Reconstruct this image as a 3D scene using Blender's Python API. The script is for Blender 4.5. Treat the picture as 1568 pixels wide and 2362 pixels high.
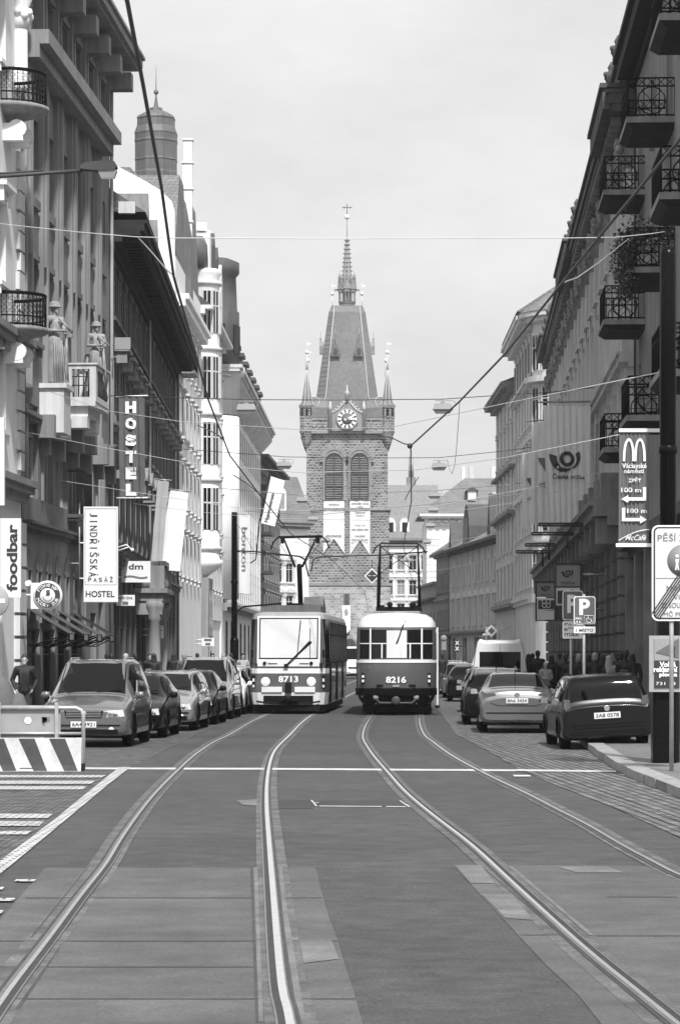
import bpy, bmesh, math, random
from mathutils import Vector, Matrix
random.seed(7)
C = bpy.context.scene
for o in list(bpy.data.objects): bpy.data.objects.remove(o)
col = C.collection
PI = math.pi; R = math.radians
# ---------------------------------------------------------------- camera, sky, sun, exposure
FL, HZ, CX, CH = 6500.0, 1504.0, 784.0, 1.95
cam = bpy.data.cameras.new('camera'); co = bpy.data.objects.new('camera', cam); col.objects.link(co)
co.location = (0, 0, CH); co.rotation_euler = (R(90), 0, 0)
cam.sensor_fit = 'HORIZONTAL'; cam.sensor_width = 36; cam.lens = 36*FL/1568
cam.shift_y = (HZ-1180.5)/1568; cam.clip_start = .5; cam.clip_end = 8000
C.camera = co
w = bpy.data.worlds.new("World"); C.world = w; w.use_nodes = True
nt = w.node_tree; N = nt.nodes; bg = N['Background']
sk = N.new('ShaderNodeTexSky'); sk.sky_type = 'NISHITA'; sk.sun_disc = False
SUN_EL, SUN_AZ = R(52), R(168)          # azimuth clockwise from +Y: behind the camera, to the right
sk.sun_elevation = SUN_EL; sk.sun_rotation = SUN_AZ; sk.dust_density = 4
bw = N.new('ShaderNodeRGBToBW'); nt.links.new(sk.outputs[0], bw.inputs[0])
tc = N.new('ShaderNodeTexCoord'); mp = N.new('ShaderNodeMapping'); mp.inputs['Scale'].default_value = (2.6, 2.6, 6)
nz = N.new('ShaderNodeTexNoise'); nz.inputs['Scale'].default_value = 3.2; nz.inputs['Detail'].default_value = 6; nz.inputs['Roughness'].default_value = .6
nt.links.new(tc.outputs['Generated'], mp.inputs[0]); nt.links.new(mp.outputs[0], nz.inputs['Vector'])
mr = N.new('ShaderNodeMapRange'); mr.inputs[1].default_value = .3; mr.inputs[2].default_value = .7
mr.inputs[3].default_value = 6.5; mr.inputs[4].default_value = 8.1
nt.links.new(nz.outputs[0], mr.inputs[0])
m1 = N.new('ShaderNodeMath'); m1.operation = 'MULTIPLY'; m1.inputs[1].default_value = .4
m2 = N.new('ShaderNodeMath'); m2.operation = 'ADD'
nt.links.new(bw.outputs[0], m1.inputs[0]); nt.links.new(m1.outputs[0], m2.inputs[0]); nt.links.new(mr.outputs[0], m2.inputs[1])
nt.links.new(m2.outputs[0], bg.inputs[0]); bg.inputs[1].default_value = .1
sl = bpy.data.lights.new('sun', 'SUN'); sl.energy = 5.0; sl.angle = R(3); sl.color = (1, 1, 1)
so = bpy.data.objects.new('sun', sl); col.objects.link(so)
sd = Vector((math.sin(SUN_AZ)*math.cos(SUN_EL), math.cos(SUN_AZ)*math.cos(SUN_EL), math.sin(SUN_EL)))
so.rotation_euler = sd.to_track_quat('Z', 'Y').to_euler()
C.view_settings.view_transform = 'Standard'; C.view_settings.look = 'None'
C.view_settings.exposure = 0.0; C.view_settings.gamma = 1
# ---------------------------------------------------------------- helpers
def W(x, y, Y): return Vector(((x-CX)/FL*Y, Y, CH+(HZ-y)/FL*Y))
def G(x, y, z=0.0):
    Y = FL*(CH-z)/(y-HZ); return Vector(((x-CX)/FL*Y, Y, z))
MATS = {}
def mat(name, v, rough=.8, var=.12, scale=2.0, bump=0.0, metal=0.0, streak=0.0, fine=0.0, spec=.5, emit=0, coat=0, tint=None):
    if name in MATS: return MATS[name]
    m = bpy.data.materials.new(name); m.use_nodes = True; MATS[name] = m
    t = m.node_tree; n = t.nodes; b = n['Principled BSDF']
    b.inputs['Roughness'].default_value = rough; b.inputs['Metallic'].default_value = metal
    b.inputs['Specular IOR Level'].default_value = spec; b.inputs['Coat Weight'].default_value = coat
    tc = n.new('ShaderNodeTexCoord')
    nz = n.new('ShaderNodeTexNoise'); nz.inputs['Scale'].default_value = scale; nz.inputs['Detail'].default_value = 6
    t.links.new(tc.outputs['Object'], nz.inputs['Vector'])
    val = nz.outputs[0]
    mr = n.new('ShaderNodeMapRange'); mr.inputs[1].default_value = .25; mr.inputs[2].default_value = .75
    mr.inputs[3].default_value = v*(1-var); mr.inputs[4].default_value = v*(1+var)
    t.links.new(val, mr.inputs[0]); out = mr.outputs[0]
    if streak:
        mp = n.new('ShaderNodeMapping'); mp.inputs['Scale'].default_value = (3, 3, .18)
        n2 = n.new('ShaderNodeTexNoise'); n2.inputs['Scale'].default_value = 1.6; n2.inputs['Detail'].default_value = 5
        t.links.new(tc.outputs['Object'], mp.inputs[0]); t.links.new(mp.outputs[0], n2.inputs['Vector'])
        r2 = n.new('ShaderNodeMapRange'); r2.inputs[1].default_value = .35; r2.inputs[2].default_value = .65
        r2.inputs[3].default_value = 1-streak; r2.inputs[4].default_value = 1.0
        t.links.new(n2.outputs[0], r2.inputs[0])
        mm = n.new('ShaderNodeMath'); mm.operation = 'MULTIPLY'; t.links.new(out, mm.inputs[0]); t.links.new(r2.outputs[0], mm.inputs[1]); out = mm.outputs[0]
    if fine:
        n4 = n.new('ShaderNodeTexNoise'); n4.inputs['Scale'].default_value = 2.6; n4.inputs['Detail'].default_value = 8; n4.inputs['Roughness'].default_value = .7
        t.links.new(tc.outputs['Object'], n4.inputs['Vector'])
        r4 = n.new('ShaderNodeMapRange'); r4.inputs[1].default_value = .35; r4.inputs[2].default_value = .65; r4.inputs[3].default_value = 1-fine*.75; r4.inputs[4].default_value = 1+fine*.75
        t.links.new(n4.outputs[0], r4.inputs[0]); m4 = n.new('ShaderNodeMath'); m4.operation = 'MULTIPLY'; t.links.new(out, m4.inputs[0]); t.links.new(r4.outputs[0], m4.inputs[1]); out = m4.outputs[0]
        n3 = n.new('ShaderNodeTexNoise'); n3.inputs['Scale'].default_value = 38; n3.inputs['Detail'].default_value = 3
        t.links.new(tc.outputs['Object'], n3.inputs['Vector'])
        r3 = n.new('ShaderNodeMapRange'); r3.inputs[1].default_value = .3; r3.inputs[2].default_value = .7
        r3.inputs[3].default_value = 1-fine; r3.inputs[4].default_value = 1+fine
        t.links.new(n3.outputs[0], r3.inputs[0])
        mm = n.new('ShaderNodeMath'); mm.operation = 'MULTIPLY'; t.links.new(out, mm.inputs[0]); t.links.new(r3.outputs[0], mm.inputs[1]); out = mm.outputs[0]
    t.links.new(out, b.inputs['Base Color'])
    if bump:
        bp = n.new('ShaderNodeBump'); bp.inputs['Strength'].default_value = bump; bp.inputs['Distance'].default_value = .03
        t.links.new(nz.outputs[0], bp.inputs['Height']); t.links.new(bp.outputs[0], b.inputs['Normal'])
    if emit:
        b.inputs['Emission Color'].default_value = (1, 1, 1, 1); b.inputs['Emission Strength'].default_value = emit
    return m
def brick(name, c1, c2, mortar, bw_=.5, rh=.25, ms=.02, rough=.85, plane='wall', bump=.5, off=.5, big=0.25, rot=0, bscale=.25):
    if name in MATS: return MATS[name]
    m = bpy.data.materials.new(name); m.use_nodes = True; MATS[name] = m
    t = m.node_tree; n = t.nodes; b = n['Principled BSDF']; b.inputs['Roughness'].default_value = rough
    tc = n.new('ShaderNodeTexCoord'); sx = n.new('ShaderNodeSeparateXYZ'); t.links.new(tc.outputs['Object'], sx.inputs[0])
    cx = n.new('ShaderNodeCombineXYZ')
    # a little warp so that courses are not ruled lines
    wn = n.new('ShaderNodeTexNoise'); wn.inputs['Scale'].default_value = 1.1; t.links.new(tc.outputs['Object'], wn.inputs['Vector'])
    wm = n.new('ShaderNodeMath'); wm.operation = 'MULTIPLY'; wm.inputs[1].default_value = rh*.9; t.links.new(wn.outputs[0], wm.inputs[0])
    if plane == 'wall':
        ad = n.new('ShaderNodeMath'); ad.operation = 'ADD'; t.links.new(sx.outputs[0], ad.inputs[0]); t.links.new(sx.outputs[1], ad.inputs[1])
        a2 = n.new('ShaderNodeMath'); a2.operation = 'ADD'; t.links.new(sx.outputs[2], a2.inputs[0]); t.links.new(wm.outputs[0], a2.inputs[1])
        t.links.new(ad.outputs[0], cx.inputs[0]); t.links.new(a2.outputs[0], cx.inputs[1])
    else:
        a2 = n.new('ShaderNodeMath'); a2.operation = 'ADD'; t.links.new(sx.outputs[1], a2.inputs[0]); t.links.new(wm.outputs[0], a2.inputs[1])
        t.links.new(sx.outputs[0], cx.inputs[0]); t.links.new(a2.outputs[0], cx.inputs[1])
    mp = n.new('ShaderNodeMapping'); mp.inputs['Rotation'].default_value = (0, 0, rot); t.links.new(cx.outputs[0], mp.inputs[0])
    br = n.new('ShaderNodeTexBrick'); br.inputs['Scale'].default_value = 1
    br.inputs['Color1'].default_value = (c1,)*3+(1,); br.inputs['Color2'].default_value = (c2,)*3+(1,); br.inputs['Mortar'].default_value = (mortar,)*3+(1,)
    br.inputs['Brick Width'].default_value = bw_; br.inputs['Row Height'].default_value = rh; br.inputs['Mortar Size'].default_value = ms; br.offset = off
    br.inputs['Mortar Smooth'].default_value = .3
    t.links.new(mp.outputs[0], br.inputs['Vector'])
    nz = n.new('ShaderNodeTexNoise'); nz.inputs['Scale'].default_value = bscale; nz.inputs['Detail'].default_value = 6
    t.links.new(tc.outputs['Object'], nz.inputs['Vector'])
    mr = n.new('ShaderNodeMapRange'); mr.inputs[1].default_value = .3; mr.inputs[2].default_value = .7; mr.inputs[3].default_value = 1-big; mr.inputs[4].default_value = 1+big
    t.links.new(nz.outputs[0], mr.inputs[0])
    mx = n.new('ShaderNodeVectorMath'); mx.operation = 'SCALE'; t.links.new(br.outputs[0], mx.inputs[0]); t.links.new(mr.outputs[0], mx.inputs['Scale'])
    t.links.new(mx.outputs[0], b.inputs['Base Color'])
    if bump:
        bp = n.new('ShaderNodeBump'); bp.inputs['Strength'].default_value = bump; bp.inputs['Distance'].default_value = .03; bp.invert = True
        t.links.new(br.outputs['Fac'], bp.inputs['Height']); t.links.new(bp.outputs[0], b.inputs['Normal'])
    return m
class MB:
    def __init__(s): s.v = []; s.f = []; s.mi = []; s.sm = []; s.M = Matrix(); s.k = 0
    def add(s, vs, fs, sm=False):
        n = len(s.v); s.v += [s.M @ Vector(p) for p in vs]
        for f in fs: s.f.append([i+n for i in f]); s.mi.append(s.k); s.sm.append(sm)
        return s
    def box(s, x0, x1, y0, y1, z0, z1):
        if x0 > x1: x0, x1 = x1, x0
        if y0 > y1: y0, y1 = y1, y0
        if z0 > z1: z0, z1 = z1, z0
        v = [(x0,y0,z0),(x1,y0,z0),(x1,y1,z0),(x0,y1,z0),(x0,y0,z1),(x1,y0,z1),(x1,y1,z1),(x0,y1,z1)]
        return s.add(v, [(0,3,2,1),(4,5,6,7),(0,1,5,4),(1,2,6,5),(2,3,7,6),(3,0,4,7)])
    def frustum(s, a, b, z0, z1):   # a,b = (x0,x1,y0,y1) at z0 and z1
        v = [(a[0],a[2],z0),(a[1],a[2],z0),(a[1],a[3],z0),(a[0],a[3],z0),(b[0],b[2],z1),(b[1],b[2],z1),(b[1],b[3],z1),(b[0],b[3],z1)]
        return s.add(v, [(0,3,2,1),(4,5,6,7),(0,1,5,4),(1,2,6,5),(2,3,7,6),(3,0,4,7)])
    def prism(s, poly, a, b, ax='y', sm=False):   # polygon in the two other axes, extruded a..b
        n = len(poly)
        def P(p, t): return {'x': (t, p[0], p[1]), 'y': (p[0], t, p[1]), 'z': (p[0], p[1], t)}[ax]
        v = [P(p, a) for p in poly]+[P(p, b) for p in poly]
        s.add(v, [tuple(range(n))[::-1], tuple(range(n, 2*n))])
        s.add(v, [(i, (i+1) % n, n+(i+1) % n, n+i) for i in range(n)], sm)
        return s
    def tube(s, pts, r, seg=6, caps=True):
        pts = [Vector(p) for p in pts]; n = len(pts); rs = r if isinstance(r, (list, tuple)) else [r]*n
        v = []; up = None
        for i, p in enumerate(pts):
            d = (pts[min(i+1, n-1)]-pts[max(i-1, 0)]).normalized()
            a = Vector((0, 0, 1)) if abs(d.z) < .9 else Vector((1, 0, 0))
            u = d.cross(a).normalized(); q = d.cross(u)
            if up is not None and u.dot(up) < 0: u, q = -u, -q
            up = u
            v += [p+(u*math.cos(t)+q*math.sin(t))*rs[i] for t in [2*PI*k/seg for k in range(seg)]]
        f = [(i*seg+k, i*seg+(k+1) % seg, (i+1)*seg+(k+1) % seg, (i+1)*seg+k) for i in range(n-1) for k in range(seg)]
        s.add(v, f, True)
        if caps: s.add(v, [tuple(range(seg))[::-1], tuple(range((n-1)*seg, n*seg))])
        return s
    def lathe(s, prof, seg=16, c=(0, 0), sm=True, rot=0, a0=0, a1=2*PI, ax='z'):
        full = abs(a1-a0-2*PI) < 1e-6; m = seg if full else seg+1; v = []
        for (r, z) in prof:
            for k in range(m):
                t = rot+a0+(a1-a0)*k/seg
                if ax == 'z': v.append((c[0]+r*math.cos(t), c[1]+r*math.sin(t), z))
                elif ax == 'y': v.append((c[0]+r*math.cos(t), z, c[1]+r*math.sin(t)))
                else: v.append((z, c[0]+r*math.cos(t), c[1]+r*math.sin(t)))
        f = []
        for i in range(len(prof)-1):
            for k in range(seg):
                a = i*m+k; b = i*m+(k+1) % m; f.append((a, b, b+m, a+m))
        s.add(v, f, sm)
        if full and not (len(prof) == 2 and abs(prof[0][1]-prof[1][1]) < 1e-6):
            if prof[0][0] > 1e-4: s.add(v, [tuple(range(m))[::-1]])
            if prof[-1][0] > 1e-4: s.add(v, [tuple(range((len(prof)-1)*m, len(prof)*m))])
        return s
    def ball(s, c, r, seg=10, sc=(1, 1, 1)):
        v = []; n = seg//2+1
        for i in range(n+1):
            p = PI*i/n
            for k in range(seg):
                t = 2*PI*k/seg; v.append((c[0]+r*sc[0]*math.sin(p)*math.cos(t), c[1]+r*sc[1]*math.sin(p)*math.sin(t), c[2]+r*sc[2]*math.cos(p)))
        return s.add(v, [(i*seg+k, (i+1)*seg+k, (i+1)*seg+(k+1) % seg, i*seg+(k+1) % seg) for i in range(n) for k in range(seg)], True)
    def cut(s): s.__dict__.setdefault('marks', []).append((len(s.v), len(s.f))); return s
    def split(s, name, mats, parent=None, loc=None):      # each marked piece becomes an object of its own
        mk = s.marks+[(len(s.v), len(s.f))]; out = []
        for (va, fa), (vb, fb) in zip(mk[:-1], mk[1:]):
            q = MB(); q.v = s.v[va:vb]; q.f = [[i-va for i in f] for f in s.f[fa:fb]]; q.mi = s.mi[fa:fb]; q.sm = s.sm[fa:fb]
            out.append(q.build(name, mats, parent, loc))
        return out
    def build(s, name, mats, parent=None, loc=None, rz=0):
        me = bpy.data.meshes.new(name)
        me.from_pydata([tuple(p) for p in s.v], [], s.f)
        if not isinstance(mats, (list, tuple)): mats = [mats]
        for m in mats: me.materials.append(m)
        me.polygons.foreach_set('material_index', s.mi); me.polygons.foreach_set('use_smooth', s.sm)
        bm = bmesh.new(); bm.from_mesh(me)
        bmesh.ops.remove_doubles(bm, verts=bm.verts, dist=1e-5)
        bmesh.ops.recalc_face_normals(bm, faces=bm.faces)
        bm.to_mesh(me); bm.free(); me.update()
        o = bpy.data.objects.new(name, me); col.objects.link(o)
        if parent: o.parent = parent
        if loc is not None: o.location = loc
        o.rotation_euler.z = rz
        return o
def smooth_angle(o, a=35):
    me = o.data; bm = bmesh.new(); bm.from_mesh(me)
    for f in bm.faces: f.smooth = True
    for e in bm.edges:
        if len(e.link_faces) == 2 and e.calc_face_angle(0) > R(a): e.smooth = False
    bm.to_mesh(me); bm.free()
def empty(name, loc, label, cat, group=None, rz=0):
    o = bpy.data.objects.new(name, None); col.objects.link(o); o.empty_display_size = .2
    o.location = loc; o.rotation_euler.z = rz; o['label'] = label; o['category'] = cat
    if group: o['group'] = group
    return o
def tag(o, label, cat, group=None):
    o['label'] = label; o['category'] = cat
    if group: o['group'] = group
    return o
def structure(o, kind='structure'): o['kind'] = kind; return o
def kids(o): return [c for c in bpy.data.objects if c.parent == o]
def copy_tree(o, parent=None, _k=None):
    if _k is None:
        _k = {}
        for c in bpy.data.objects:
            if c.parent: _k.setdefault(c.parent.name, []).append(c)
    c = o.copy(); col.objects.link(c); c.parent = parent
    for ch in _k.get(o.name, []): copy_tree(ch, c, _k)
    return c
_tc = {}
def text_geo(s, bold=.02, ext=.01):
    key = (s, bold, ext)
    if key not in _tc:
        cu = bpy.data.curves.new('t', 'FONT'); cu.body = s; cu.offset = bold; cu.extrude = ext; cu.resolution_u = 3
        o = bpy.data.objects.new('t', cu); col.objects.link(o)
        dg = bpy.context.evaluated_depsgraph_get(); dg.update(); e = o.evaluated_get(dg); me = e.to_mesh()
        vs = [v.co.copy() for v in me.vertices]; fs = [tuple(p.vertices) for p in me.polygons]
        e.to_mesh_clear(); bpy.data.objects.remove(o); bpy.data.curves.remove(cu)
        x0 = min(v.x for v in vs); x1 = max(v.x for v in vs); y0 = min(v.y for v in vs); y1 = max(v.y for v in vs)
        vs = [Vector((v.x-(x0+x1)/2, v.y-(y0+y1)/2, v.z)) for v in vs]
        _tc[key] = (vs, fs, x1-x0, y1-y0)
    return _tc[key]
def put_text(mb, s, cx, cz, w=None, h=None, y=-.01, bold=.02, rot=0, slant=0, flip=False):
    """text facing -Y, centred at (cx, cz), fitted to width w and height h (before rotation)"""
    vs, fs, tw, th = text_geo(s, bold)
    if w is None: sx = sy = h/th
    elif h is None: sx = sy = w/tw
    else: sx = w/tw; sy = h/th
    out = []
    for v in vs:
        a, b = v.x*sx, v.y*sy; a += b*slant
        if flip: a = -a
        ca, sa = math.cos(rot), math.sin(rot)
        out.append((cx+a*ca-b*sa, y-v.z*.3, cz+a*sa+b*ca))
    mb.add(out, fs)
# ---------------------------------------------------------------- materials
plaster_dark = mat('grey_plaster', .22, .85, .22, .5, .15, streak=.35)
plaster_mid = mat('mid_plaster', .28, .85, .2, .5, .15, streak=.3)
plaster_soot = mat('sooty_plaster', .11, .9, .35, .7, .25, streak=.4)
plaster_white = mat('white_plaster', .87, .8, .07, .4, .1, streak=.12)
plaster_pale = mat('pale_plaster', .66, .85, .12, .4, .1, streak=.2)
plaster_r = mat('weathered_render', .3, .9, .25, .6, .2, streak=.4)
stone_r = mat('post_office_render', .66, .85, .2, .6, .15, streak=.3)
stone_dark = mat('dark_stone', .1, .9, .3, 1.5, .3, streak=.2)
stone_light = mat('statue_stone', .33, .85, .35, 4, .4, streak=.3)
soot_shade = mat('soot_cornice_slab_shade', .022, .9, .35, 2, .2)  # sooty cornices; also the painted shade beneath the balcony slabs
roof_metal = mat('roof_sheet', .13, .6, .2, .8, streak=.3)
roof_tile = brick('roof_tile', .17, .22, .09, .3, .22, .02, bump=.6, big=.2)
roof_tile_far = brick('roof_tile_light', .2, .26, .13, .35, .28, .02, bump=.5, big=.15)
dark_mansard = mat('dark_mansard', .075, .7, .2, 1, streak=.2)
glass = mat('window_glass', .008, .08, .3, .7, spec=.3)
glass_lit = mat('window_glass_pale', .3, .15, .3, .7, spec=.7)
frame_w = mat('window_frame_white', .6, .6, .08)
frame_g = mat('window_frame_grey', .3, .6, .1)
frame_d = mat('window_frame_dark', .045, .6, .1)
rust_stone = mat('rusticated_stone', .26, .9, .3, 1.2, .3, streak=.25)
banner_ink = mat('banner_print', .07, .8, .1)
sign_post = mat('post_sign_grey', .3, .6, .06)
iron = mat('black_iron', .006, .6, .2, metal=0, spec=.15)
steel = mat('galvanised_steel', .42, .45, .15, 6, metal=.4)
pole_black = mat('black_pole_paint', .004, .25, .2, spec=.15)
white_sign = mat('white_sign_face', .82, .5, .03)
grey_sign = mat('blue_grey_sign_face', .13, .5, .06)
dgrey_sign = mat('dark_sign_face', .05, .5, .06)
ink = mat('dark_ink', .03, .6, .1)
ink_grey = mat('grey_ink', .16, .6, .05)
paint_w = mat('white_lettering', .85, .5, .03)
cloth_g = mat('grey_banner_cloth', .2, .8, .1, 1.5)
cloth_m = mat('mid_banner_cloth', .42, .85, .12, 1.2)
cloth_p = mat('pale_banner_cloth', .85, .9, .08, 1.0)
cloth_w = mat('white_banner_cloth', .68, .85, .08, .7)
rubber = mat('tyre_rubber', .004, .8, .2, spec=.1)
rim_m = mat('wheel_rim', .3, .35, .1, metal=.6)
chrome = mat('chrome', .75, .12, .03, metal=1)
lamp_gl = mat('headlamp_glass', .8, .15, .3, 14, metal=.2)
tail_gl = mat('tail_lamp', .09, .2, .4, 16)
car_glass = mat('car_glass', .002, .03, .2, spec=.22)
black_pl = mat('black_plastic', .005, .5, .2, spec=.15)
plate_w = mat('number_plate_white', .75, .4, .03)
def car_paint(n, v, metal=.5, coat=1.0): return mat(n, v, .24, .04, 1, metal=metal, coat=coat, spec=.5 if coat == 1 else .2)
asphalt = mat('asphalt', .053, .85, .22, .3, .1, fine=.4)
asphalt2 = mat('asphalt_patch', .038, .9, .15, .5, .1, fine=.35)
concrete = mat('concrete_slab', .088, .85, .3, .6, .1, fine=.25)
concrete2 = mat('concrete_pale', .14, .85, .35, 1.6, .1, fine=.2)
joint = mat('joint_dark', .05, .9, .3, 3)
rail_m = mat('rail_steel', .95, .3, .12, 8, metal=.9)
rail_d = mat('rail_groove', .03, .7, .3, 4)
road_white = mat('road_marking_white', .5, .7, .2, 3, fine=.18)
cobble = brick('cobblestones', .075, .14, .025, .17, .13, .02, plane='floor', bump=.9, big=.5, bscale=3.2)
cobble_b = brick('cobblestone_rows', .105, .185, .03, .24, .15, .022, plane='floor', bump=.9, big=.5, rot=R(87), bscale=3.5)
cobble_w = brick('painted_cobbles', .4, .55, .12, .17, .13, .014, plane='floor', bump=.8, big=.12, bscale=1.5)
paving = brick('pavement_mosaic', .15, .21, .09, .1, .1, .01, plane='floor', bump=.5, big=.25)
kerbstone = mat('granite_kerb', .27, .8, .2, 5, .2, fine=.15)
skin_m = mat('skin', .4, .6, .06)
wire_m = mat('wire_dark', .03, .6, .1)
wire_l = mat('wire_pale', .6, .5, .1)
wire_g = mat('wire_grey', .2, .6, .1)
lampbox = mat('lamp_housing', .3, .5, .08, 3)
#@@PART1
# ---------------------------------------------------------------- ground, road, rails
def sheet(name, pts, z, m, kind='structure', z0=None):
    mb = MB(); n = len(pts)
    if z0 is None:
        mb.add([(p[0], p[1], z) for p in pts], [tuple(range(n))])
    else: mb.prism([(p[0], p[1]) for p in pts], z0, z, 'z')
    o = mb.build(name, m); o['kind'] = kind; return o
gp = lambda l: [G(x, y) for x, y in l]
sheet('ground', [(-900, -60), (900, -60), (900, 2500), (-900, 2500)], -.02, asphalt2)
sheet('road', [(-9, -5), (9, -5), (9, 40), (9, 64), (8.5, 100), (14, 200), (16, 400), (-4, 400), (-5.5, 200), (-6, 64), (-9, 40)], 0, asphalt)
LE = [(-3.05, 8), (-3.0, 24.8), (-3.53, 47.5), (-3.39, 67), (-3.1, 84), (-2.75, 100), (-2.5, 140), (-2.2, 200), (-1, 300)]
LK = [(-6.3, 62), (-4.4, 109), (-4.6, 161), (-4.2, 220), (-3.2, 300)]
sheet('cobbled_parking_strip', [(-30, 8)]+LE+LK[::-1]+[(-30, 64)], .004, cobble)
RE = [(3.75, 8), (3.56, 29.5), (3.41, 35.5), (3.15, 41), (2.97, 46.6), (2.92, 54.2), (2.73, 67), (3.1, 84), (3.6, 110), (4.6, 150), (6.0, 200)]
RK = [(4.7, 8), (4.52, 37.5), (4.5, 43), (4.55, 46.6), (4.9, 55.3), (5.55, 68), (6.3, 90), (6.6, 110), (7.2, 140), (8.3, 185), (9.5, 240)]
sheet('cobbled_parking_strip', RE+RK[::-1], .004, cobble_b)
def strip_rows(edge, side, n, wd, z, m, nm):   # rows of setts that follow an edge
    mb = MB()
    pts = [Vector((x, y, 0)) for x, y in edge]
    for k in range(n):
        a = k*wd+.004; b = (k+1)*wd-.012
        v = []
        for p in pts: v += [(p.x+side*a, p.y, z), (p.x+side*b, p.y, z)]
        mb.add(v, [(2*i, 2*i+1, 2*i+3, 2*i+2) for i in range(len(pts)-1)])
    return structure(mb.build(nm, m))
strip_rows(RE[1:], 1, 3, .2, .009, cobble_b, 'cobble_gutter')
# pavements with a kerb of real height
sheet('pavement', [(-40, 64)]+LK[:1]+LK[1:]+[(-3, 420), (-60, 420)], .13, paving, z0=-.01)
sheet('pavement', RK+[(12, 300), (60, 420), (60, 8)], .13, paving, z0=-.01)
def kerb(pts, side, nm):
    mb = MB()
    P = [Vector((x, y, 0)) for x, y in pts]
    for i in range(len(P)-1):
        L = (P[i+1]-P[i]).length; n = max(1, int(L/1.2)) if P[i].y < 130 else 1
        for k in range(n):
            a = P[i].lerp(P[i+1], k/n); b = P[i].lerp(P[i+1], (k+1)/n); d = (b-a).normalized()*.008
            a = a+d; b = b-d; j = random.uniform(-.012, .012); h = .137+random.uniform(0, .01)
            mb.prism([(a.x+j-side*.01, a.y), (b.x+j-side*.01, b.y), (b.x+side*.3, b.y), (a.x+side*.3, a.y)], 0, h, 'z')
    return structure(mb.build(nm, kerbstone))
kerb(RK, 1, 'kerb'); kerb(LK, -1, 'kerb')
# concrete slabs round the rails in the foreground, with joints
sheet('concrete_track_slab', gp([(105, 2003), (728, 2003), (740, 2053), (760, 2123), (780, 2173), (792, 2218), (814, 2283), (836, 2361), (930, 2900), (-1100, 2900), (-420, 2361), (-20, 2145)]), .004, concrete)
sheet('concrete_track_slab', gp([(1044, 1996), (1504, 1999), (1640, 2060), (2000, 2361), (2600, 2900), (1800, 2900), (1384, 2361), (1334, 2298), (1254, 2223), (1194, 2158)]), .004, concrete)
mb = MB()
def ground_quad(mb, pts, z): mb.add([(p[0], p[1], z) for p in gp(pts)], [tuple(range(len(pts)))])
for a in [((585, 2003), (594, 2003), (607, 2361), (597, 2361)), ((642, 2003), (651, 2003), (662, 2100), (705, 2361), (688, 2361), (656, 2150)),
          ((690, 2172), (765, 2172), (782, 2215), (700, 2225)), ((1050, 1998), (1110, 1998), (1140, 2040), (1085, 2040)), ((1112, 2066), (1180, 2066), (1230, 2125), (1165, 2120)),
          ((1170, 1999), (1180, 1999), (1370, 2160), (1358, 2160)), ((1284, 2001), (1400, 2001), (1440, 2015), (1330, 2015)), ((545, 1848), (592, 1845), (592, 1860), (560, 1858)),]:
    ground_quad(mb, a, .008)
structure(mb.build('pale_concrete_repair', concrete2))
mb = MB()
for y, xa, xb in [(2072, 60, 590), (2072, 652, 742), (2172, 0, 598), (2172, 672, 780), (2232, 0, 600), (2306, 0, 606), (2306, 690, 822), (2158, 1200, 1300), (2160, 1375, 1568), (2070, 1400, 1560)]:
    ground_quad(mb, [(xa, y), (xb, y), (xb, y+1.8), (xa, y+1.8)], .0065)
for l in [((255, 2003), (258, 2003), (150, 2150), (143, 2150)), ((143, 2178), (150, 2170), (45, 2330), (35, 2330)), ((200, 2003), (203, 2003), (75, 2165), (70, 2165)),
          ((577, 2003), (583, 2003), (595, 2361), (590, 2361)), ((1105, 1998), (1109, 1998), (1300, 2160), (1293, 2160)), ((1300, 2165), (1307, 2165), (1568, 2390), (1560, 2392)), ((657, 2175), (664, 2180), (668, 2210), (660, 2212)),]:
    ground_quad(mb, l, .0067)
structure(mb.build('slab_joint', joint))
# dark repair strip and the pale outline of a cover between the tracks
mb = MB(); ground_quad(mb, [(622, 1846), (722, 1846), (722, 1866), (622, 1866)], .004); ground_quad(mb, [(726, 1847), (930, 1847), (942, 1861), (736, 1861)], .004); structure(mb.build('asphalt_patch', asphalt2))
mb = MB()
for l in [((716, 1847), (720, 1847), (732, 1861), (728, 1861)), ((920, 1848), (924, 1848), (947, 1863), (942, 1863)), ((735, 1860), (880, 1861), (880, 1862.5), (737, 1861.5)), ((890, 1861), (935, 1861.5), (936, 1863), (890, 1862.5)), ((722, 1852), (735, 1852), (735, 1853), (722, 1853))]:
    ground_quad(mb, l, .008)
structure(mb.build('road_marking', road_white))
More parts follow.
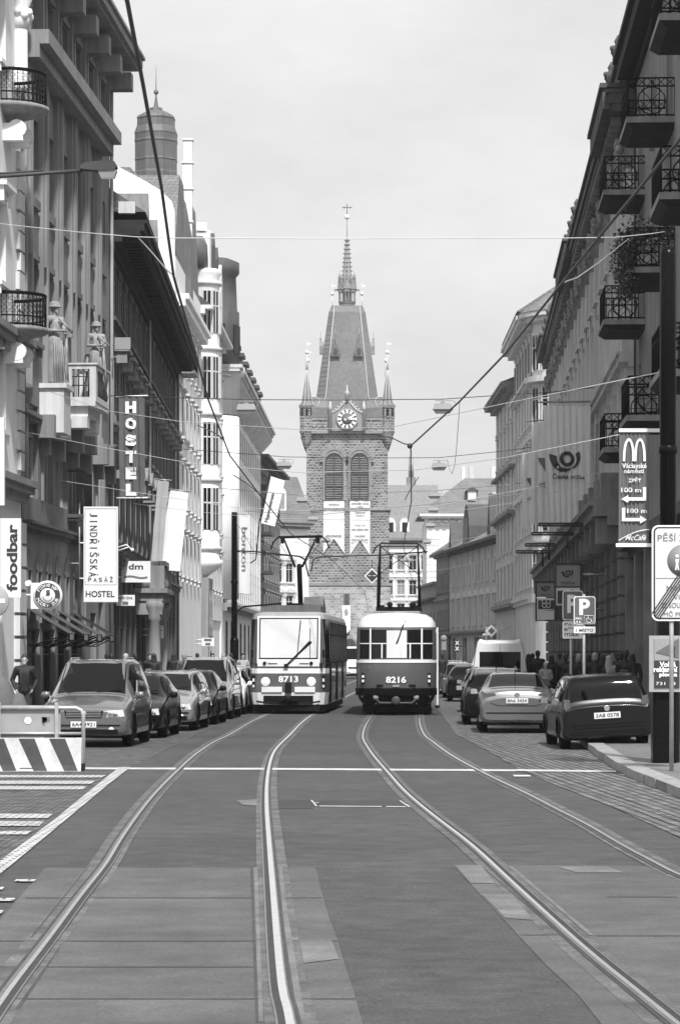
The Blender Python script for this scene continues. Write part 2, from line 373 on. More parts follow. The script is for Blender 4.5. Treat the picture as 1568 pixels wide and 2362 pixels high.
# cracks and stains
rc = random.Random(11); mb = MB()
for (x, y, dx, dy, n) in [(700, 1900, 18, 9, 14), (420, 1850, 16, 8, 12), (1080, 2330, -22, 3, 10), (960, 1800, 20, 3, 12), (1300, 1950, 14, 9, 12), (200, 1950, 12, 14, 10)]:
    pts = [(x, y)]
    for i in range(n): pts.append((pts[-1][0]+dx+rc.uniform(-9, 9), pts[-1][1]+dy*.6+rc.uniform(-3, 3)))
    P = [G(*p) for p in pts]; wv = [rc.uniform(.0015, .005) for _ in P]; wv[0] = wv[-1] = .001; v = []
    for p, q in zip(P, wv): v += [(p.x-q, p.y, .0075), (p.x+q, p.y+q, .0075)]
    mb.add(v, [(2*i, 2*i+1, 2*i+3, 2*i+2) for i in range(len(P)-1)])
mb = MB()
for (x, y, r) in [(880, 1960, .35), (1000, 2200, .2), (480, 1830, .5), (760, 1730, .8), (1000, 1850, .5)]:
    p = G(x, y); n = 16; v = [(p.x+r*.5*rc.uniform(.6, 1.2)*math.cos(2*PI*i/n), p.y+r*1.3*rc.uniform(.6, 1.2)*math.sin(2*PI*i/n), .0062) for i in range(n)]; mb.add(v, [tuple(range(n))])
# transversal white line and the painted cobbles on the left
mb = MB()
ground_quad(mb, [(195, 1771.5), (620, 1772.5), (900, 1774.5), (1190, 1776), (1190, 1780), (900, 1778.5), (620, 1776.5), (195, 1775.5)], .008)
ground_quad(mb, [(1190, 1776), (1420, 1779.5), (1420, 1783), (1190, 1780)], .0125)
ground_quad(mb, [(1182, 1789), (1222, 1789.5), (1224, 1793), (1186, 1793)], .0125)
structure(mb.build('road_marking', road_white))
mb = MB()
ground_quad(mb, [(275, 1771), (301, 1771), (250, 1811), (150, 1895), (0, 2020), (-300, 2262), (-330, 2262), (-30, 2012), (125, 1893), (225, 1811)], .0125)
for (y0, y1, x) in [(1790, 1795.5, 245), (1803, 1810.5, 220), (1816, 1823.5, 202), (1880, 1890, 122), (1897, 1908, 102), (1920, 1928, 73)]:
    ground_quad(mb, [(-260, y0), (x, y0), (x-12, y1), (-260, y1)], .0145)
for (y0, y1, x0, x1) in [(2032, 2037, 38, 84), (2076, 2083, -60, 35), (2050, 2056, -60, 10), (2104, 2112, -80, 8)]:
    ground_quad(mb, [(x0, y0), (x1, y0), (x1-5, y1), (x0-5, y1)], .0145)
structure(mb.build('painted_cobble_marking', cobble_w))
# rails
def cr(P, t):
    i = int(t); f = t-i; n = len(P)
    p0, p1, p2, p3 = P[max(i-1, 0)], P[i], P[min(i+1, n-1)], P[min(i+2, n-1)]
    return .5*((2*p1)+(p2-p0)*f+(2*p0-5*p1+4*p2-p3)*f*f+(3*p1-p0-3*p2+p3)*f**3)
def smooth_line(pts, per=6):
    P = [Vector(p) for p in pts]; out = [cr(P, i/per) for i in range((len(P)-1)*per)]+[P[-1]]
    for _ in range(6): out = [out[0]]+[(out[i-1]+out[i]*2+out[i+1])/4 for i in range(1, len(out)-1)]+[out[-1]]
    return out
rail_g = mat('rail_steel_dull', .2, .4, .25, 5, metal=.5)
worn = mat('worn_asphalt', .1, .8, .5, 2.2, fine=.4)
sheet_w = []
def rail(px, far, near, gs, hw=.03):
    pts = [near]+[tuple(G(x, y).xy)+(0,) for x, y in px]+far
    P = smooth_line(pts); mb = MB()
    def rib(a, b, z, k):
        v = []
        for i, p in enumerate(P):
            d = (P[min(i+1, len(P)-1)]-P[max(i-1, 0)]).normalized(); nrm = Vector((d.y, -d.x, 0))
            for q in (a, b): v.append(p+nrm*q*gs+Vector((0, 0, z)))
        mb.k = k; mb.add(v, [(2*i, 2*i+1, 2*i+3, 2*i+2) for i in range(len(P)-1)])
    rib(-.034, .022-hw, .0125, 2); rib(.022-hw, .022, .013, 0); rib(.022, .062, .0095, 1); rib(.062, .074, .0125, 2); rib(-.06, -.034, .0095, 3); rib(-.15, -.06, .0056, 4); rib(.074, .13, .0056, 4)
    o = mb.build('tram_rail', [rail_m, rail_d, rail_g, joint, worn]); return structure(o)
rail([(-35, 2361), (100, 2183), (190, 2061), (245, 1993), (280, 1933), (350, 1838), (415, 1773), (450, 1741), (495, 1711), (535, 1693)], [(-2.3, 89, 0), (-.63, 138, 0), (1.6, 210, 0), (3, 280, 0)], (-1.5, 6, 0), 1)
rail([(670, 2361), (650, 2293), (632, 2093), (620, 1943), (614, 1858), (616, 1793), (627, 1743), (645, 1718), (672, 1693)], [(-.86, 89, 0), (.8, 138, 0), (3.03, 210, 0), (4.4, 280, 0)], (0.05, 6, 0), -1, .046)
rail([(1554, 2361), (1459, 2283), (1349, 2193), (1234, 2088), (1164, 2023), (1084, 1948), (999, 1883), (934, 1828), (899, 1788), (864, 1748), (844, 1718), (836, 1693)], [(1.02, 88, 0), (2.75, 138, 0), (5.0, 210, 0), (6.3, 280, 0)], (2.15, 6, 0), 1)
rail([(1860, 2150), (1568, 2021), (1514, 1993), (1434, 1951), (1354, 1903), (1284, 1868), (1224, 1836), (1154, 1803), (1104, 1778), (1054, 1751), (1019, 1728), (994, 1708), (976, 1693)], [(2.46, 88, 0), (4.18, 138, 0), (6.43, 210, 0), (7.7, 280, 0)], (3.5, 6, 0), -1)
# ---------------------------------------------------------------- buildings
def win_proto(w_, h, fm, gm, tm, hood=None, sill=True, arch=False, cols=2, tr=.68, rec=.22, sur=.14, hd=.35, sp=.06):
    """window at its opening's bottom centre; facade plane y=0, street side is -y"""
    f = MB(); t = .07; y0, y1 = rec-.05, rec+.03
    f.box(-w_/2, -w_/2+t, y0, y1, 0, h); f.box(w_/2-t, w_/2, y0, y1, 0, h); f.box(-w_/2+t, w_/2-t, y0, y1, 0, t); f.box(-w_/2+t, w_/2-t, y0, y1, h-t, h)
    for k in range(1, cols):
        x = -w_/2+w_*k/cols; f.box(x-.03, x+.03, y0+.005, y1-.005, t, h-t)
    if tr: f.box(-w_/2+t, w_/2-t, y0-.01, y1-.01, h*tr-.035, h*tr+.035)
    o = f.build('window', fm)
    p = MB(); p.box(-w_/2+.01, w_/2-.01, rec+.035, rec+.05, .01, h-.01); p.build('pane', gm, o)
    if hood or sill or sur:
        s = MB(); W2 = w_/2+sur
        if sur:
            s.box(-W2, -w_/2-.002, -sp, .0, 0, h); s.box(w_/2+.002, W2, -sp, 0, 0, h); s.box(-W2, W2, -sp-.01, 0, h+.002, h+sur)
        if sill: s.box(-W2-.08, W2+.08, -.2, .0, -.14, -.003); s.box(-W2, -W2+.15, -.15, 0, -.4, -.143); s.box(W2-.15, W2, -.15, 0, -.4, -.143)
        if hood == 'flat':
            s.box(-W2-.05, W2+.05, -.12, 0, h+sur+.003, h+sur+.25); s.box(-W2-.18, W2+.18, -hd, 0, h+sur+.253, h+sur+.38)
            for q in (-1, 1): s.box(q*(W2-.02)-.09, q*(W2-.02)+.09, -hd+.1, -.122, h+sur-.2, h+sur+.25)
        if hood == 'gable':
            s.box(-W2-.05, W2+.05, -.12, 0, h+sur+.003, h+sur+.2); b = h+sur+.203
            s.prism([(-W2-.25, b), (W2+.25, b), (W2+.25, b+.1), (0, b+.62), (-W2-.25, b+.1)], -hd, 0, 'y')
            for q in (-1, 1): s.box(q*(W2-.02)-.1, q*(W2-.02)+.1, -hd+.08, -.122, h+sur-.35, h+sur+.2)
        if hood == 'arch':
            n = 8; W3 = W2+.1; b = h+sur+.003; pts = [(-W3, b)]+[(W3*math.cos(PI-PI*i/n), b+.1+.5*math.sin(PI*i/n)) for i in range(n+1)]+[(W3, b)]
            s.prism(pts, -hd, 0, 'y')
        if hood == 'key':
            s.prism([(-.12, h+.003+sur), (.12, h+.003+sur), (.2, h+sur+.4), (-.2, h+sur+.4)], -.2, 0, 'y')
        s.build('window_surround', tm, o)
    return o
def wall_mesh(L, H, D, ops, rec=.3, z0=0.0):
    mb = MB(); us = sorted({0, L} | {a for o in ops for a in o[:2]}); zs = sorted({z0, H} | {a for o in ops for a in o[2:4]})
    for i in range(len(us)-1):
        # merge vertical runs
        run = None
        for j in range(len(zs)-1):
            cu = (us[i]+us[i+1])/2; cz = (zs[j]+zs[j+1])/2
            hole = any(o[0] < cu < o[1] and o[2] < cz < o[3] for o in ops)
            if hole:
                if run is not None: mb.add([(us[i], 0, run), (us[i+1], 0, run), (us[i+1], 0, zs[j]), (us[i], 0, zs[j])], [(0, 1, 2, 3)]); run = None
            elif run is None: run = zs[j]
        if run is not None: mb.add([(us[i], 0, run), (us[i+1], 0, run), (us[i+1], 0, H), (us[i], 0, H)], [(0, 1, 2, 3)])
    for (a, b, c, d) in [o[:4] for o in ops]:
        v = [(a, 0, c), (b, 0, c), (b, 0, d), (a, 0, d), (a, rec, c), (b, rec, c), (b, rec, d), (a, rec, d)]
        mb.add(v, [(0, 1, 5, 4), (1, 2, 6, 5), (2, 3, 7, 6), (3, 0, 4, 7), (4, 5, 6, 7)])
    mb.add([(0, 0, z0), (L, 0, z0), (L, D, z0), (0, D, z0), (0, 0, H), (L, 0, H), (L, D, H), (0, D, H)], [(1, 2, 6, 5), (2, 3, 7, 6), (3, 0, 4, 7), (4, 5, 6, 7)])
    return mb
class Bld:
    def __init__(s, name, label, P0, P1, cat='building', group=None):
        P0 = Vector(P0); P1 = Vector(P1); s.P0 = P0; d = P1-P0; s.L = d.length
        s.rz = math.atan2(d.y, d.x); s.root = empty(name, (P0.x, P0.y, 0), label, cat, group, s.rz)
        s.d = d.normalized(); s.inv = Matrix.Rotation(-s.rz, 4, 'Z') @ Matrix.Translation(-P0)
    def part(s, name, mb, m): return mb.build(name, m, s.root)
    def wall(s, H, D, ops, m, rec=.3, name='wall'): return s.part(name, wall_mesh(s.L, H, D, ops, rec), m)
    def split(s, name, mb, m): return mb.split(name, m, s.root)
    def place(s, proto, spots, first=True):
        for i, (u, z) in enumerate(spots):
            o = proto if (i == 0 and first) else copy_tree(proto)
            o.parent = s.root; o.location = (u, 0, z)
    def u_at(s, Y): return (Y-s.P0.y)/s.d.y
    def loc(s, p): return s.inv @ Vector(p)
def cornice_mb(L, z, steps, e0=0.0, e1=0.0, D=.3):
    mb = MB(); q = z
    for (h, pr) in steps: mb.box(-e0*pr, L+e1*pr, -pr, D, q, q+h-.003); q += h
    return mb
def bays(L, n, m=0.0): return [m+(L-2*m)*(k+.5)/n for k in range(n)]

# ---- L0: ornate pale corner building at the left edge
def ornate_left():
    b = Bld('ornate_building', 'pale ornate building with curved iron balconies at the left edge of the picture', (-14.4+.0505*70, 70, 0), (-14.4+.0505*88, 88, 0))
    L = b.L; ops = []
    for z in (8.6, 13.0, 19.6): ops += [(u-.6, u+.6, z, z+2.4) for u in (2.5, 6.2, 9.9, 14.2)]
    b.wall(34, 12, ops+[(1, 4.5, .13, 5.2), (6, 9.5, .13, 5.2), (11, 14.5, .13, 5.2)], plaster_white)
    pr = win_proto(1.2, 2.4, frame_w, glass, plaster_white, 'flat'); b.place(pr, [((o[0]+o[1])/2, o[2]) for o in ops])
    m = MB()
    for k in range(16):                                         # corner quoins
        z = 7.6+k*.62
        if z < 17: m.box(L-1.0 if k % 2 else L-.75, L-.02, -.12, 0, z, z+.54)
    for k in range(8): m.box(L-1.3, L-.02, -.18, 0, .3+k*.72, .92+k*.72)
    b.part('quoins', m, plaster_pale)
    for z, pr_ in ((6.6, .55), (11.0, .5), (24.5, .7)):
        b.part('cornice', cornice_mb(L, z, [(.25, pr_*.5), (.2, pr_*.8), (.2, pr_)]), plaster_mid)
    m = MB(); m.lathe([(.3, 19.3), (.26, 19.5), (.24, 24), (.22, 28)], 12, (L-.9, -.1)); b.part('column', m, plaster_white)
    m = MB()
    for k in range(10): t = 2*PI*k/10; m.ball((L-.9+.33*math.cos(t), -.1+.33*math.sin(t), 21.6+.12*(k % 2)), .13, 6)
    m.lathe([(.26, 21.2), (.34, 21.5), (.3, 21.9), (.48, 22.3), (.48, 22.4)], 12, (L-.9, -.1)); b.part('capital', m, plaster_white)
    for zf in (18.45, 11.75):                                      # half-round balconies with scrolled iron rail
        bm_ = MB(); bm_.lathe([(.05, zf-.55), (.7, zf-.3), (1.2, zf-.16), (1.27, zf-.1), (1.27, zf), (.01, zf)], 20, (L-2.6, 0), a0=PI, a1=2*PI); slab = b.part('balcony_slab', bm_, plaster_mid)
        m = MB(); rr = 1.16; n = 22
        arc = lambda z, r=rr: [(L-2.6+r*math.cos(PI+PI*k/n), r*math.sin(PI+PI*k/n)-.02, z) for k in range(n+1)]
        for z in (zf+.06, zf+.3, zf+.95): m.tube(arc(z), .025, 5)
        m.tube(arc(zf+1.0), .035, 5)
        for k in range(n+1):
            t = PI+PI*k/n; x, y = L-2.6+rr*math.cos(t), rr*math.sin(t)-.02
            m.tube([(x, y, zf), (x, y, zf+1)], .014, 4)
            for zz in (.45, .62, .8):
                cs = [(x+.07*math.cos(q)*-math.sin(t), y+.07*math.cos(q)*math.cos(t), zf+zz+.07*math.sin(q)) for q in [2*PI*j/7 for j in range(8)]]
                m.tube(cs, .009, 3, False)
        m.build('balcony_rail', iron, slab)
        m = MB()
        for q in (-.6, .6):
            m.box(L-2.6+q-.14, L-2.6+q+.14, -.6, 0, zf-1.1, zf-.58); m.lathe([(.28, L-2.6+q-.15), (.28, L-2.6+q+.15)], 12, (-.42, zf-.75), ax='x')
        m.build('bracket', plaster_white, slab)
    return b
ornate_left()
# ---- A: grey building with fins
def grey_modern():
    b = Bld('grey_building', 'tall grey plaster building with vertical fins, two statues and a box balcony', (-14.4+.0505*88.2, 88.2, 0), (-14.4+.0505*108.9, 108.9, 0))
    L = b.L; wc = [2.3+3.24*k for k in range(6)]; ops = []
    rows = {'a': (24.6+1.2, 3.2), 'b': (21.6, 1.9), 'c': (16.5, 2.6), 'd': (11.9, 2.6), 'e': (6.9, 3.0)}
    W2 = .9
    for k in 'bcde': ops += [(u-W2, u+W2, rows[k][0], rows[k][0]+rows[k][1]) for u in wc]
    ops += [(u-.35, u+.35, 2.9, 4.55) for u in [1.2+2.05*k for k in range(7)]]
    ops += [(15.4, 16.9, .13, 3.4), (17.6, 19.4, .13, 4.2)]+[(1+3.2*k, 3.6+3.2*k, .13, 2.7) for k in range(4)]
    b.wall(24.9, 14, ops, plaster_dark, rec=.3)
    for k in 'bcde':
        pr = win_proto(W2*2, rows[k][1], frame_g, glass, plaster_dark, None, sill=(k == 'd'), sur=0, rec=.22, cols=2)
        b.place(pr, [(u, rows[k][0]) for u in wc])
    pr = win_proto(.7, 1.65, frame_w, glass_lit, plaster_dark, 'arch', sill=False, sur=.06, rec=.3, cols=1, tr=0, hd=.06); b.place(pr, [(1.55-.35+2.05*k, 2.9) for k in range(7)])
    pr = win_proto(2.6, 2.57, frame_d, glass, plaster_dark, None, False, sur=0, cols=2); b.place(pr, [(2.3+3.2*k, .13) for k in range(4)])
    m = MB(); m.box(15.4, 16.9, .25, .3, .13, 3.4); m.box(17.6, 19.4, .25, .3, .13, 4.2); b.part('door', m, frame_d)
    # fins: paired lesenes of different lengths between the windows
    m = MB()
    def fin(u, w_, p, z0, z1): m.cut(); m.box(u-w_/2, u+w_/2, -p, 0, z0, z1)
    for k in range(-1, 6):
        u = wc[0]+3.24*(k+.5) if k >= 0 else .65
        if u < L-2.2:
            fin(u-.55, .18, .16, 11.9+(0 if k % 2 else 1.0), 20.6); fin(u+.55, .18, .16, 11.9+(1.0 if k % 2 else 0), 20.6); fin(u-.22, .14, .22, 14.5, 20.6); fin(u+.2, .14, .2, 9.9, 20.6)
            fin(u, .16, .08, 6.9, 9.8)
        fin(u-.4, .3, .14, 21.4, 23.9); fin(u+.35, .26, .12, 21.4, 24.2)
    b.split('facade_fin', m, plaster_mid)
    m = MB()
    for u in wc:                                           # spandrels and sill ledges
        m.cut(); m.box(u-.58, u+.58, .05, .3, 19.15, 19.5); m.cut(); m.box(u-.7, u+.7, -.12, 0, 16.2, 16.5); m.cut(); m.box(u-.7, u+.7, -.1, 0, 14.55, 14.75)
        m.cut(); m.box(u-.75, u+.75, -.1, 0, 23.55, 23.75)
    b.split('window_ledge', m, plaster_dark)
    m = cornice_mb(L-3.0, 20.6, [(.42, .55), (.45, .85)]); b.part('cornice', m, plaster_mid)
    m = cornice_mb(L, 24.2, [(.25, .35), (.12, 1.1), (.3, 1.25), (.12, 1.35)], 0, .25); b.part('cornice', m, plaster_mid)
    m = MB()
    for k in range(7):
        u = .7+3.24*k; m.cut(); m.box(u-.35, u+.35, -.95, 0, 23.55, 24.19)
    b.split('cornice_block', m, plaster_mid)
    m = MB(); m.box(0, L-.4, .35, 13, 25.2, 31.5); up = b.part('attic_storey', m, plaster_dark)
    m = MB()
    for k in range(7): m.cut(); m.box(.4+3.24*k-.3, .4+3.24*k+.3, .12, .36, 25.2, 31)
    m.split('attic_pier', plaster_mid, up)
    b.part('string_course', cornice_mb(L, 5.75, [(.12, .1), (.14, .25), (.1, .32)]), stone_dark)
    b.part('string_course', cornice_mb(L-8, 9.35, [(.12, .08), (.14, .18)]), plaster_dark)
    # dark blocks below the bay: beam heads over third row of windows
    m = MB()
    for k in range(6):
        u = wc[k]-.2; m.cut(); m.box(u+.9, u+1.5, -.55, 0, 8.9+.15*(k % 2), 9.65+.15*(k % 2)); m.cut(); m.box(u+1.6, u+2.0, -.3, 0, 8.4, 9.9)
    b.split('corbel_block', m, plaster_mid)
    # statue plinth
    uP = b.u_at(92.4)
    m = MB(); m.box(uP-.75, uP+.75, -.8, 0, 9.1, 10.55); m.box(uP-.85, uP+.85, -.9, 0, 10.55, 10.7); b.part('statue_plinth', m, plaster_pale)
    # box balcony
    u0, u1 = b.u_at(96.0), b.u_at(99.4); m = MB(); z0, z1 = 10.35, 11.75; yo = -1.25
    m.box(u0, u1, yo+.02, 0, z0, z0+.15)
    m.box(u0, u0+.12, yo, yo+.22, z0+.15, z1); m.box(u0, u0+.12, -.42, 0, z0+.15, z1); m.box(u0, u0+.12, yo+.22, -.42, z1-.15, z1); m.box(u0, u0+.12, yo+.22, -.42, z0+.15, z0+.3)
    m.box(u0+.12, u0+.4, yo, yo+.12, z0+.15, z1); m.box(u1-.3, u1, yo, yo+.12, z0+.15, z1); m.box(u0+.4, u1-.3, yo, yo+.12, z1-.15, z1); m.box(u0+.4, u1-.3, yo, yo+.12, z0+.15, z0+.35)
    m.box(u1-.12, u1, yo+.12, 0, z0+.15, z1); m.box(u0-.05, u1+.05, yo-.06, yo+.14, z1, z1+.06); m.box(u0-.05, u0+.14, yo+.14, 0, z1, z1+.06)
    m.box(u0+.2, u1-.2, -.95, 0, z0-.35, z0-.003); m.box(u0-.02, u0+.7, -.95, 0, z0-.75, z0-.36); m.box(u1-1.2, u1-.4, -.95, 0, z0-.75, z0-.36)
    bb = b.part('box_balcony', m, plaster_pale)
    m = MB()
    for k in range(4): y = yo+.26+k*.17; m.tube([(u0+.05, y, z0+.3), (u0+.05, y, z1-.15)], .025, 4)
    for z in (z0+.7, z1-.4): m.tube([(u0+.04, yo+.22, z), (u0+.04, -.42, z)], .02, 4)
    for k in range(12): u = u0+.5+k*(u1-u0-.9)/11; m.lathe([(.03, z0+.35), (.08, z0+.55), (.03, z0+.8), (.07, z1-.3), (.03, z1-.15)], 6, (u, yo+.06))
    m.build('balcony_grille', frame_d, bb)
    # little iron balcony on the second floor
    u0, u1 = b.u_at(97.8), b.u_at(100.2); m = MB(); z0 = 6.75
    m.box(u0, u1, -.55, 0, z0-.12, z0); s_ = b.part('balcony_slab', m, stone_dark); m = MB()
    for k in range(12): u = u0+.04+(u1-u0-.08)*k/11; m.tube([(u, -.52, z0), (u, -.52, z0+1.5)], .02, 4)
    for k in range(4): m.tube([(u0+.04, -.13*k-.1, z0), (u0+.04, -.13*k-.1, z0+1.5)], .02, 4)
    m.tube([(u0, 0, z0+1.5), (u0+.02, -.52, z0+1.5), (u1, -.52, z0+1.5)], .03, 4); m.build('balcony_rail', frame_d, s_)
    m = MB()                                                 # downpipe at the far corner
    m.tube([(L-.15, -.1, .2), (L-.15, -.1, 24.2)], .07, 6)
    b.part('drainpipe', m, frame_g)
    return b
bA = grey_modern()
# ---- B: long sooty Neo-Renaissance block
def sooty_block():
    P0 = (-8.87, 109.0, 0); P1 = (-8.87-.01215*51.7, 160.7, 0)
    b = Bld('sooty_building', 'long dark sooty building with heavy black eaves and rows of window hoods', P0, P1)
    L = b.L; n = 14; U = bays(L, n, .5); ops = []
    f1 = [(u-.6, u+.6, 6.4, 8.9) for u in U]; f2 = [(u-.6, u+.6, 11.0, 13.3) for u in U]; f3 = [(u-.55, u+.55, 15.4, 17.1) for u in U]
    gr = [(u-1.2, u+1.2, .13, 3.9) for i, u in enumerate(U)]
    b.wall(18.6, 15, f1+f2+f3+gr, plaster_soot, rec=.15)
    b.place(win_proto(1.2, 2.5, frame_d, glass, plaster_mid, 'gable', hd=.75, sur=.22, rec=.08, sp=.03), [(u, 6.4) for u in U])
    b.place(win_proto(1.2, 2.3, frame_g, glass, plaster_mid, 'flat', hd=.65, sur=.2, rec=.08, sp=.03), [(u, 11.0) for u in U])
    b.place(win_proto(1.1, 1.7, frame_g, glass, stone_dark, None, sur=.12, rec=.08, sp=.02, sill=False), [(u, 15.4) for u in U])
    b.place(win_proto(2.4, 3.77, frame_d, glass, stone_dark, None, sill=False, sur=.12, cols=3, tr=.75, rec=.08, sp=.03), [(u, .13) for u in U])
    m = MB()
    for k in range(n+1):
        u = .25+(L-.5)*k/n; m.cut(); m.box(u-.22, u+.22, -.05, 0, 10.1, 17.4); m.box(u-.28, u+.28, -.09, 0, 16.9, 17.3); m.box(u-.3, u+.3, -.1, 0, .13, 5.2)
    b.split('pilaster', m, plaster_soot)
    b.part('string_course', cornice_mb(L, 5.2, [(.15, .15), (.2, .4), (.12, .5)]), stone_dark)
    b.part('string_course', cornice_mb(L, 9.75, [(.12, .12), (.14, .25)]), stone_dark)
    b.part('string_course', cornice_mb(L, 14.7, [(.12, .1), (.14, .22)]), stone_dark)
    b.part('cornice', cornice_mb(L, 17.5, [(.35, .15), (.25, .45), (.18, 1.15), (.28, 1.3), (.14, 1.42)], 0, .7), soot_shade)
    m = MB()
    for k in range(int(L/.85)): u = .4+.85*k; m.cut(); m.box(u-.15, u+.15, -1.1, -.47, 17.86, 18.08)
    b.split('cornice_bracket', m, soot_shade)
    m = MB(); m.prism([(-1.35, 19.0), (7.0, 24.5), (15, 19.0)], 0, L, 'x'); rf = b.part('roof', m, roof_metal)
    for u in (30, 38.5):   # tall triangular dormers rising through the eaves line
        m = MB(); m.prism([(u-2.3, 19.1), (u+2.3, 19.1), (u, 24.6)], .2, 6, 'y'); m.build('dormer', roof_metal, rf)
    for u in (7.5, 49.5):
        m = MB(); m.box(u-.35, u+.35, 3, 3.9, 20, 23.4); m.box(u-.5, u+.5, 2.85, 4.05, 23.4, 23.6); m.box(u-.42, u+.42, 2.93, 3.97, 23.6, 23.8); m.build('chimney', plaster_mid, rf)
    # entrance portal with balustrade balcony
    u0, u1 = b.u_at(123.5), b.u_at(130); m = MB()
    m.box(u0, u1, -1.3, 0, 4.2, 4.55); m.box(u0-.2, u1+.2, -1.5, 0, 4.55, 4.75)
    for u in (u0+.3, u1-.3): m.lathe([(.4, .13), (.4, .9), (.28, 1.0), (.25, 3.3), (.32, 3.4), (.3, 3.5), (.42, 3.9), (.45, 4.2)], 12, (u, -.9)); m.box(u-.22, u+.22, -1.25, 0, 3.6, 4.19)
    m.box(u0, u0+.7, -1.35, -.7, 4.75, 5.9); m.box(u1-.7, u1, -1.35, -.7, 4.75, 5.9); m.box(u0, u1, -1.4, -1.1, 5.75, 5.95); m.box(u0, u0+.2, -1.4, 0, 5.75, 5.95)
    for k in range(9): m.lathe([(.07, 4.75), (.13, 5.0), (.06, 5.4), (.1, 5.75)], 6, (u0+1+k*(u1-u0-2)/8, -1.24))
    for k in range(5): m.lathe([(.07, 4.75), (.13, 5.0), (.06, 5.4), (.1, 5.75)], 6, (u0+.1, -.62+k*.13))
    b.part('entrance_portal', m, plaster_mid)
    m = MB(); m.tube([(L-.2, -.12, .2), (L-.2, -.12, 17.5)], .08, 6); m.tube([(23, -.25, .2), (23, -.25, 17.5)], .06, 6); b.part('drainpipe', m, frame_g)
    m = MB(); m.box(-.02, .4, -.95, -.3, 18.95, 19.4); m.box(.0, .3, -.3, .5, 19.0, 19.7); b.part('broken_parapet', m, plaster_pale)
    return b
bB = sooty_block()
# ---- C: white building with fire wall and domed turret
def white_firewall():
    P0 = (-9.4, 161.0, 0); P1 = (-11.77+.0148*183, 183, 0)
    b = Bld('white_building', 'white building with a bare fire wall, tiled roof and stepped gable', P0, P1)
    L = b.L; Y = 161.0
    def pz(x, y): p = b.loc(W(x, y, Y)); return (p.y, W(x, y, Y).z)
    U = bays(L, 6, .5); ops = []
    for z in (6.5, 10.6, 14.7, 18.8): ops += [(u-.55, u+.55, z, z+2.3) for u in U]
    b.wall(24.6, 3, ops, plaster_white, rec=.14)
    b.place(win_proto(1.1, 2.3, frame_g, glass, plaster_pale, 'flat', sur=.12, hd=.25, rec=.07, sp=.02), [((o[0]+o[1])/2, o[2]) for o in ops])
    # the fire wall: its own thickness, outline of the roof it closes
    pts = [(14, .1), (0, .1)]+[pz(x, y) for x, y in [(414, 640), (413, 520), (409, 488), (397, 465), (372, 440), (330, 415), (272, 384), (215, 357), (150, 357)]]+[(14, 30)]
    m = MB(); m.prism([(max(p[0], .02), p[1]) for p in pts], -.35, .0, 'x'); b.part('fire_wall', m, plaster_white)
    # roof behind
    m = MB(); m.prism([(0, 24.6), (.5, 27.5), (2.6, 29.7), (9, 29.9), (9, 24.6)], .01, L, 'x'); b.part('roof', m, roof_tile)
    m = MB(); m.prism([(9, 24), (9, 29.9), (14, 28.5), (14, 24)], .02, L-3, 'x'); b.part('roof', m, roof_metal)
    m = MB(); zt = [(28.5, 1.5), (30.2, 1.2), (31.6, .95), (33.2, .7)]   # stepped gable slab, near face pale
    z = 24.6
    for i, (z1, w_) in enumerate([(28.2, .95), (30.2, .62), (31.8, .56), (33.2, .5)]):
        m.box(10.2, 10.8, -.25, -.25+w_, z, z1-.1); m.box(10.12, 10.88, -.33, -.17+w_, z1-.1, z1); z = z1
    b.part('stepped_gable', m, plaster_white)
    m = MB(); m.prism([(-.35, 22.6), (.9, 22.6), (.9, 29.2), (.1, 29.2), (-.3, 27)], 8.2, 10.1, 'x'); b.part('metal_dormer', m, roof_metal)
    m = MB(); m.box(1.0, L, -.5, 0, 21.9, 22.3); m.box(1.0, L, -.7, 0, 22.3, 22.6); b.part('cornice', m, plaster_white)
    m = MB(); m.box(3, 6, -.9, 0, 18.2, 18.4); s_ = b.part('balcony_slab', m, plaster_mid); m = MB()
    for k in range(16): m.tube([(3+.2*k, -.86, 18.4), (3+.2*k, -.86, 19.4)], .018, 4)
    m.tube([(3, -.86, 19.4), (6, -.86, 19.4)], .03, 4); m.build('balcony_rail', iron, s_)
    m = MB(); m.tube([(.35, -.1, .2), (.35, -.1, 22)], .09, 6); b.part('drainpipe', m, frame_d)
    # octagonal sheet-metal turret
    c = W(360, 400, 170.0); lc = b.loc(c); k = 170.0/FL
    prof = [(52, 412), (52, 400), (50.5, 395), (50.5, 372), (52, 370), (51, 366), (51, 330), (52.5, 327), (51.5, 322), (51.5, 312), (52.5, 308), (48, 296), (46, 292), (45.5, 276), (47, 273), (44, 268), (28, 259), (16, 254), (15, 248), (6, 246), (3, 228), (1.2, 214), (1, 213)]
    m = MB(); m.lathe([(r*k, CH+(HZ-y)*k) for r, y in prof], 8, (lc.x, lc.y), sm=False, rot=PI/8); tr = b.part('domed_turret', m, roof_metal)
    m = MB(); m.ball((lc.x, lc.y, CH+(HZ-211)*k), 6*k, 10); m.tube([(lc.x, lc.y, CH+(HZ-208)*k), (lc.x, lc.y, CH+(HZ-150)*k)], [.03, .01], 5); m.build('finial', roof_metal, tr)
    m = MB(); m.lathe([(53*k, CH+(HZ-411.8)*k-.5), (53*k, CH+(HZ-412)*k)], 8, (lc.x, lc.y), sm=False, rot=PI/8); m.build('turret_base', plaster_white, tr)
    m = MB(); m.frustum((.4, 21, .05, 5.2), (6.5, 21, .25, 4.6), 25.0, CH+(HZ-406)*168/FL); b.part('hip_roof', m, roof_tile)
    return b
white_firewall()
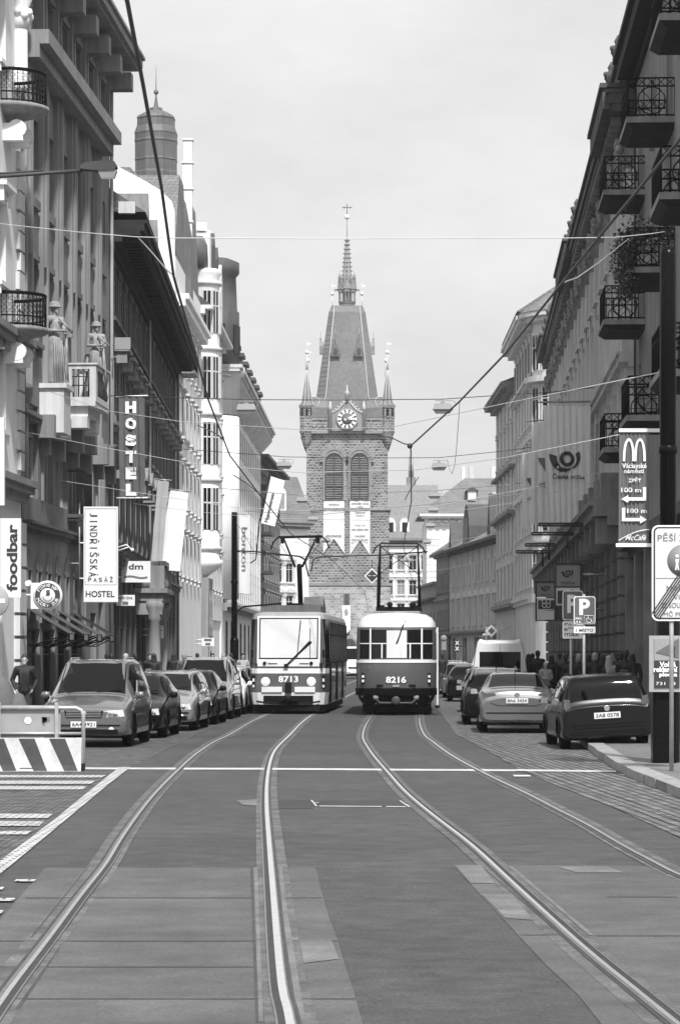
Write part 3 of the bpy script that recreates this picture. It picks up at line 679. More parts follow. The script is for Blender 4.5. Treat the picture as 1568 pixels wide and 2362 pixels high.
# ---- D: white building with rounded oriel
def white_oriel():
    P0 = (-11.77+.0148*183, 183.05, 0); P1 = (-11.77+.0148*207.9, 207.9, 0)
    b = Bld('white_oriel_building', 'white building with a rounded oriel tower between the stepped gable and corner turret', P0, P1)
    L = b.L; U = bays(L-6, 5, .5); U = [u+6 for u in U]; ops = []
    for z in (6.4, 10.6, 14.8, 19.0): ops += [(u-.55, u+.55, z, z+2.4) for u in U]
    ops.append((6.5, L-1, .13, 4.2))
    b.wall(24.5, 14, ops, plaster_white, rec=.12)
    b.place(win_proto(1.1, 2.4, frame_g, glass, plaster_pale, 'flat', hd=.25, rec=.06, sp=.02), [((o[0]+o[1])/2, o[2]) for o in ops[:-1]])
    b.part('cornice', cornice_mb(L, 24.0, [(.3, .3), (.25, .8)]), plaster_pale)
    m = MB(); m.prism([(-.7, 24.55), (5, 29), (14, 24.55)], 0, L, 'x'); b.part('roof', m, dark_mansard)
    # oriel: half-round shaft on a corbel
    m = MB(); r = 1.12; c = (2.2, 0)
    m.lathe([(.3, 6.9), (1.0, 7.4), (r+.2, 7.7), (r+.2, 8.0), (r, 8.05), (r, 26.6), (r+.12, 26.8), (r+.12, 27.0), (r, 27.1), (.05, 27.12)], 20, c); orl = b.part('oriel', m, plaster_white)
    m = MB()
    for z in (10.0, 14.3, 18.6, 22.9):
        for t in (PI*1.1, PI*1.28, PI*1.46, PI*1.64, PI*1.82):
            a = Matrix.Translation((c[0]+(r+.01)*math.cos(t), c[1]+(r+.01)*math.sin(t), z)) @ Matrix.Rotation(t+PI/2, 4, 'Z'); m.M = a
            m.k = 0; m.box(-.24, .24, -.03, .1, 0, 2.7); m.k = 1; m.box(-.03, .03, -.06, -.031, 0, 2.7); m.box(-.3, -.24, -.07, .05, -.05, 2.75); m.box(.24, .3, -.07, .05, -.05, 2.75); m.box(-.24, .24, -.06, -.031, 1.7, 1.78)
    m.M = Matrix(); m.build('window', [glass, frame_w], orl)
    m = MB()
    for z in (8.6, 13.1, 17.4, 21.7, 26.0): m.cut(); m.lathe([(r, z), (r+.16, z+.05), (r+.16, z+.25), (r, z+.3)], 20, c)
    m.split('oriel_band', plaster_pale, orl)
    m = MB(); m.lathe([(r-.1, 27.1), (r-.15, 28.6), (r-.4, 29.2), (.02, 29.3)], 16, (1.6, .6)); m.build('metal_cap', roof_metal, orl)
    m = MB(); m.prism([(3.0, 27.3), (3.0, 29.4), (4.2, 30.0), (5, 29.4), (5, 27.3)], -.4, .5, 'y'); m.box(3.4, 4.4, -.2, .5, 29.9, 30.4); m.build('parapet_gable', plaster_white, orl)
    # tall slab gables further on
    for (u, z, mm) in ((9.5, 30.6, dark_mansard), (13.5, 30.2, dark_mansard), (18, 29.6, plaster_white)):
        m = MB(); m.prism([(u-1.1, 24.5), (u+1.1, 24.5), (u+1.1, z-1), (u, z), (u-1.1, z-1)], -.35, 3, 'y'); b.part('dormer', m, mm)
    m = MB(); m.box(.6, 5, -.5, 0, .13, 6.8); m.k = 1
    for k in range(4): m.box(.9+1*k, 1.6+1*k, -.53, -.501, 3.0, 6.0); m.box(.9+1*k, 1.6+1*k, -.53, -.501, .4, 2.6)
    b.part('shopfront', m, [plaster_mid, glass])
    return b
white_oriel()
# ---- E: white corner building with bracketed eaves and dark mansard
def white_corner():
    P0 = (-11.77+.0148*208.1, 208.1, 0); P1 = (-11.77+.0148*273, 273, 0)
    b = Bld('bracketed_white_building', 'white building with dark mansard attic, bracketed eaves and narrow window strips', P0, P1)
    L = b.L; n = 17; U = [4+(L-4.5)*(k+.5)/n for k in range(n)]; ops = []
    for z in (6.6, 10.4, 14.2, 18.0): ops += [(u-.6, u+.6, z, z+2.4) for u in U]
    ops += [(u-1.3, u+1.3, .13, 4.3) for u in U[::2]]
    b.wall(23.2, 14, ops, plaster_white, rec=.1)
    b.place(win_proto(1.2, 2.4, frame_g, glass, plaster_pale, None, sur=.1, sill=False, rec=.03, sp=.01), [((o[0]+o[1])/2, o[2]) for o in ops[:n*4]])
    b.place(win_proto(2.6, 4.17, frame_d, glass, plaster_pale, None, False, sur=.1, rec=.04, sp=.01), [((o[0]+o[1])/2, o[2]) for o in ops[n*4:]])
    m = MB()
    for k in range(n+1): u = 4+(L-4.5)*k/n; m.cut(); m.box(u-.25, u+.25, -.05, 0, 6.0, 21.4)
    b.split('pilaster', m, plaster_white)
    b.part('string_course', cornice_mb(L, 5.0, [(.3, .35), (.3, .7)]), plaster_mid)
    b.part('cornice', cornice_mb(L, 22.4, [(.3, .6), (.25, 1.3), (.25, 1.5)], .3, 0), plaster_pale)
    m = MB()
    for k in range(int((L-3)/2.1)):
        u = 2.5+2.1*k; m.cut(); m.prism([(0, 20.9), (-.5, 21.2), (-1.3, 22.1), (-1.3, 22.38), (0, 22.38)], u-.3, u+.3, 'x')
    b.split('eaves_bracket', m, plaster_pale)
    m = MB(); m.prism([(.3, 23.2), (1.2, 26.4), (3.5, 27.5), (13, 27.5), (13, 23.2)], 3, L, 'x'); rf = b.part('mansard_roof', m, dark_mansard)
    m = MB()
    for k in range(9): u = 7+7*k; m.cut(); m.box(u-1.2, u+1.2, -.1, 2.5, 23.25, 26.6); m.box(u-1.5, u+1.5, -.3, 2.6, 26.6, 26.9)
    m.split('dormer', dark_mansard, rf)
    # round corner turret
    k_ = 208.0/FL; c = (2.2, .75)
    m = MB(); m.lathe([(1.9, 23.2), (1.9, 27.3), (1.75, 27.4), (1.65, 29.9), (1.9, 30.2), (1.9, 31.0), (1.2, 31.3), (.05, 31.4)], 20, c); tr = b.part('corner_turret', m, dark_mansard)
    m = MB()
    for t in (PI*1.1, PI*1.35, PI*1.6, PI*1.85):
        m.M = Matrix.Translation((c[0]+1.9*math.cos(t), c[1]+1.9*math.sin(t), 24.2)) @ Matrix.Rotation(t+PI/2, 4, 'Z'); m.box(-.35, .35, -.04, .1, 0, 2.1)
    m.M = Matrix(); m.build('window', glass, tr)
    m = MB(); m.lathe([(1.95, 19.6), (1.95, 22.4), (2.3, 22.6), (2.3, 23.19)], 20, c); m.lathe([(1.9, 5.9), (1.9, 19.5)], 20, c); m.build('turret_wall', plaster_white, tr)
    return b
white_corner()
# ---- F/G: far left pieces
b = Bld('far_building', 'narrow grey building with dark bay balconies at the far end of the left side', (-8.0, 273.3, 0), (-6.6, 310, 0))
U = bays(b.L, 8, 1); ops = [(u-.55, u+.55, z, z+2.2) for z in (5.6, 9.4, 13.2, 17) for u in U]
b.wall(21, 12, ops, plaster_dark); b.place(win_proto(1.1, 2.2, frame_g, glass, plaster_mid, 'flat'), [((o[0]+o[1])/2, o[2]) for o in ops])
b.part('cornice', cornice_mb(b.L, 20.6, [(.3, .5), (.3, 1.1)]), stone_dark)
m = MB(); m.prism([(-.5, 21.2), (4, 25), (12, 21.2)], 0, b.L, 'x'); b.part('roof', m, roof_metal)
for z in (9.6, 13.4, 18.0):
    m = MB(); m.box(1, 6, -1.2, 0, z, z+.3); m.box(1, 1.2, -1.2, -1.0, z+.3, z+1.2); m.box(1, 6, -1.2, -1.12, z+1.1, z+1.2); b.part('balcony', m, frame_d)
b = Bld('tiled_roof_building', 'pale house with steep tiled roof and arched dormer left of the tower', W(560, 1504, 345).to_2d().to_3d(), W(712, 1504, 352).to_2d().to_3d())
b.root.location.z = 0; H = CH+(HZ-1215)*345/FL; ops = []
U = [b.loc(W(x, 1504, 348)).x for x in (590, 657, 700)]
for z in (2.6, 6.6, 10.6): ops += [(u-.62, u+.62, z, z+2.4) for u in U]
b.wall(H, 12, ops, plaster_white); b.place(win_proto(1.24, 2.4, frame_w, glass, plaster_pale, 'gable', hd=.25), [((o[0]+o[1])/2, o[2]) for o in ops])
b.part('cornice', cornice_mb(b.L, H, [(.3, .3), (.4, .9), (.2, 1.1)]), plaster_mid)
m = MB(); m.prism([(-1, H+.9), (2.2, CH+(HZ-1090)*345/FL), (10, CH+(HZ-1085)*345/FL), (12, H+.9)], 0, b.L, 'x'); rf = b.part('roof', m, roof_tile)
u = b.loc(W(657, 1500, 348)).x; m = MB(); z = H+2.2
m.prism([(u-.9, z), (u+.9, z), (u+.9, z+2)]+[(u+.9*math.cos(PI*k/8), z+2+.9*math.sin(PI*k/8)) for k in range(1, 8)]+[(u-.9, z+2)], -.3, 3, 'y'); dm = m.build('dormer', plaster_white, rf)
m = MB(); m.box(u-.6, u+.6, -.36, -.301, z+.3, z+2.1); m.build('window', glass_lit, dm)
m = MB(); m.box(b.L*.35, b.L*.35+1.6, 4, 5, CH+(HZ-1092)*345/FL-.2, CH+(HZ-1072)*345/FL); m.build('chimney', plaster_pale, rf)
m = MB(); m.tube([(b.L*.48, 3, 22), (b.L*.48, 3, CH+(HZ-1005)*345/FL)], .04, 4); m.tube([(b.L*.48-.7, 3, 27.2), (b.L*.48+.7, 3, 27.2)], .03, 4); m.tube([(b.L*.48-.5, 3, 26.8), (b.L*.48+.5, 3, 26.8)], .03, 4); m.build('aerial', steel, rf)
#@@PART2
# ================================================================ RIGHT SIDE (local u runs from the far end towards the camera)
RX = lambda Y: 9.6+.0415*(Y-90)
def iron_rail(m, u0, u1, y, z, h, pat=True):
    for zz in (z+.05, z+h-.22, z+h): m.tube([(u0, 0, zz), (u0, -y, zz), (u1, -y, zz), (u1, 0, zz)], .022, 4)
    n = int((u1-u0)/.16)
    for k in range(n+1): u = u0+(u1-u0)*k/n; m.tube([(u, -y, z), (u, -y, z+h)], .012, 3)
    for q in range(7):
        for u in (u0, u1): m.tube([(u, -y*q/6, z), (u, -y*q/6, z+h)], .014, 4)
    for u in (u0, u1):            # wheel motif on the end panels
        c = (u, -y*.5, z+h*.42); r = y*.3
        m.tube([(c[0], c[1]+r*math.cos(t), c[2]+r*math.sin(t)) for t in [2*PI*k/14 for k in range(15)]], .018, 4, False)
        for k in range(4): t = PI*k/4; m.tube([(u, c[1]-r*math.cos(t), c[2]-r*math.sin(t)), (u, c[1]+r*math.cos(t), c[2]+r*math.sin(t))], .012, 3)
        for k in range(5):
            a = -y*k/5; m.tube([(u, a, z+h-.22), (u, a-y/5, z+h)], .012, 3); m.tube([(u, a, z+h), (u, a-y/5, z+h-.22)], .012, 3)
def balcony_house():
    b = Bld('balcony_building', 'dark streaky building with iron balconies stacked up its front at the right edge', (RX(92.6), 92.6, 0), (RX(54), 54, 0))
    L = b.L; ops = []; bc = [b.u_at(Y) for Y in (89.5, 77.5, 65.2)]
    for z in (8.5, 12.5, 16.6, 20.4):
        if z < 20: ops += [(u-.6, u+.6, z, z+2.6) for u in bc]
        ops += [(u-.45, u+.45, z+.7, z+2.3) for u in [(bc[0]+bc[1])/2, (bc[1]+bc[2])/2, bc[2]+6] if z < 20]
    sh = [(.8+4.6*k, 4.6+4.6*k, .13, 4.4) for k in range(8)]
    b.wall(21.3, 14, ops+sh, plaster_r)
    b.place(win_proto(1.2, 2.6, frame_d, glass, plaster_mid, None, sill=False, sur=.12), [((o[0]+o[1])/2, o[2]) for o in ops if o[3]-o[2] > 2])
    b.place(win_proto(.9, 1.6, frame_d, glass, plaster_mid, None, sill=True, sur=.08), [((o[0]+o[1])/2, o[2]) for o in ops if o[3]-o[2] < 2])
    b.place(win_proto(3.8, 4.27, frame_w, glass_lit, plaster_mid, None, sill=False, sur=.1, cols=3, tr=.72), [((o[0]+o[1])/2, .13) for o in sh])
    m = MB()
    for k in range(9): m.cut(); m.box(4.6*k+.1, 4.6*k+.7, -.35, 0, .13, 5.0)
    b.split('shop_pillar', m, rust_stone)
    b.part('string_course', cornice_mb(L, 5.0, [(.25, .25), (.3, .6)]), stone_dark)
    b.part('cornice', cornice_mb(L, 20.5, [(.3, .12), (.5, .6), (.2, .75)], .2, 0), soot_shade)
    m = MB(); m.prism([(-.72, 21.5), (3, 28), (14, 30), (14, 21.5)], 0, L, 'x'); b.part('roof', m, dark_mansard)
    m = MB(); m.box(.05, .2, -.06, 0, 5.5, 20.5); b.part('drainpipe', m, frame_d)
    for z in (8.35, 12.35, 16.4, 20.3):
        for i, u in enumerate(bc):
            if z > 20 and i < 2: continue
            m = MB(); m.k = 1; u0, u1 = u-1.6, u+1.6; m.frustum((u0+.12, u1-.12, -1.1, 0), (u0, u1, -1.3, 0), z-.3, z-.16); m.k = 0; m.box(u0, u1, -1.3, 0, z-.158, z)  # slab underside coloured near-black to paint in its shade
            sl_ = b.part('balcony_slab', m, [plaster_mid, soot_shade])
            m = MB(); iron_rail(m, u0+.05, u1-.05, 1.24, z, 1.05); m.build('balcony_rail', iron, sl_)
    return b
bR1 = balcony_house()
def post_office():
    b = Bld('post_office_building', 'long ornate building with giant pilasters, window hoods and heavy dark bracketed eaves', (13.27, 175, 0), (RX(93.0), 93.0, 0))
    L = b.L; n = 19; U = bays(L, n, .8); ops = []; ris = [i for i in range(n) if i in (0, 1, 8, 9, 10, 17, 18)]
    rows = [(8.3, 2.9, 'gable'), (13.0, 2.4, 'flat'), (17.0, 1.7, None)]
    for z, h, _ in rows: ops += [(u-.62, u+.62, z, z+h) for u in U]
    gr = [(u-1.1, u+1.1, .5, 4.4) for u in U]
    b.wall(20.2, 16, ops+gr, stone_r, rec=.2)
    for z, h, hd in rows: b.place(win_proto(1.24, h, frame_g, glass, plaster_pale, hd, hd=.45, sur=.18, rec=.12, sp=.04), [(u, z) for u in U])
    b.place(win_proto(2.2, 3.9, frame_d, glass, stone_dark, None, False, sur=.2), [(u, .5) for u in U])
    # rusticated ground floor
    for k in range(n+1):
        u = .8+(L-1.6)*k/n; m = MB()
        for q in range(9): m.box(u-.62+.03*(q % 2), u+.62-.03*(q % 2), -.5, 0, .14+q*.62, .14+q*.62+.53); m.box(u-.5, u+.5, -.36, 0, .14+q*.62+.53, .14+(q+1)*.62)
        b.part('rusticated_pier', m, rust_stone)
    b.part('cornice', cornice_mb(L, 5.75, [(.4, .5), (.3, .9), (.35, 1.35), (.2, 1.5)]), rust_stone)
    m = MB()
    for k in range(n+1): u = .8+(L-1.6)*k/n; m.cut(); m.box(u-.3, u+.3, -1.25, -.52, 5.55, 6.4); m.box(u-.55, u+.55, -1.1, 0, 7.01, 7.9)
    b.split('console_bracket', m, rust_stone)
    for k in range(n+1):                     # giant pilasters with leafy capitals
        u = .8+(L-1.6)*k/n; p = .3; m = MB(); m.box(u-.36, u+.36, -p, 0, 12.4, 18.0); m.box(u-.46, u+.46, -p-.1, 0, 11.9, 12.4); m.box(u-.3, u+.3, -.3, 0, 7.9, 11.4)
        pl = b.part('pilaster', m, plaster_pale)
        m = MB(); m.frustum((u-.38, u+.38, -p-.02, 0), (u-.6, u+.6, -p-.28, 0), 18.0, 18.8); m.box(u-.65, u+.65, -p-.32, 0, 18.8, 18.95)
        for (a, z, r) in ((-.52, 18.62, .17), (.52, 18.62, .17), (-.25, 18.35, .15), (.25, 18.35, .15), (0, 18.6, .16), (-.42, 18.15, .12), (.42, 18.15, .12)): m.ball((u+a, -p-.2, z), r, 6)
        m.build('capital', stone_light, pl)
    b.part('string_course', cornice_mb(L, 11.4, [(.15, .2), (.25, .5), (.1, .6)]), stone_r)
    b.part('cornice', cornice_mb(L, 19.0, [(.5, .25), (.3, .4), (.25, .75), (.35, .85), (.12, .95)], .3, .25), stone_dark)
    for (a, c) in ((0, .8+(L-1.6)*2/n), (.8+(L-1.6)*8/n, .8+(L-1.6)*11/n), (.8+(L-1.6)*17/n, L)):      # projecting risalit eaves and attic blocks
        m = MB(); m.box(a, c, -1.05, .2, 19.9, 20.6); m.box(a-.1, c+.1, -1.15, .2, 20.6, 20.75); m.box(a+.2, c-.2, -.5, 1, 20.76, 21.5); m.box(a, c, -.62, 1.1, 21.5, 21.7); b.part('attic_block', m, stone_dark)
    m = MB()
    for k in range(int(L/.95)): u = .4+.95*k; m.cut(); m.box(u-.17, u+.17, -.72, -.41, 19.52, 19.79)
    b.split('cornice_bracket', m, rust_stone)
    m = MB()
    for k in range(n+1):
        u = .8+(L-1.6)*k/n; z = 21.71 if (k < 3 or 7 < k < 12 or k > 16) else 20.53; m.cut(); m.lathe([(.14, z), (.2, z+.1), (.24, z+.35), (.1, z+.5), (.14, z+.6), (.03, z+.8)], 7, (u, -.5)); [m.ball((u+.2*math.cos(q), -.5+.2*math.sin(q), z+.25+.1*(q % 2)), .11, 5) for q in range(6)]
    b.split('roof_ornament', m, stone_dark)
    m = MB(); m.prism([(-.5, 20.53), (4, 24.5), (12, 25), (16, 20.53)], .01, L-.01, 'x'); b.part('roof', m, roof_metal)
    m = MB(); m.tube([(L-2.4, -.12, .2), (L-2.4, -.12, 19)], .08, 6); m.tube([(L*.55, -.12, .2), (L*.55, -.12, 19)], .08, 6); b.part('drainpipe', m, frame_d)
    return b
bR2 = post_office()
def curved_corner():
    # far facade along the street, then a curved corner turning into the side street
    Xf = lambda Y: 11.84+.0082*Y
    b = Bld('curved_corner_building', 'pale building with a rounded sunlit corner and smooth overhanging eaves', (Xf(219), 219, 0), (Xf(197), 197, 0))
    L = b.L; U = bays(L, 6, .3); ops = []; rows = (6.6, 10.4, 14.2, 18.0)
    for z in rows+(21.6,): ops += [(u-.6, u+.6, z, z+2.3) for u in U]
    b.wall(24.9, 14, ops, plaster_pale, rec=.14); b.place(win_proto(1.2, 2.3, frame_g, glass, plaster_pale, 'flat', hd=.2, rec=.08, sp=.02), [((o[0]+o[1])/2, o[2]) for o in ops])
    m = MB()
    for k in range(7): u = .3+(L-.6)*k/6; m.cut(); m.box(u-.25, u+.25, -.12, 0, 20.9, 24)
    b.split('pilaster', m, plaster_mid)
    # corner drum: path of the curved wall in local coordinates
    r = 3.2; path = [(L+r*math.sin(t), r-r*math.cos(t)) for t in [PI/2*1.0*k/10 for k in range(11)]]+[(L+r+.2, 14)]
    def ring(off):
        out = []
        for i, p in enumerate(path):
            t = PI/2*min(i, 10)/10; out.append((p[0]+off*math.sin(t), p[1]-off*math.cos(t)))
        return out
    def band(m, z0, z1, off, inner=-.6):
        a = ring(off); c = ring(inner); m.prism([(L, -off)]+a[1:]+c[::-1][:-1]+[(L, -inner)], z0, z1, 'z')
    m = MB(); m.prism([(L+.002, 0)]+ring(0)[1:]+[(L+.002, 14)], .0, 24.9, 'z'); drum = b.part('corner_wall', m, plaster_pale)
    m = MB()
    for z0, z1, o in ((5.4, 6.0, .35), (9.6, 9.8, .15), (13.2, 13.5, .25), (17.1, 17.3, .2), (20.7, 21.1, .55), (24.9, 25.2, .6), (25.2, 25.5, 1.0)): band(m, z0, z1, o)
    m.build('corner_cornice', plaster_pale, drum)
    m = MB()
    for z in rows+(21.6,):
        for t in (.35, .8, 1.25):
            m.cut(); m.M = Matrix.Translation((L+r*math.sin(t), r-r*math.cos(t), z)) @ Matrix.Rotation(t, 4, 'Z'); m.k = 0; m.box(-.5, .5, -.03, .2, 0, 2.3); m.k = 1
            m.box(-.04, .04, -.06, -.031, 0, 2.3); m.box(-.62, -.5, -.09, .1, -.1, 2.4); m.box(.5, .62, -.09, .1, -.1, 2.4); m.box(-.62, .62, -.09, .1, 2.4, 2.55); m.box(-.5, .5, -.055, -.031, 1.5, 1.57)
        for yy in (6, 9, 12):
            m.cut(); m.M = Matrix.Translation((L+r+.1, yy, z)) @ Matrix.Rotation(PI/2, 4, 'Z'); m.k = 0; m.box(-.5, .5, -.03, .2, 0, 2.3); m.k = 1
            m.box(-.04, .04, -.06, -.031, 0, 2.3); m.box(-.62, -.5, -.09, .1, -.1, 2.4); m.box(.5, .62, -.09, .1, -.1, 2.4)
    m.M = Matrix(); m.split('window', [glass, frame_w], drum)
    for z, st in ((5.4, [(.3, .2), (.3, .35)]), (13.2, [(.3, .25)]), (20.7, [(.2, .35), (.2, .55)]), (24.6, [(.3, .6), (.3, 1.0), (.3, 1.15)])): b.part('cornice', cornice_mb(L-.003, z, st), plaster_pale)
    m = MB(); m.prism([(-1.1, 25.8), (3, 28.5), (14, 29), (14, 25.5)], 0, L, 'x'); b.part('roof', m, roof_tile)
    m = MB(); o = ring(1.05); m.add([(p[0], p[1], 25.52) for p in o]+[(L, 3, 28.3), (L, 13.9, 28.5)], [(i, i+1, len(o)) for i in range(len(o)-1)]+[(len(o)-1, len(o)+1, len(o))]); b.part('roof', m, roof_tile)
    return b
curved_corner()
b = Bld('narrow_grey_building', 'narrow grey-white building beyond the rounded corner with a lower eaves line', (13.45, 243, 0), (13.6, 219.3, 0))
U = bays(b.L, 5, .5); ops = [(u-.6, u+.6, z, z+2.2) for z in (6.3, 10, 13.6, 17.4, 20.4) for u in U]
b.wall(22.8, 14, ops, stone_r, rec=.14); b.place(win_proto(1.2, 2.2, frame_g, glass, plaster_pale, 'flat', hd=.2, rec=.08, sp=.02), [((o[0]+o[1])/2, o[2]) for o in ops])
for z, st in ((5.3, [(.2, .2), (.3, .5)]), (12.6, [(.2, .2), (.25, .6)]), (16.4, [(.25, .45)]), (22.3, [(.3, .5), (.25, 1.0), (.2, 1.1)])): b.part('cornice', cornice_mb(b.L, z, st), plaster_mid)
m = MB(); m.prism([(-1, 23.05), (4, 25), (14, 23.05)], 0, b.L, 'x'); b.part('roof', m, roof_metal)
# gabled, ornamented low building bending across the view
def gabled():
    P0 = W(1040, 1504, 287); P1 = W(1168, 1504, 246); P0.z = P1.z = 0
    b = Bld('gabled_building', 'ornamented three storey building with sloping tiled roof, round gable and pointed dormers', P0, P1)
    L = b.L; U = bays(L, 9, .5); ops = []; H = 12.2
    for z, h in ((4.6, 2.3), (8.6, 1.9)): ops += [(u-.55, u+.55, z, z+h) for u in U]
    ops += [(u-1, u+1, .13, 3.2) for u in U[::2]]
    b.wall(H, 12, ops, stone_r)
    b.place(win_proto(1.1, 2.3, frame_w, glass, plaster_pale, 'gable', hd=.3), [(u, 4.6) for u in U]); b.place(win_proto(1.1, 1.9, frame_w, glass, plaster_pale, None), [(u, 8.6) for u in U])
    b.place(win_proto(2, 3.07, frame_d, glass, stone_dark, None, False), [(u, .13) for u in U[::2]])
    b.part('string_course', cornice_mb(L, 3.6, [(.2, .3), (.2, .5)]), plaster_mid); b.part('cornice', cornice_mb(L, 11.7, [(.3, .4), (.25, .9)]), stone_dark)
    m = MB(); m.prism([(-.9, 12.27), (6, 16.4), (12, 12.27)], 0, L, 'x'); rf = b.part('roof', m, roof_tile)
    u = L*.42; m = MB(); m.prism([(u-2.4, 12), (u+2.4, 12)]+[(u+2.4*math.cos(PI*k/10), 13+3.1*math.sin(PI*k/10)) for k in range(11)], -.6, 4, 'y'); g = m.build('round_gable', dark_mansard, rf)
    m = MB(); m.prism([(u-1.5, 12.3), (u+1.5, 12.3)]+[(u+1.5*math.cos(PI*k/8), 13+1.9*math.sin(PI*k/8)) for k in range(9)], -.68, -.61, 'y'); m.build('gable_panel', plaster_mid, g)
    for uu, zt in ((L*.1, 15.0), (L*.82, 16.2)):
        m = MB(); m.prism([(uu-1.3, 12), (uu+1.3, 12), (uu, zt)], -.6, 3, 'y'); m.build('dormer', dark_mansard, rf)
    m = MB(); m.box(L*.55, L*.55+1.6, 1, 2.2, 14, 16.9); m.build('chimney', plaster_pale, rf)
    m = MB()
    for k in range(10): u = .5+(L-1)*k/9; m.cut(); m.box(u-.22, u+.22, -.2, 0, 4, 11.6)
    b.split('pilaster', m, plaster_pale)
gabled()
P0 = W(1006, 1504, 306); P1 = W(1040, 1504, 287.3); P0.z = P1.z = 0
b = Bld('plain_low_building', 'plain low building with a downpipe between the gabled building and the tram', P0, P1)
U = bays(b.L, 6, .3); ops = [(u-.5, u+.5, z, z+1.9) for z in (4.4, 8.3) for u in U]
b.wall(12.4, 12, ops, plaster_mid); b.place(win_proto(1.0, 1.9, frame_w, glass, plaster_mid, None), [((o[0]+o[1])/2, o[2]) for o in ops])
b.part('cornice', cornice_mb(b.L, 12.0, [(.2, .3), (.25, .8)]), plaster_mid); b.part('string_course', cornice_mb(b.L, 7.2, [(.2, .15), (.25, .3)]), plaster_mid); b.part('string_course', cornice_mb(b.L, 3.4, [(.2, .15), (.25, .4)]), stone_dark)
m = MB(); m.prism([(-.8, 12.47), (6, 17), (12, 12.47)], 0, b.L, 'x'); b.part('roof', m, roof_tile)
m = MB(); m.tube([(b.L-.2, -.15, .2), (b.L-.2, -.15, 12)], .1, 6); b.part('drainpipe', m, frame_d)
P0 = W(968, 1504, 330); P1 = W(1006, 1504, 306.3); P0.z = P1.z = 0
b = Bld('small_gatehouse', 'small two storey house with dark moulded eaves and a pointed roof turret', P0, P1)
U = bays(b.L, 5, .3); ops = [(u-.4, u+.4, 4.4, 6.2) for u in U]
b.wall(9.6, 10, ops, plaster_mid); b.place(win_proto(.8, 1.8, frame_w, glass, plaster_mid, None), [((o[0]+o[1])/2, o[2]) for o in ops])
b.part('cornice', cornice_mb(b.L, 7.4, [(.25, .3), (.25, .8)]), stone_dark); b.part('cornice', cornice_mb(b.L, 9.4, [(.25, .4)]), plaster_mid)
m = MB(); m.frustum((b.L-5, b.L-1, 2, 6), (b.L-3.1, b.L-2.9, 3.9, 4.1), 9.6, 16.3); b.part('turret', m, plaster_mid)
# bright white neoclassical block with big tiled hip roof (behind)
P0 = W(985, 1504, 345); P1 = W(1200, 1504, 345); P0.z = P1.z = 0; k = 345/FL
b = Bld('white_corner_block', 'bright white block with grooved plaster, toothed cornice and big tiled hip roof', P0, P1)
H = CH+(HZ-1195)*k; U = [b.L*.12, b.L*.37, b.L*.62, b.L*.87]; ops = [(u-.6, u+.6, z, z+2) for z in (11.5,) for u in U[1:]]
b.wall(H, 20, ops, plaster_white); b.place(win_proto(1.2, 2, frame_w, glass, plaster_white, None), [((o[0]+o[1])/2, o[2]) for o in ops])
m = MB()
for q in range(11): m.box(-.06, 1.6, -.08, 0, 8+q*.78, 8.66+q*.78)
b.part('corner_quoins', m, plaster_white)
b.part('cornice', cornice_mb(b.L, H-.9, [(.35, .3), (.5, .4), (.25, .9), (.3, 1.2)], .8), plaster_white)
m = MB()
for q in range(14): m.cut(); m.box(.3+q*.85, .75+q*.85, -.8, -.41, H-.5, H-.08)
b.split('cornice_tooth', m, plaster_mid)
m = MB(); zt = CH+(HZ-1092)*k; m.add([(-1, -1.2, H+.5), (b.L+3, -1.2, H+.5), (b.L+3, 20, H+.5), (-1, 20, H+.5), (5.0, 9, zt), (b.L-1, 9, zt)], [(0, 1, 5, 4), (1, 2, 5), (2, 3, 4, 5), (3, 0, 4), (0, 3, 2, 1)]); rf = b.part('roof', m, roof_tile)
m = MB(); u = 5.6; m.box(u-.5, u+.5, 2.0, 5, H+2.3, H+3.5); m.k = 1; m.prism([(u-.8, H+3.5), (u+.8, H+3.5), (u, H+4.0)], 1.8, 5.2, 'y'); m.build('dormer', [plaster_pale, dark_mansard], rf)
for u in (4.6, 5.6, 8.3): m = MB(); m.box(u, u+.55, 9, 10, zt-.6, zt+1.5); m.build('chimney', plaster_pale, rf)
# pale ministry-like block far right of the tower
P0 = W(880, 1504, 420); P1 = W(996, 1504, 420); P0.z = P1.z = 0; k = 420/FL
b = Bld('mansard_building', 'pale many-windowed building with grey mansard roof and oval dormers right of the tower', P0, P1)
H = CH+(HZ-1245)*k; U = bays(b.L, 4, .2); ops = [(u-.55, u+.55, z, z+2.2) for z in (3.5, 7, 10.5, 14.2) for u in U]
b.wall(H, 14, ops, plaster_white); b.place(win_proto(1.1, 2.2, frame_w, glass, plaster_pale, 'flat', hd=.2), [((o[0]+o[1])/2, o[2]) for o in ops])
b.part('cornice', cornice_mb(b.L, H-.4, [(.3, .4), (.4, 1.0)]), plaster_mid)
m = MB(); m.prism([(-.9, H+.3), (.8, H+4.3), (3.5, H+8.4), (14, H+8.4), (14, H)], 0, b.L+1, 'x'); rf = b.part('mansard_roof', m, mat('slate_roof', .22, .7, .12, 2, streak=.2))
for u in (1.4, 3.4):
    m = MB(); m.prism([(u-.7, H+.9), (u+.7, H+.9)]+[(u+.7*math.cos(PI*q/8), H+2.3+1.0*math.sin(PI*q/8)) for q in range(9)], -.5, 3, 'y'); m.k = 1; m.box(u-.35, u+.35, -.56, -.501, H+1.1, H+2.6); m.build('dormer', [plaster_white, glass], rf)
m = MB(); m.box(3.8, 5.2, 4, 5, H+8, H+9.6); m.build('chimney', plaster_mid, rf); m = MB(); m.lathe([(.4, H+9.6), (.35, H+12.7)], 8, (4.5, 4.5)); m.build('flue_pipe', steel, rf)
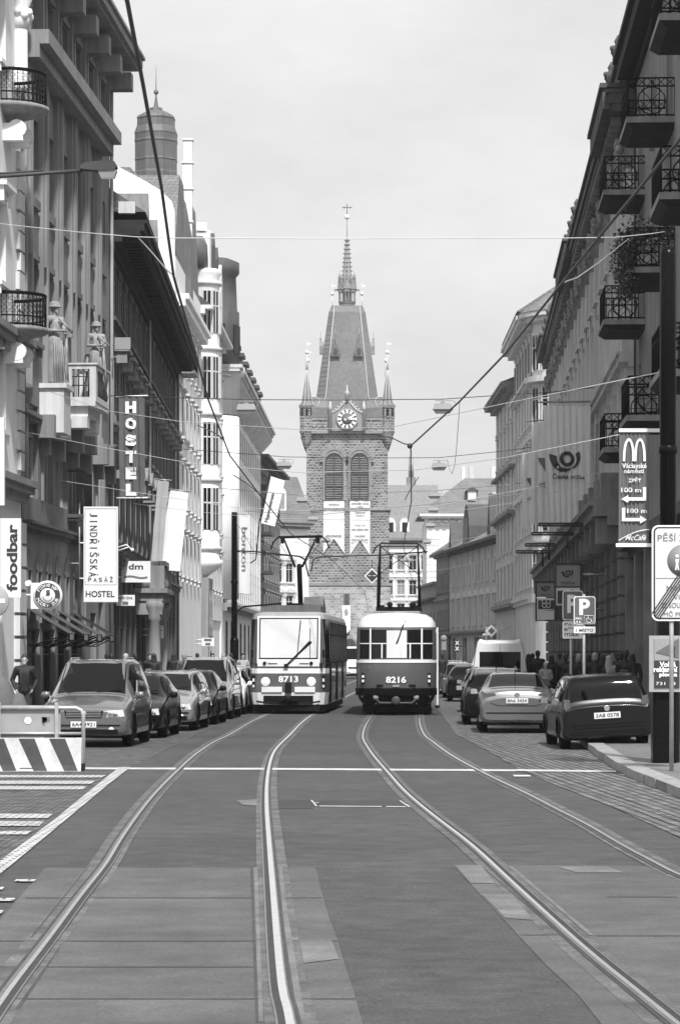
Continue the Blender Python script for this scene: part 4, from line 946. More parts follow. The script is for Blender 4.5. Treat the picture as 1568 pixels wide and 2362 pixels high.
# ================================================================ THE GOTHIC TOWER
def tower():
    Y = 394.0; k = Y/FL; T = empty('clock_tower', ((800.5-CX)*k, Y, 0), 'tall gothic stone tower with clock, steep roof, corner turrets and central spire', 'tower')
    PX = lambda x: (x-800.5)*k; PZ = lambda y: CH+(HZ-y)*k
    ma = brick('tower_masonry', .07, .22, .42, .62, .36, .04, bump=.6, big=.25, bscale=.35); ml = brick('tower_masonry_pale', .2, .4, .48, .66, .36, .035, bump=.5, big=.3, bscale=.3)
    trim = mat('tower_sandstone', .27, .85, .22, 1.5, .2, streak=.2); rfm = brick('tower_slate', .16, .215, .1, .35, .22, .02, bump=.5, big=.12, bscale=.2)
    edge = mat('pale_flashing', .5, .7, .1); gold = mat('gilded_ball', .8, .4, .05)
    w_ = 97*k; D = w_*2
    bt = lambda name, m, mt, par=T: m.build(name, mt, par)
    m = MB(); m.k = 1; m.box(-w_-.25, w_+.25, -.25, D+.25, 0, PZ(1347)); m.k = 0; m.box(-w_, w_, 0, D, PZ(1347), PZ(1173)); m.box(-w_+.2, w_-.2, .2, D-.2, PZ(1173), PZ(1000)); body = bt('tower_wall', m, [ma, ml])
    m = MB()
    for y, p in ((1347, .4), (1173, .25), (996, .5), (965, .45)): m.cut(); m.box(-w_-p, w_+p, -p, D+p, PZ(y)-.22, PZ(y)+.12)
    m.split('string_course', trim, T)
    # twin louvred belfry windows with pointed arches
    for cx_ in (770.5, 829.5):
        c = PX(cx_); hw = 21*k; z0 = PZ(1148); zs = PZ(1066); zt = PZ(1044)
        def arch(hw, zt_, z0_=z0, n=8):
            pts = [(c-hw, z0_), (c+hw, z0_), (c+hw, zs)]
            for i in range(1, n): t = i/n; pts.append((c+hw*(1-t**1.7), zs+(zt_-zs)*math.sin(t*PI/2)))
            pts.append((c, zt_))
            for i in range(n-1, 0, -1): t = i/n; pts.append((c-hw*(1-t**1.7), zs+(zt_-zs)*math.sin(t*PI/2)))
            pts.append((c-hw, zs)); return pts
        m = MB(); m.prism(arch(hw+.32, zt+.45, z0-.3), -.08, .25, 'y'); f = bt('belfry_window', m, trim)
        m = MB(); m.prism(arch(hw, zt), -.1, -.081, 'y'); m.build('opening', mat('belfry_dark', .03, .9), f)
        m = MB(); nl = 24
        for i in range(nl):
            z = z0+.15+(zt-z0-.5)*i/nl; h = hw*.94 if z < zs else hw*.9*max(.15, 1-((z-zs)/(zt-zs))**1.4)
            m.add([(c-h, -.14, z), (c+h, -.14, z), (c+h, -.3, z-.13), (c-h, -.3, z-.13)], [(0, 1, 2, 3)])
        m.k = 1; m.box(c-.08, c+.08, -.36, -.3, z0, zt-.3)
        for z in (z0+(zs-z0)*.33, z0+(zs-z0)*.68): m.box(c-hw, c+hw, -.34, -.3, z-.09, z+.09)
        for q in (-1, 1): m.box(c+q*hw*.93-.07, c+q*hw*.93+.07, -.35, -.3, z0, zs+.5)
        m.build('louvres', [mat('louvre_wood', .2, .7, .25, 6), mat('louvre_frame', .06, .8)], f)
        m = MB()                                # ring of voussoirs
        pts = arch(hw+.5, zt+.7, z0)[2:]
        for i in range(len(pts)-1):
            a, b_ = Vector(pts[i]), Vector(pts[i+1]); n_ = max(1, int((b_-a).length/.42))
            for q in range(n_):
                p = a.lerp(b_, (q+.5)/n_); d = (b_-a).normalized(); m.M = Matrix.Translation((p.x, -.1, p.y)) @ Matrix.Rotation(-math.atan2(d.y, d.x), 4, 'Y'); m.box(-.16, .16, -.08, .1, -.28, .28)
        m.M = Matrix(); m.build('voussoirs', trim, f)
    # slit window and gate
    m = MB(); m.box(PX(794), PX(805), -.32, -.252, PZ(1395), PZ(1372)); m.k = 1
    for i in range(4): m.box(PX(794)+.1+i*.15, PX(794)+.15+i*.15, -.36, -.32, PZ(1395), PZ(1372))
    m.box(PX(792), PX(794), -.4, -.25, PZ(1396), PZ(1370)); m.box(PX(805), PX(807), -.4, -.25, PZ(1396), PZ(1370)); m.box(PX(792), PX(807), -.4, -.25, PZ(1370), PZ(1368)); bt('slit_window', m, [glass, trim])
    m = MB(); c = PX(807); pts = [(c-1.2, 0), (c+1.2, 0)]+[(c+1.2*math.cos(PI*i/8), 2.6+1.5*math.sin(PI*i/8)) for i in range(9)]; m.prism(pts, -.45, -.26, 'y'); m.k = 1; m.prism([(c+(x-c)*.78, z*.94) for x, z in pts], -.5, -.451, 'y'); bt('gate', m, [trim, frame_d])
    # corbelled gallery storey
    m = MB(); m.frustum((-w_, w_, 0, D), (-w_-.35, w_+.35, -.35, D+.35), PZ(1000), PZ(996)); m.box(-w_-.3, w_+.3, -.3, D+.3, PZ(996), PZ(963)); bt('gallery_wall', m, ma)
    m = MB()
    for x in (720, 744, 855, 880):      # carved shields
        c = PX(x)
        m.cut()
        for q in (-.32, .32): m.tube([(c+q+.28*math.cos(t), -.36, PZ(980)+.35*math.sin(t)) for t in [PI*1.1*i/8-PI*.9 for i in range(9)]], .07, 5)
        m.tube([(c, -.36, PZ(980)+.5), (c, -.36, PZ(980)-.4)], .07, 5); m.ball((c, -.36, PZ(980)+.62), .13, 6)
    m.split('carved_emblem', trim, T)
    # octagonal corner turrets with spires
    for sx in (-1, 1):
        for back in (0, 1):
            cx_ = sx*(w_-.25); cy_ = .25 if not back else D-.25; r = 1.0*16*k/math.cos(PI/8)
            m = MB(); m.lathe([(.15, PZ(1034)), (r*.5, PZ(1022)), (r*.55, PZ(1020)), (r*.78, PZ(1008)), (r*.82, PZ(1006)), (r*1.0, PZ(997)), (r*1.08, PZ(996)), (r*1.08, PZ(994)), (r, PZ(993)), (r, PZ(964)), (r*1.06, PZ(963)), (r*1.06, PZ(961)), (r*.97, PZ(960)), (r*.97, PZ(941)), (r*1.1, PZ(940)), (r*1.12, PZ(936))], 8, (cx_, cy_), sm=False, rot=PI/8)
            t_ = bt('corner_turret', m, ma)
            m = MB()
            for a in range(8):
                t = PI/4*a; m.M = Matrix.Translation((cx_+r*.9*math.cos(t), cy_+r*.9*math.sin(t), PZ(959))) @ Matrix.Rotation(t, 4, 'Z'); m.box(-.05, .06, -.17, .17, 0, 16*k)
            m.M = Matrix(); m.build('turret_window', glass, t_)
            m = MB(); prof = [(r*1.15, PZ(936)), (r*.8, PZ(928)), (r*.72, PZ(924)), (.14, PZ(852)), (.02, PZ(850))]; m.lathe(prof, 8, (cx_, cy_), sm=False, rot=PI/8); m.build('turret_roof', rfm, t_)
            m = MB()
            for a in range(8):
                t = PI/8+PI/4*a; m.tube([(cx_+rr*1.01*math.cos(t), cy_+rr*1.01*math.sin(t), z) for rr, z in prof[:-1]], .055, 4)
            m.build('roof_ridge', edge, t_)
            m = MB(); m.lathe([(.2, PZ(852)), (.07, PZ(822)), (.05, PZ(812))], 8, (cx_, cy_)); m.ball((cx_, cy_, PZ(811)), .3, 8); m.tube([(cx_, cy_, PZ(811)), (cx_, cy_, PZ(787))], .03, 4); m.box(cx_, cx_+.55, cy_-.02, cy_+.02, PZ(793), PZ(790)); m.build('finial', gold, t_)
    # lower roofs between the turrets and the main roof
    cy = D/2
    for sx in (-1, 1):
        m = MB(); xo, xi = sx*(w_-.3), sx*PX(0) if False else sx*3.9
        m.add([(xo, -.5, PZ(940)), (sx*2.6, -.5, PZ(940)), (sx*2.9, 1.6, PZ(914)), (xo, 1.6, PZ(914)), (xo, D/2, PZ(914)), (sx*2.9, D/2, PZ(914)), (xo, D+.3, PZ(940)), (sx*2.6, D+.3, PZ(940)), (xo, -.5, PZ(963)), (sx*2.6, -.5, PZ(963))], [(0, 1, 2, 3), (3, 2, 5, 4), (4, 5, 7, 6), (0, 1, 9, 8), (1, 2, 9)])
        lr = bt('lower_roof', m, rfm)
        m = MB(); m.tube([(sx*4.1, -.55, PZ(938)), (sx*3.9, .6, PZ(922)), (sx*4.2, 1.6, PZ(913)), (xo, 1.6, PZ(913))], .06, 4); m.build('roof_ridge', edge, lr)
    # main steep roof with chamfered edges and flared foot
    def oct_(hx, hy, ch, z): return [(-hx+ch, cy-hy, z), (hx-ch, cy-hy, z), (hx, cy-hy+ch, z), (hx, cy+hy-ch, z), (hx-ch, cy+hy, z), (-hx+ch, cy+hy, z), (-hx, cy+hy-ch, z), (-hx, cy-hy+ch, z)]
    lv = [oct_(5.6, 5.9, .2, PZ(963)), oct_(4.9, 5.2, .7, PZ(945)), oct_(4.35, 4.75, 1.35, PZ(915)), oct_(2.6, 2.6, .75, PZ(712)), oct_(2.2, 1.3, .35, PZ(694))]
    m = MB(); m.add([p for l in lv for p in l], [(8*i+j, 8*i+(j+1) % 8, 8*i+8+(j+1) % 8, 8*i+8+j) for i in range(4) for j in range(8)]+[tuple(range(32, 40))]); rf = bt('main_roof', m, rfm)
    m = MB()
    for j in (0, 1):
        m.tube([Vector(l[j])+Vector((0, -.05, 0)) for l in lv], .075, 4)
    m.tube([(-5.3, -.12, PZ(963)), (5.3, -.12, PZ(963))], .08, 4); m.build('roof_ridge', edge, rf)
    for sx in (-1, 1):
        m = MB(); m.tube([(sx*2.1, cy, PZ(694)), (sx*2.1, cy, PZ(665))], .05, 5); m.ball((sx*2.1, cy, PZ(664)), .3, 8); m.tube([(sx*2.1, cy, PZ(664)), (sx*2.1, cy, PZ(640))], .03, 4); m.box(sx*2.1, sx*2.1+.5, cy-.02, cy+.02, PZ(647), PZ(644)); m.build('finial', gold, rf)
        # steep little gabled dormers on the front and sides
        yf = cy-3.75; c = sx*1.65; m = MB()
        m.prism([(c-.52, PZ(818)), (c+.52, PZ(818)), (c+.6, PZ(806)), (c, PZ(776)), (c-.6, PZ(806))], yf-.55, yf+1.5, 'y'); m.k = 1; m.prism([(c-.3, PZ(815)), (c+.3, PZ(815)), (c+.3, PZ(804)), (c, PZ(797)), (c-.3, PZ(804))], yf-.62, yf-.551, 'y')
        m.k = 2; m.tube([(c-.62, yf-.6, PZ(818)), (c-.62, yf-.6, PZ(806)), (c, yf-.6, PZ(775)), (c+.62, yf-.6, PZ(806)), (c+.62, yf-.6, PZ(818))], .08, 4); m.tube([(c, yf-.6, PZ(775)), (c, yf-.6, PZ(755))], .05, 4); m.ball((c, yf-.6, PZ(766)), .14, 6)
        m.build('roof_dormer', [rfm, frame_d, trim], rf)
        c = sx*(3.5); m = MB(); m.prism([(cy-.5, PZ(806)), (cy+.5, PZ(806)), (cy+.5, PZ(788)), (cy, PZ(776)), (cy-.5, PZ(788))], c-.2*sx, c+.42*sx, 'x'); m.lathe([(.2, PZ(788)), (.06, PZ(775)), (.16, PZ(770)), (.04, PZ(768)), (.03, PZ(752))], 6, (c+.25*sx, cy)); m.build('side_dormer', trim, rf)
    # lantern and spire on the ridge
    r = 19.5*k; cyl = cy-.35
    m = MB(); m.lathe([(r, PZ(770)), (r, PZ(690)), (r*1.06, PZ(689)), (r*1.06, PZ(686)), (r*.9, PZ(685)), (r*.9, PZ(684))], 8, (0, cyl), sm=False, rot=PI/8)
    lan = bt('lantern', m, rfm)
    m = MB()
    for a in range(16):
        t = PI/16*(2*a+1); rr = r*.97; x, y = rr*math.cos(t), cyl+rr*math.sin(t); m.lathe([(.12, PZ(686)), (.09, PZ(682)), (.09, PZ(662)), (.16, PZ(658))], 5, (x, y))
    m.lathe([(r*1.02, PZ(662)), (r*1.1, PZ(656)), (r*1.1, PZ(654)), (.3, PZ(652))], 8, (0, cyl), sm=False, rot=PI/8); m.lathe([(r*.5, PZ(686)), (r*.5, PZ(655))], 8, (0, cyl), sm=False, rot=PI/8); m.build('arcade', trim, lan)
    m = MB()
    for a in range(8):
        t = PI/4*a; m.M = Matrix.Translation((0, cyl, 0)) @ Matrix.Rotation(t, 4, 'Z'); m.prism([(-.75, PZ(655)), (.75, PZ(655)), (0, PZ(633))], r*.85, r*1.08, 'x'); m.tube([(r, 0, PZ(634)), (r, 0, PZ(620))], .05, 4); m.ball((r, 0, PZ(628)), .13, 6)
        for q in (-1, 1):
            for s_ in (.25, .5, .75): m.ball((r*1.05, q*.75*(1-s_), PZ(655-22*s_)), .1, 5)
        m.M = Matrix.Translation((0, cyl, 0)) @ Matrix.Rotation(t+PI/8, 4, 'Z'); m.tube([(r, 0, PZ(656)), (r+.5, 0, PZ(656)), (r+.75, 0, PZ(657))], .07, 4); m.lathe([(.13, PZ(655)), (.09, PZ(636)), (.14, PZ(633)), (.02, PZ(612))], 5, (r*.95, 0))
    m.M = Matrix(); m.build('gables', trim, lan)
    m = MB(); pr = [(12.5*k, PZ(650)), (11*k, PZ(632)), (3.2*k, PZ(535)), (1.6*k, PZ(531)), (.6*k, PZ(490))]; m.lathe(pr, 8, (0, cyl), sm=False); sp = m.build('spire', mat('spire_stone', .3, .8, .2, 2), lan)
    m = MB()
    for a in range(8):
        t = PI/4*a
        for i in range(11):
            f = i/10.5; rr = (12.5-9.5*f)*k+.08; m.ball((rr*math.cos(t), cyl+rr*math.sin(t), PZ(642-107*f)), .16, 5, (1, 1, .6))
    m.build('crockets', trim, sp)
    m = MB(); m.ball((0, cyl, PZ(485)), .38, 10); m.k = 1; m.tube([(0, cyl, PZ(480)), (0, cyl, PZ(454))], .05, 5); m.tube([(-.72, cyl, PZ(463)), (.72, cyl, PZ(463))], .05, 5)
    for q in (-.4, .4): m.tube([(q, cyl, PZ(463)-.2), (q, cyl, PZ(463)+.2)], .03, 4)
    m.build('cross', [gold, frame_d], sp)
    # clock under a crocketed gable
    cz = PZ(967); cr_ = 22.5*k; m = MB()
    m.prism([(-2.1, PZ(994)), (2.1, PZ(994)), (2.1, PZ(958)), (0, PZ(925)), (-2.1, PZ(958))], -.75, .3, 'y'); g = bt('clock_gable', m, trim)
    m = MB(); m.tube([(-2.3, -.8, PZ(956)), (-1.2, -.8, PZ(944)), (0, -.8, PZ(921)), (1.2, -.8, PZ(944)), (2.3, -.8, PZ(956))], .12, 5)
    for q in (-1, 1):
        for i in range(6): f = (i+.5)/6; m.ball((q*2.2*(1-f), -.8, PZ(956-35*f)+.18), .15, 5)
        m.lathe([(.25, PZ(994)), (.25, PZ(945)), (.32, PZ(944)), (.05, PZ(926))], 6, (q*2.35, -.85))
    m.lathe([(.3, PZ(925)), (.3, PZ(910)), (.4, PZ(908)), (.1, PZ(900)), (.05, PZ(888))], 6, (0, -.85)); m.build('gable_trim', edge, g)
    m = MB(); m.lathe([(cr_*1.12, -.8), (cr_*1.12, -.95), (cr_*1.0, -.96)], 40, (0, cz), ax='y'); ck = m.build('clock', trim, g)
    m = MB(); m.lathe([(.01, -.97), (cr_, -.975), (cr_, -.9)], 40, (0, cz), ax='y'); m.k = 1; m.lathe([(.01, -.985), (cr_*.58, -.985), (cr_*.58, -.95)], 32, (0, cz), ax='y'); m.build('clock_face', [ink, mat('clock_centre', .12, .7)], ck)
    m = MB()
    for i in range(12):
        t = 2*PI*i/12; m.M = Matrix.Translation((0, -1.0, cz)) @ Matrix.Rotation(t, 4, 'Y'); m.prism([(-.13, cr_*.62), (.13, cr_*.62), (.2, cr_*.95), (-.2, cr_*.95)], -.02, .02, 'y')
    m.M = Matrix()
    for r0 in (.6, .98): m.lathe([(cr_*r0, -1.0), (cr_*(r0+.025), -1.0)], 40, (0, cz), ax='y')
    m.build('clock_numerals', paint_w, ck)
    m = MB()
    for t, l, wd in ((R(91), .8, .1), (R(66), .62, .14)):
        m.M = Matrix.Translation((0, -1.05, cz)) @ Matrix.Rotation(t, 4, 'Y'); m.prism([(-wd*.6, -.3*cr_), (wd*.6, -.3*cr_), (wd, cr_*l*.7), (0, cr_*l*1.1), (-wd, cr_*l*.7)], -.02, .02, 'y')
    m.M = Matrix(); m.build('clock_hands', paint_w, ck)
tower()
# some panes show curtains or blinds instead of a dark room
curtain = mat('curtained_glass', .22, .2, .4, 2, spec=.4); rn_ = random.Random(9)
for o_ in bpy.data.objects:
    if o_.name.startswith('pane') and o_.data.materials[0] == glass and rn_.random() < .3:
        o_.material_slots[0].link = 'OBJECT'; o_.material_slots[0].material = curtain if rn_.random() < .7 else glass_lit
#@@PART3
# ================================================================ VEHICLES
def surf_fn(st):
    """st: stations (y, zlow, zmid, zbelt, ztop, wlow, wmid, wbelt, wtop) -> S(u, s), s 0..12 round the section"""
    rings = []
    for (y, zl, zm, zb, zt, wl, wm, wb, wt) in st:
        h = [(0, zl), (wl, zl), (wm, zm), (wb, zb), (wt, zt-.03), (wt*.62, zt+.012), (0, zt+.025)]
        rings.append([Vector((x, y, z)) for x, z in h]+[Vector((-x, y, z)) for x, z in h[-2::-1]])
    def S(u, s):
        u = min(max(u, 0), len(rings)-1.0001); i = int(u); P = [cr(rings[j], min(max(s, 0), 11.9999)) for j in (max(i-1, 0), i, i+1, min(i+2, len(rings)-1))]
        f = u-i; p0, p1, p2, p3 = P
        a = .5*((2*p1)+(p2-p0)*f+(2*p0-5*p1+4*p2-p3)*f*f+(3*p1-p0-3*p2+p3)*f**3); b = p1.lerp(p2, f)
        return a.lerp(b, .45)
    return S, len(rings)-1
def wheel(parent, x, y, r, wd, side):
    m = MB(); m.lathe([(r*.62, -wd/2), (r*.93, -wd/2), (r, -wd*.3), (r, wd*.3), (r*.93, wd/2), (r*.62, wd/2)], 22, (0, 0), ax='x'); m.lathe([(.01, -wd*.2), (r*.63, -wd*.2)], 18, ax='x')
    t = m.build('wheel', rubber, parent, (x, y, r))
    m = MB(); q = side*wd*.42; m.lathe([(r*.66, q), (r*.62, q+side*.012), (r*.58, q), (r*.56, q-side*.05)], 22, ax='x'); m.lathe([(.01, q), (r*.16, q), (r*.18, q-side*.03)], 10, ax='x')
    for k in range(5):
        t_ = 2*PI*k/5; m.M = Matrix.Rotation(t_, 4, 'X'); m.box(min(q-side*.035, q), max(q-side*.035, q), -r*.09, r*.09, r*.12, r*.6)
    m.M = Matrix(); m.build('rim', rim_m, t)
CARS = {}
def car(kind, paint, label, rear_text=None, front_text=None, dark=False, lights=True, plate_front=True, group=None):
    """front faces -Y; local origin on the road under the middle of the front bumper"""
    root = empty({'mpv': 'people_carrier', 'hatch': 'parked_car', 'wagon': 'estate_car', 'sedan': 'saloon_car', 'van': 'panel_van'}[kind], (0, 0, 0), label, 'van' if kind == 'van' else 'car', group)
    if kind == 'mpv':
        st = [(0, .3, .42, .62, .72, .62, .74, .74, .6), (.1, .24, .45, .72, .82, .74, .88, .85, .7), (.5, .22, .5, .84, .93, .84, .905, .88, .74), (1.0, .22, .52, .93, 1.02, .86, .91, .885, .74), (1.12, .22, .53, .95, 1.07, .86, .91, .885, .735),
              (2.0, .22, .55, 1.0, 1.69, .86, .91, .88, .66), (2.4, .22, .55, 1.01, 1.76, .86, .91, .88, .66), (3.6, .22, .55, 1.02, 1.76, .86, .91, .88, .66), (4.3, .22, .55, 1.03, 1.68, .86, .9, .87, .65), (4.55, .26, .55, 1.03, 1.14, .84, .88, .85, .72), (4.65, .34, .55, .85, .95, .74, .82, .8, .66)]
        L, ws, cab, wr = 4.65, (.9, 3.75), (4, 5, 8, 9), .33
    elif kind in ('hatch', 'wagon'):
        e = 0 if kind == 'hatch' else .3
        st = [(0, .3, .4, .56, .64, .6, .72, .72, .58), (.08, .22, .42, .62, .7, .7, .84, .82, .68), (.45, .2, .46, .74, .82, .8, .88, .86, .72), (1.05, .2, .48, .84, .92, .82, .89, .865, .72), (1.2, .2, .5, .86, .97, .82, .89, .865, .71),
              (1.95, .2, .52, .9, 1.37, .82, .89, .86, .6), (2.3, .2, .52, .92, 1.43, .82, .89, .86, .6), (3.2+e, .2, .52, .94, 1.42, .82, .89, .86, .6), (3.75+e, .22, .52, .96, 1.33, .82, .88, .85, .58), (4.08+e, .25, .52, .95, 1.03, .8, .86, .83, .68), (4.2+e, .32, .52, .8, .88, .7, .8, .78, .62)]
        if kind == 'wagon': st[5:7] = [(1.95, .2, .5, .88, 1.37, .82, .89, .865, .63), (2.3, .2, .5, .89, 1.44, .82, .89, .87, .655)]; st[7:] = [(3.4, .2, .5, .9, 1.45, .82, .89, .87, .68), (4.2, .2, .5, .9, 1.41, .82, .89, .865, .68), (4.43, .22, .5, .86, .92, .82, .88, .86, .76), (4.5, .26, .48, .74, .82, .78, .86, .85, .73)]
        L, ws, cab, wr = 4.2+e, (.8, 3.4+e*.6), (4, 5, 8, 9), .31
    elif kind == 'sedan':
        st = [(0, .3, .4, .56, .64, .6, .74, .74, .58), (.1, .22, .42, .62, .7, .72, .86, .84, .68), (.5, .2, .46, .74, .82, .8, .89, .87, .72), (1.15, .2, .48, .84, .92, .82, .895, .875, .72), (1.3, .2, .5, .86, .98, .82, .895, .875, .71),
              (2.1, .2, .52, .9, 1.36, .82, .895, .87, .6), (2.45, .2, .52, .92, 1.42, .82, .895, .87, .59), (3.2, .2, .52, .95, 1.4, .82, .895, .87, .59), (3.95, .22, .52, .98, 1.09, .82, .895, .86, .7), (4.35, .25, .54, .96, 1.05, .8, .89, .84, .7), (4.6, .27, .55, .9, 1.0, .78, .87, .82, .64), (4.68, .33, .5, .72, .82, .7, .8, .78, .58)]
        L, ws, cab, wr = 4.68, (.85, 3.6), (4, 5, 7, 8), .32
    elif kind == 'van':
        st = [(0, .34, .5, .75, .85, .66, .8, .78, .62), (.1, .28, .5, .85, .95, .78, .93, .9, .76), (.55, .26, .55, 1.02, 1.12, .88, .96, .93, .8), (.95, .26, .55, 1.12, 1.25, .9, .97, .94, .8), (1.05, .26, .55, 1.15, 1.34, .9, .97, .94, .79),
              (1.75, .26, .6, 1.3, 2.2, .9, .97, .95, .74), (2.1, .26, .6, 1.3, 2.33, .9, .97, .95, .74), (4.4, .26, .6, 1.3, 2.34, .9, .97, .95, .76), (4.85, .26, .6, 1.3, 2.34, .9, .97, .95, .78), (4.93, .3, .6, 1.3, 2.3, .88, .96, .94, .77), (4.97, .36, .6, 1.3, 2.22, .86, .94, .92, .76)]
        L, ws, cab, wr = 4.97, (.95, 4.0), (4, 5, 8, 9), .34
    S, nu = surf_fn(st)
    NU, NV = 6, 4; m = MB(); g = []
    us = [i/NU for i in range(nu*NU+1)]; ss = [j/NV for j in range(12*NV+1)]
    pts = [S(u, s) for u in us for s in ss]; W_ = len(ss); fs = []
    for i in range(len(us)-1):
        for j in range(W_-1):
            q = [i*W_+j, (i+1)*W_+j, (i+1)*W_+j+1, i*W_+j+1]; c = sum((pts[k] for k in q), Vector())/4
            if any((c.y-wy)**2+(c.z-wr)**2 < (wr+.055)**2 for wy in ws) and abs(c.x) > .6: continue
            fs.append(q)
    m.add(pts, fs, True)
    m.add(pts[:W_], [tuple(range(W_-1))]); m.add(pts[-W_:], [tuple(range(W_-1))])
    body = m.build('body', [paint], root)
    m = MB()
    for wy in ws:
        for sx in (-1, 1):
            x = sx*(st[5][6]+.004); pr = [(x, wy+(wr+.05)*math.cos(t), wr+(wr+.05)*math.sin(t)) for t in [PI*i/16 for i in range(17)]]
            m.cut(); m.tube(pr, .028, 5); m.lathe([(wr+.05, sx*.55), (wr+.05, sx*(st[5][6]-.01))], 18, (wy, wr), ax='x') if False else m.add([(sx*.55, a[1], a[2]) for a in pr]+[(x-sx*.02, a[1], a[2]) for a in pr], [(i, i+1, 18+i, 17+i) for i in range(16)])
            m.box(sx*.52, sx*.55, wy-wr-.05, wy+wr+.05, .2, wr*2+.05)
    m.split('wheel_arch', black_pl, root)
    m = MB(); m.box(-.78, .78, .25, L-.25, .2, .34); m.build('underbody', black_pl, root)
    def patch(name, u0, u1, s0, s1, mt, off=.006, n=6, par=root):
        m = MB(); P = []
        for i in range(n+1):
            for j in range(n+1):
                u = u0+(u1-u0)*i/n; s = s0+(s1-s0)*j/n; p = S(u, s); du = S(u+.02, s)-S(u-.02, s); dv = S(u, s+.02)-S(u, s-.02); nn = dv.cross(du)
                if nn.length > 0: nn.normalize()
                cc = Vector((0, p.y, .8)); nn = nn if nn.dot(p-cc) > 0 else -nn
                P.append(p+nn*off)
        m.add(P, [(i*(n+1)+j, (i+1)*(n+1)+j, (i+1)*(n+1)+j+1, i*(n+1)+j+1) for i in range(n) for j in range(n)], True); return m.build(name, mt, par)
    a, b_, c, d = cab
    patch('windscreen', a+.05, b_-.02, 4.12, 7.88, car_glass, n=8)
    if kind == 'van':
        m = MB(); m.box(-.72, .72, L-.02, L+.005, 1.28, 1.95); m.build('rear_window', car_glass, root)
        m = MB(); m.box(-.006, .006, L-.01, L+.006, .5, 2.2); m.build('door_seam', black_pl, root)
        for sx in (3.3, 8.15): patch('side_window', b_-.3, b_+.75, sx, sx+.55, car_glass)
    else:
        if kind == 'sedan': patch('rear_window', c+.08, d-.06, 4.15, 7.85, car_glass, n=8)
        elif kind == 'mpv': patch('rear_window', d-.95, d-.12, 4.15, 7.85, car_glass, n=8)
        else: patch('rear_window', d-.95, d-.1, 4.15, 7.85, car_glass, n=8)
        for s0 in (3.14, 8.1):
            patch('side_window', b_-.42, b_+1.15, s0, s0+.76, car_glass); patch('side_window', b_+1.25, c-.06, s0, s0+.76, car_glass)
            if kind != 'sedan': patch('side_window', c+.06, c+.75, s0, s0+.76, car_glass)
    # front
    zf = st[1][3]; wf = st[1][7]
    for sx in (-1, 1):
        m = MB(); x0 = sx*(wf-.40); x1 = sx*(wf-.02); z0, z1 = zf-.13, zf+.05
        m.prism([(x0, z0+.02), (x1, z0+.04), (x1-sx*.03, z1), (x0+sx*.05, z1-.02)], .0, .32, 'y'); h = m.build('headlight', lamp_gl, root)
        m = MB(); m.lathe([(.01, -.006), (.05, -.006), (.055, .02)], 10, ((x0+x1)/2, (z0+z1)/2), ax='y'); m.build('bulb', chrome, h)
        m = MB(); m.ball((sx*(st[4][7]+.1), st[4][0]+.3, st[4][3]+.1), .1, 10, (1, .55, .75)); m.tube([(sx*(st[4][7]-.05), st[4][0]+.3, st[4][3]+.04), (sx*(st[4][7]+.08), st[4][0]+.3, st[4][3]+.08)], .025, 5); m.k = 1; m.box(sx*(st[4][7]+.1)-.075, sx*(st[4][7]+.1)+.075, st[4][0]+.352, st[4][0]+.358, st[4][3]+.04, st[4][3]+.16)
        m.build('wing_mirror', [black_pl if dark else paint, chrome], root)
        m = MB(); m.lathe([(.01, -.012), (.055, -.012), (.06, .05)], 10, (sx*.56, .36), ax='y'); m.build('fog_lamp', lamp_gl, root)
        m = MB(); wz = st[-2][7]
        if kind == 'van': m.box(sx*(.8), sx*(.93), L-.03, L+.012, .75, 1.25)
        elif kind == 'sedan': m.prism([(sx*(wz-.34), .83), (sx*(wz-.02), .8), (sx*(wz-.02), .95), (sx*(wz-.3), .96)], L-.28, L-.03, 'y')
        else: m.prism([(sx*(wz-.16), .78), (sx*(wz+.0), .78), (sx*(wz-.03), 1.02 if kind != 'mpv' else 1.2), (sx*(wz-.14), 1.0 if kind != 'mpv' else 1.2)], L-.2, L-.035, 'y')
        m.build('tail_lamp', tail_gl, root)
    m = MB(); m.prism([(-.36, zf-.12), (.36, zf-.12), (.4, zf+.03), (-.4, zf+.03)], -.012, .12, 'y'); gr = m.build('grille', black_pl, root)
    m = MB()
    for k in range(4): m.box(-.36, .36, -.02, -.0125, zf-.1+.035*k, zf-.085+.035*k)
    m.lathe([(.045, -.03), (.06, -.03), (.06, -.012)], 14, (0, zf-.04), ax='y'); m.build('grille_bars', chrome, gr)
    m = MB(); m.box(-.7, .7, -.02, .1, .27, .37); m.build('air_intake', black_pl, root)
    m = MB(); m.box(-.74, .74, -.025, .06, .44, .465); m.box(-.74, .74, L-.08, L+.012, .47, .5); m.build('bumper_strip', black_pl, root)
    def plate(y, z, txt, back):
        m = MB(); m.box(-.26, .26, y-.01, y+.01, z-.06, z+.06); p = m.build('number_plate', plate_w, root)
        if txt:
            m = MB()
            if back: m.M = Matrix.Translation((0, y+.012, z)) @ Matrix.Rotation(PI, 4, 'Z'); put_text(m, txt, 0, 0, w=.46, h=.08, y=0)
            else: m.M = Matrix.Translation((0, y-.012, z)); put_text(m, txt, 0, 0, w=.46, h=.08, y=0)
            m.M = Matrix(); m.build('lettering', ink, p)
    plate(-.035, .47, front_text, False)
    plate(L+.025, {'sedan': .78, 'van': .7, 'mpv': .75, 'wagon': .66}.get(kind, .74), rear_text, True)
    m = MB(); m.lathe([(.045, -.032), (.06, -.032), (.06, 0)], 14, (0, 0), ax='y'); m.build('badge', chrome, root, (0, L-.0 if kind != 'sedan' else L-.03, {'sedan': .93, 'wagon': .8}.get(kind, .88))).rotation_euler.z = PI
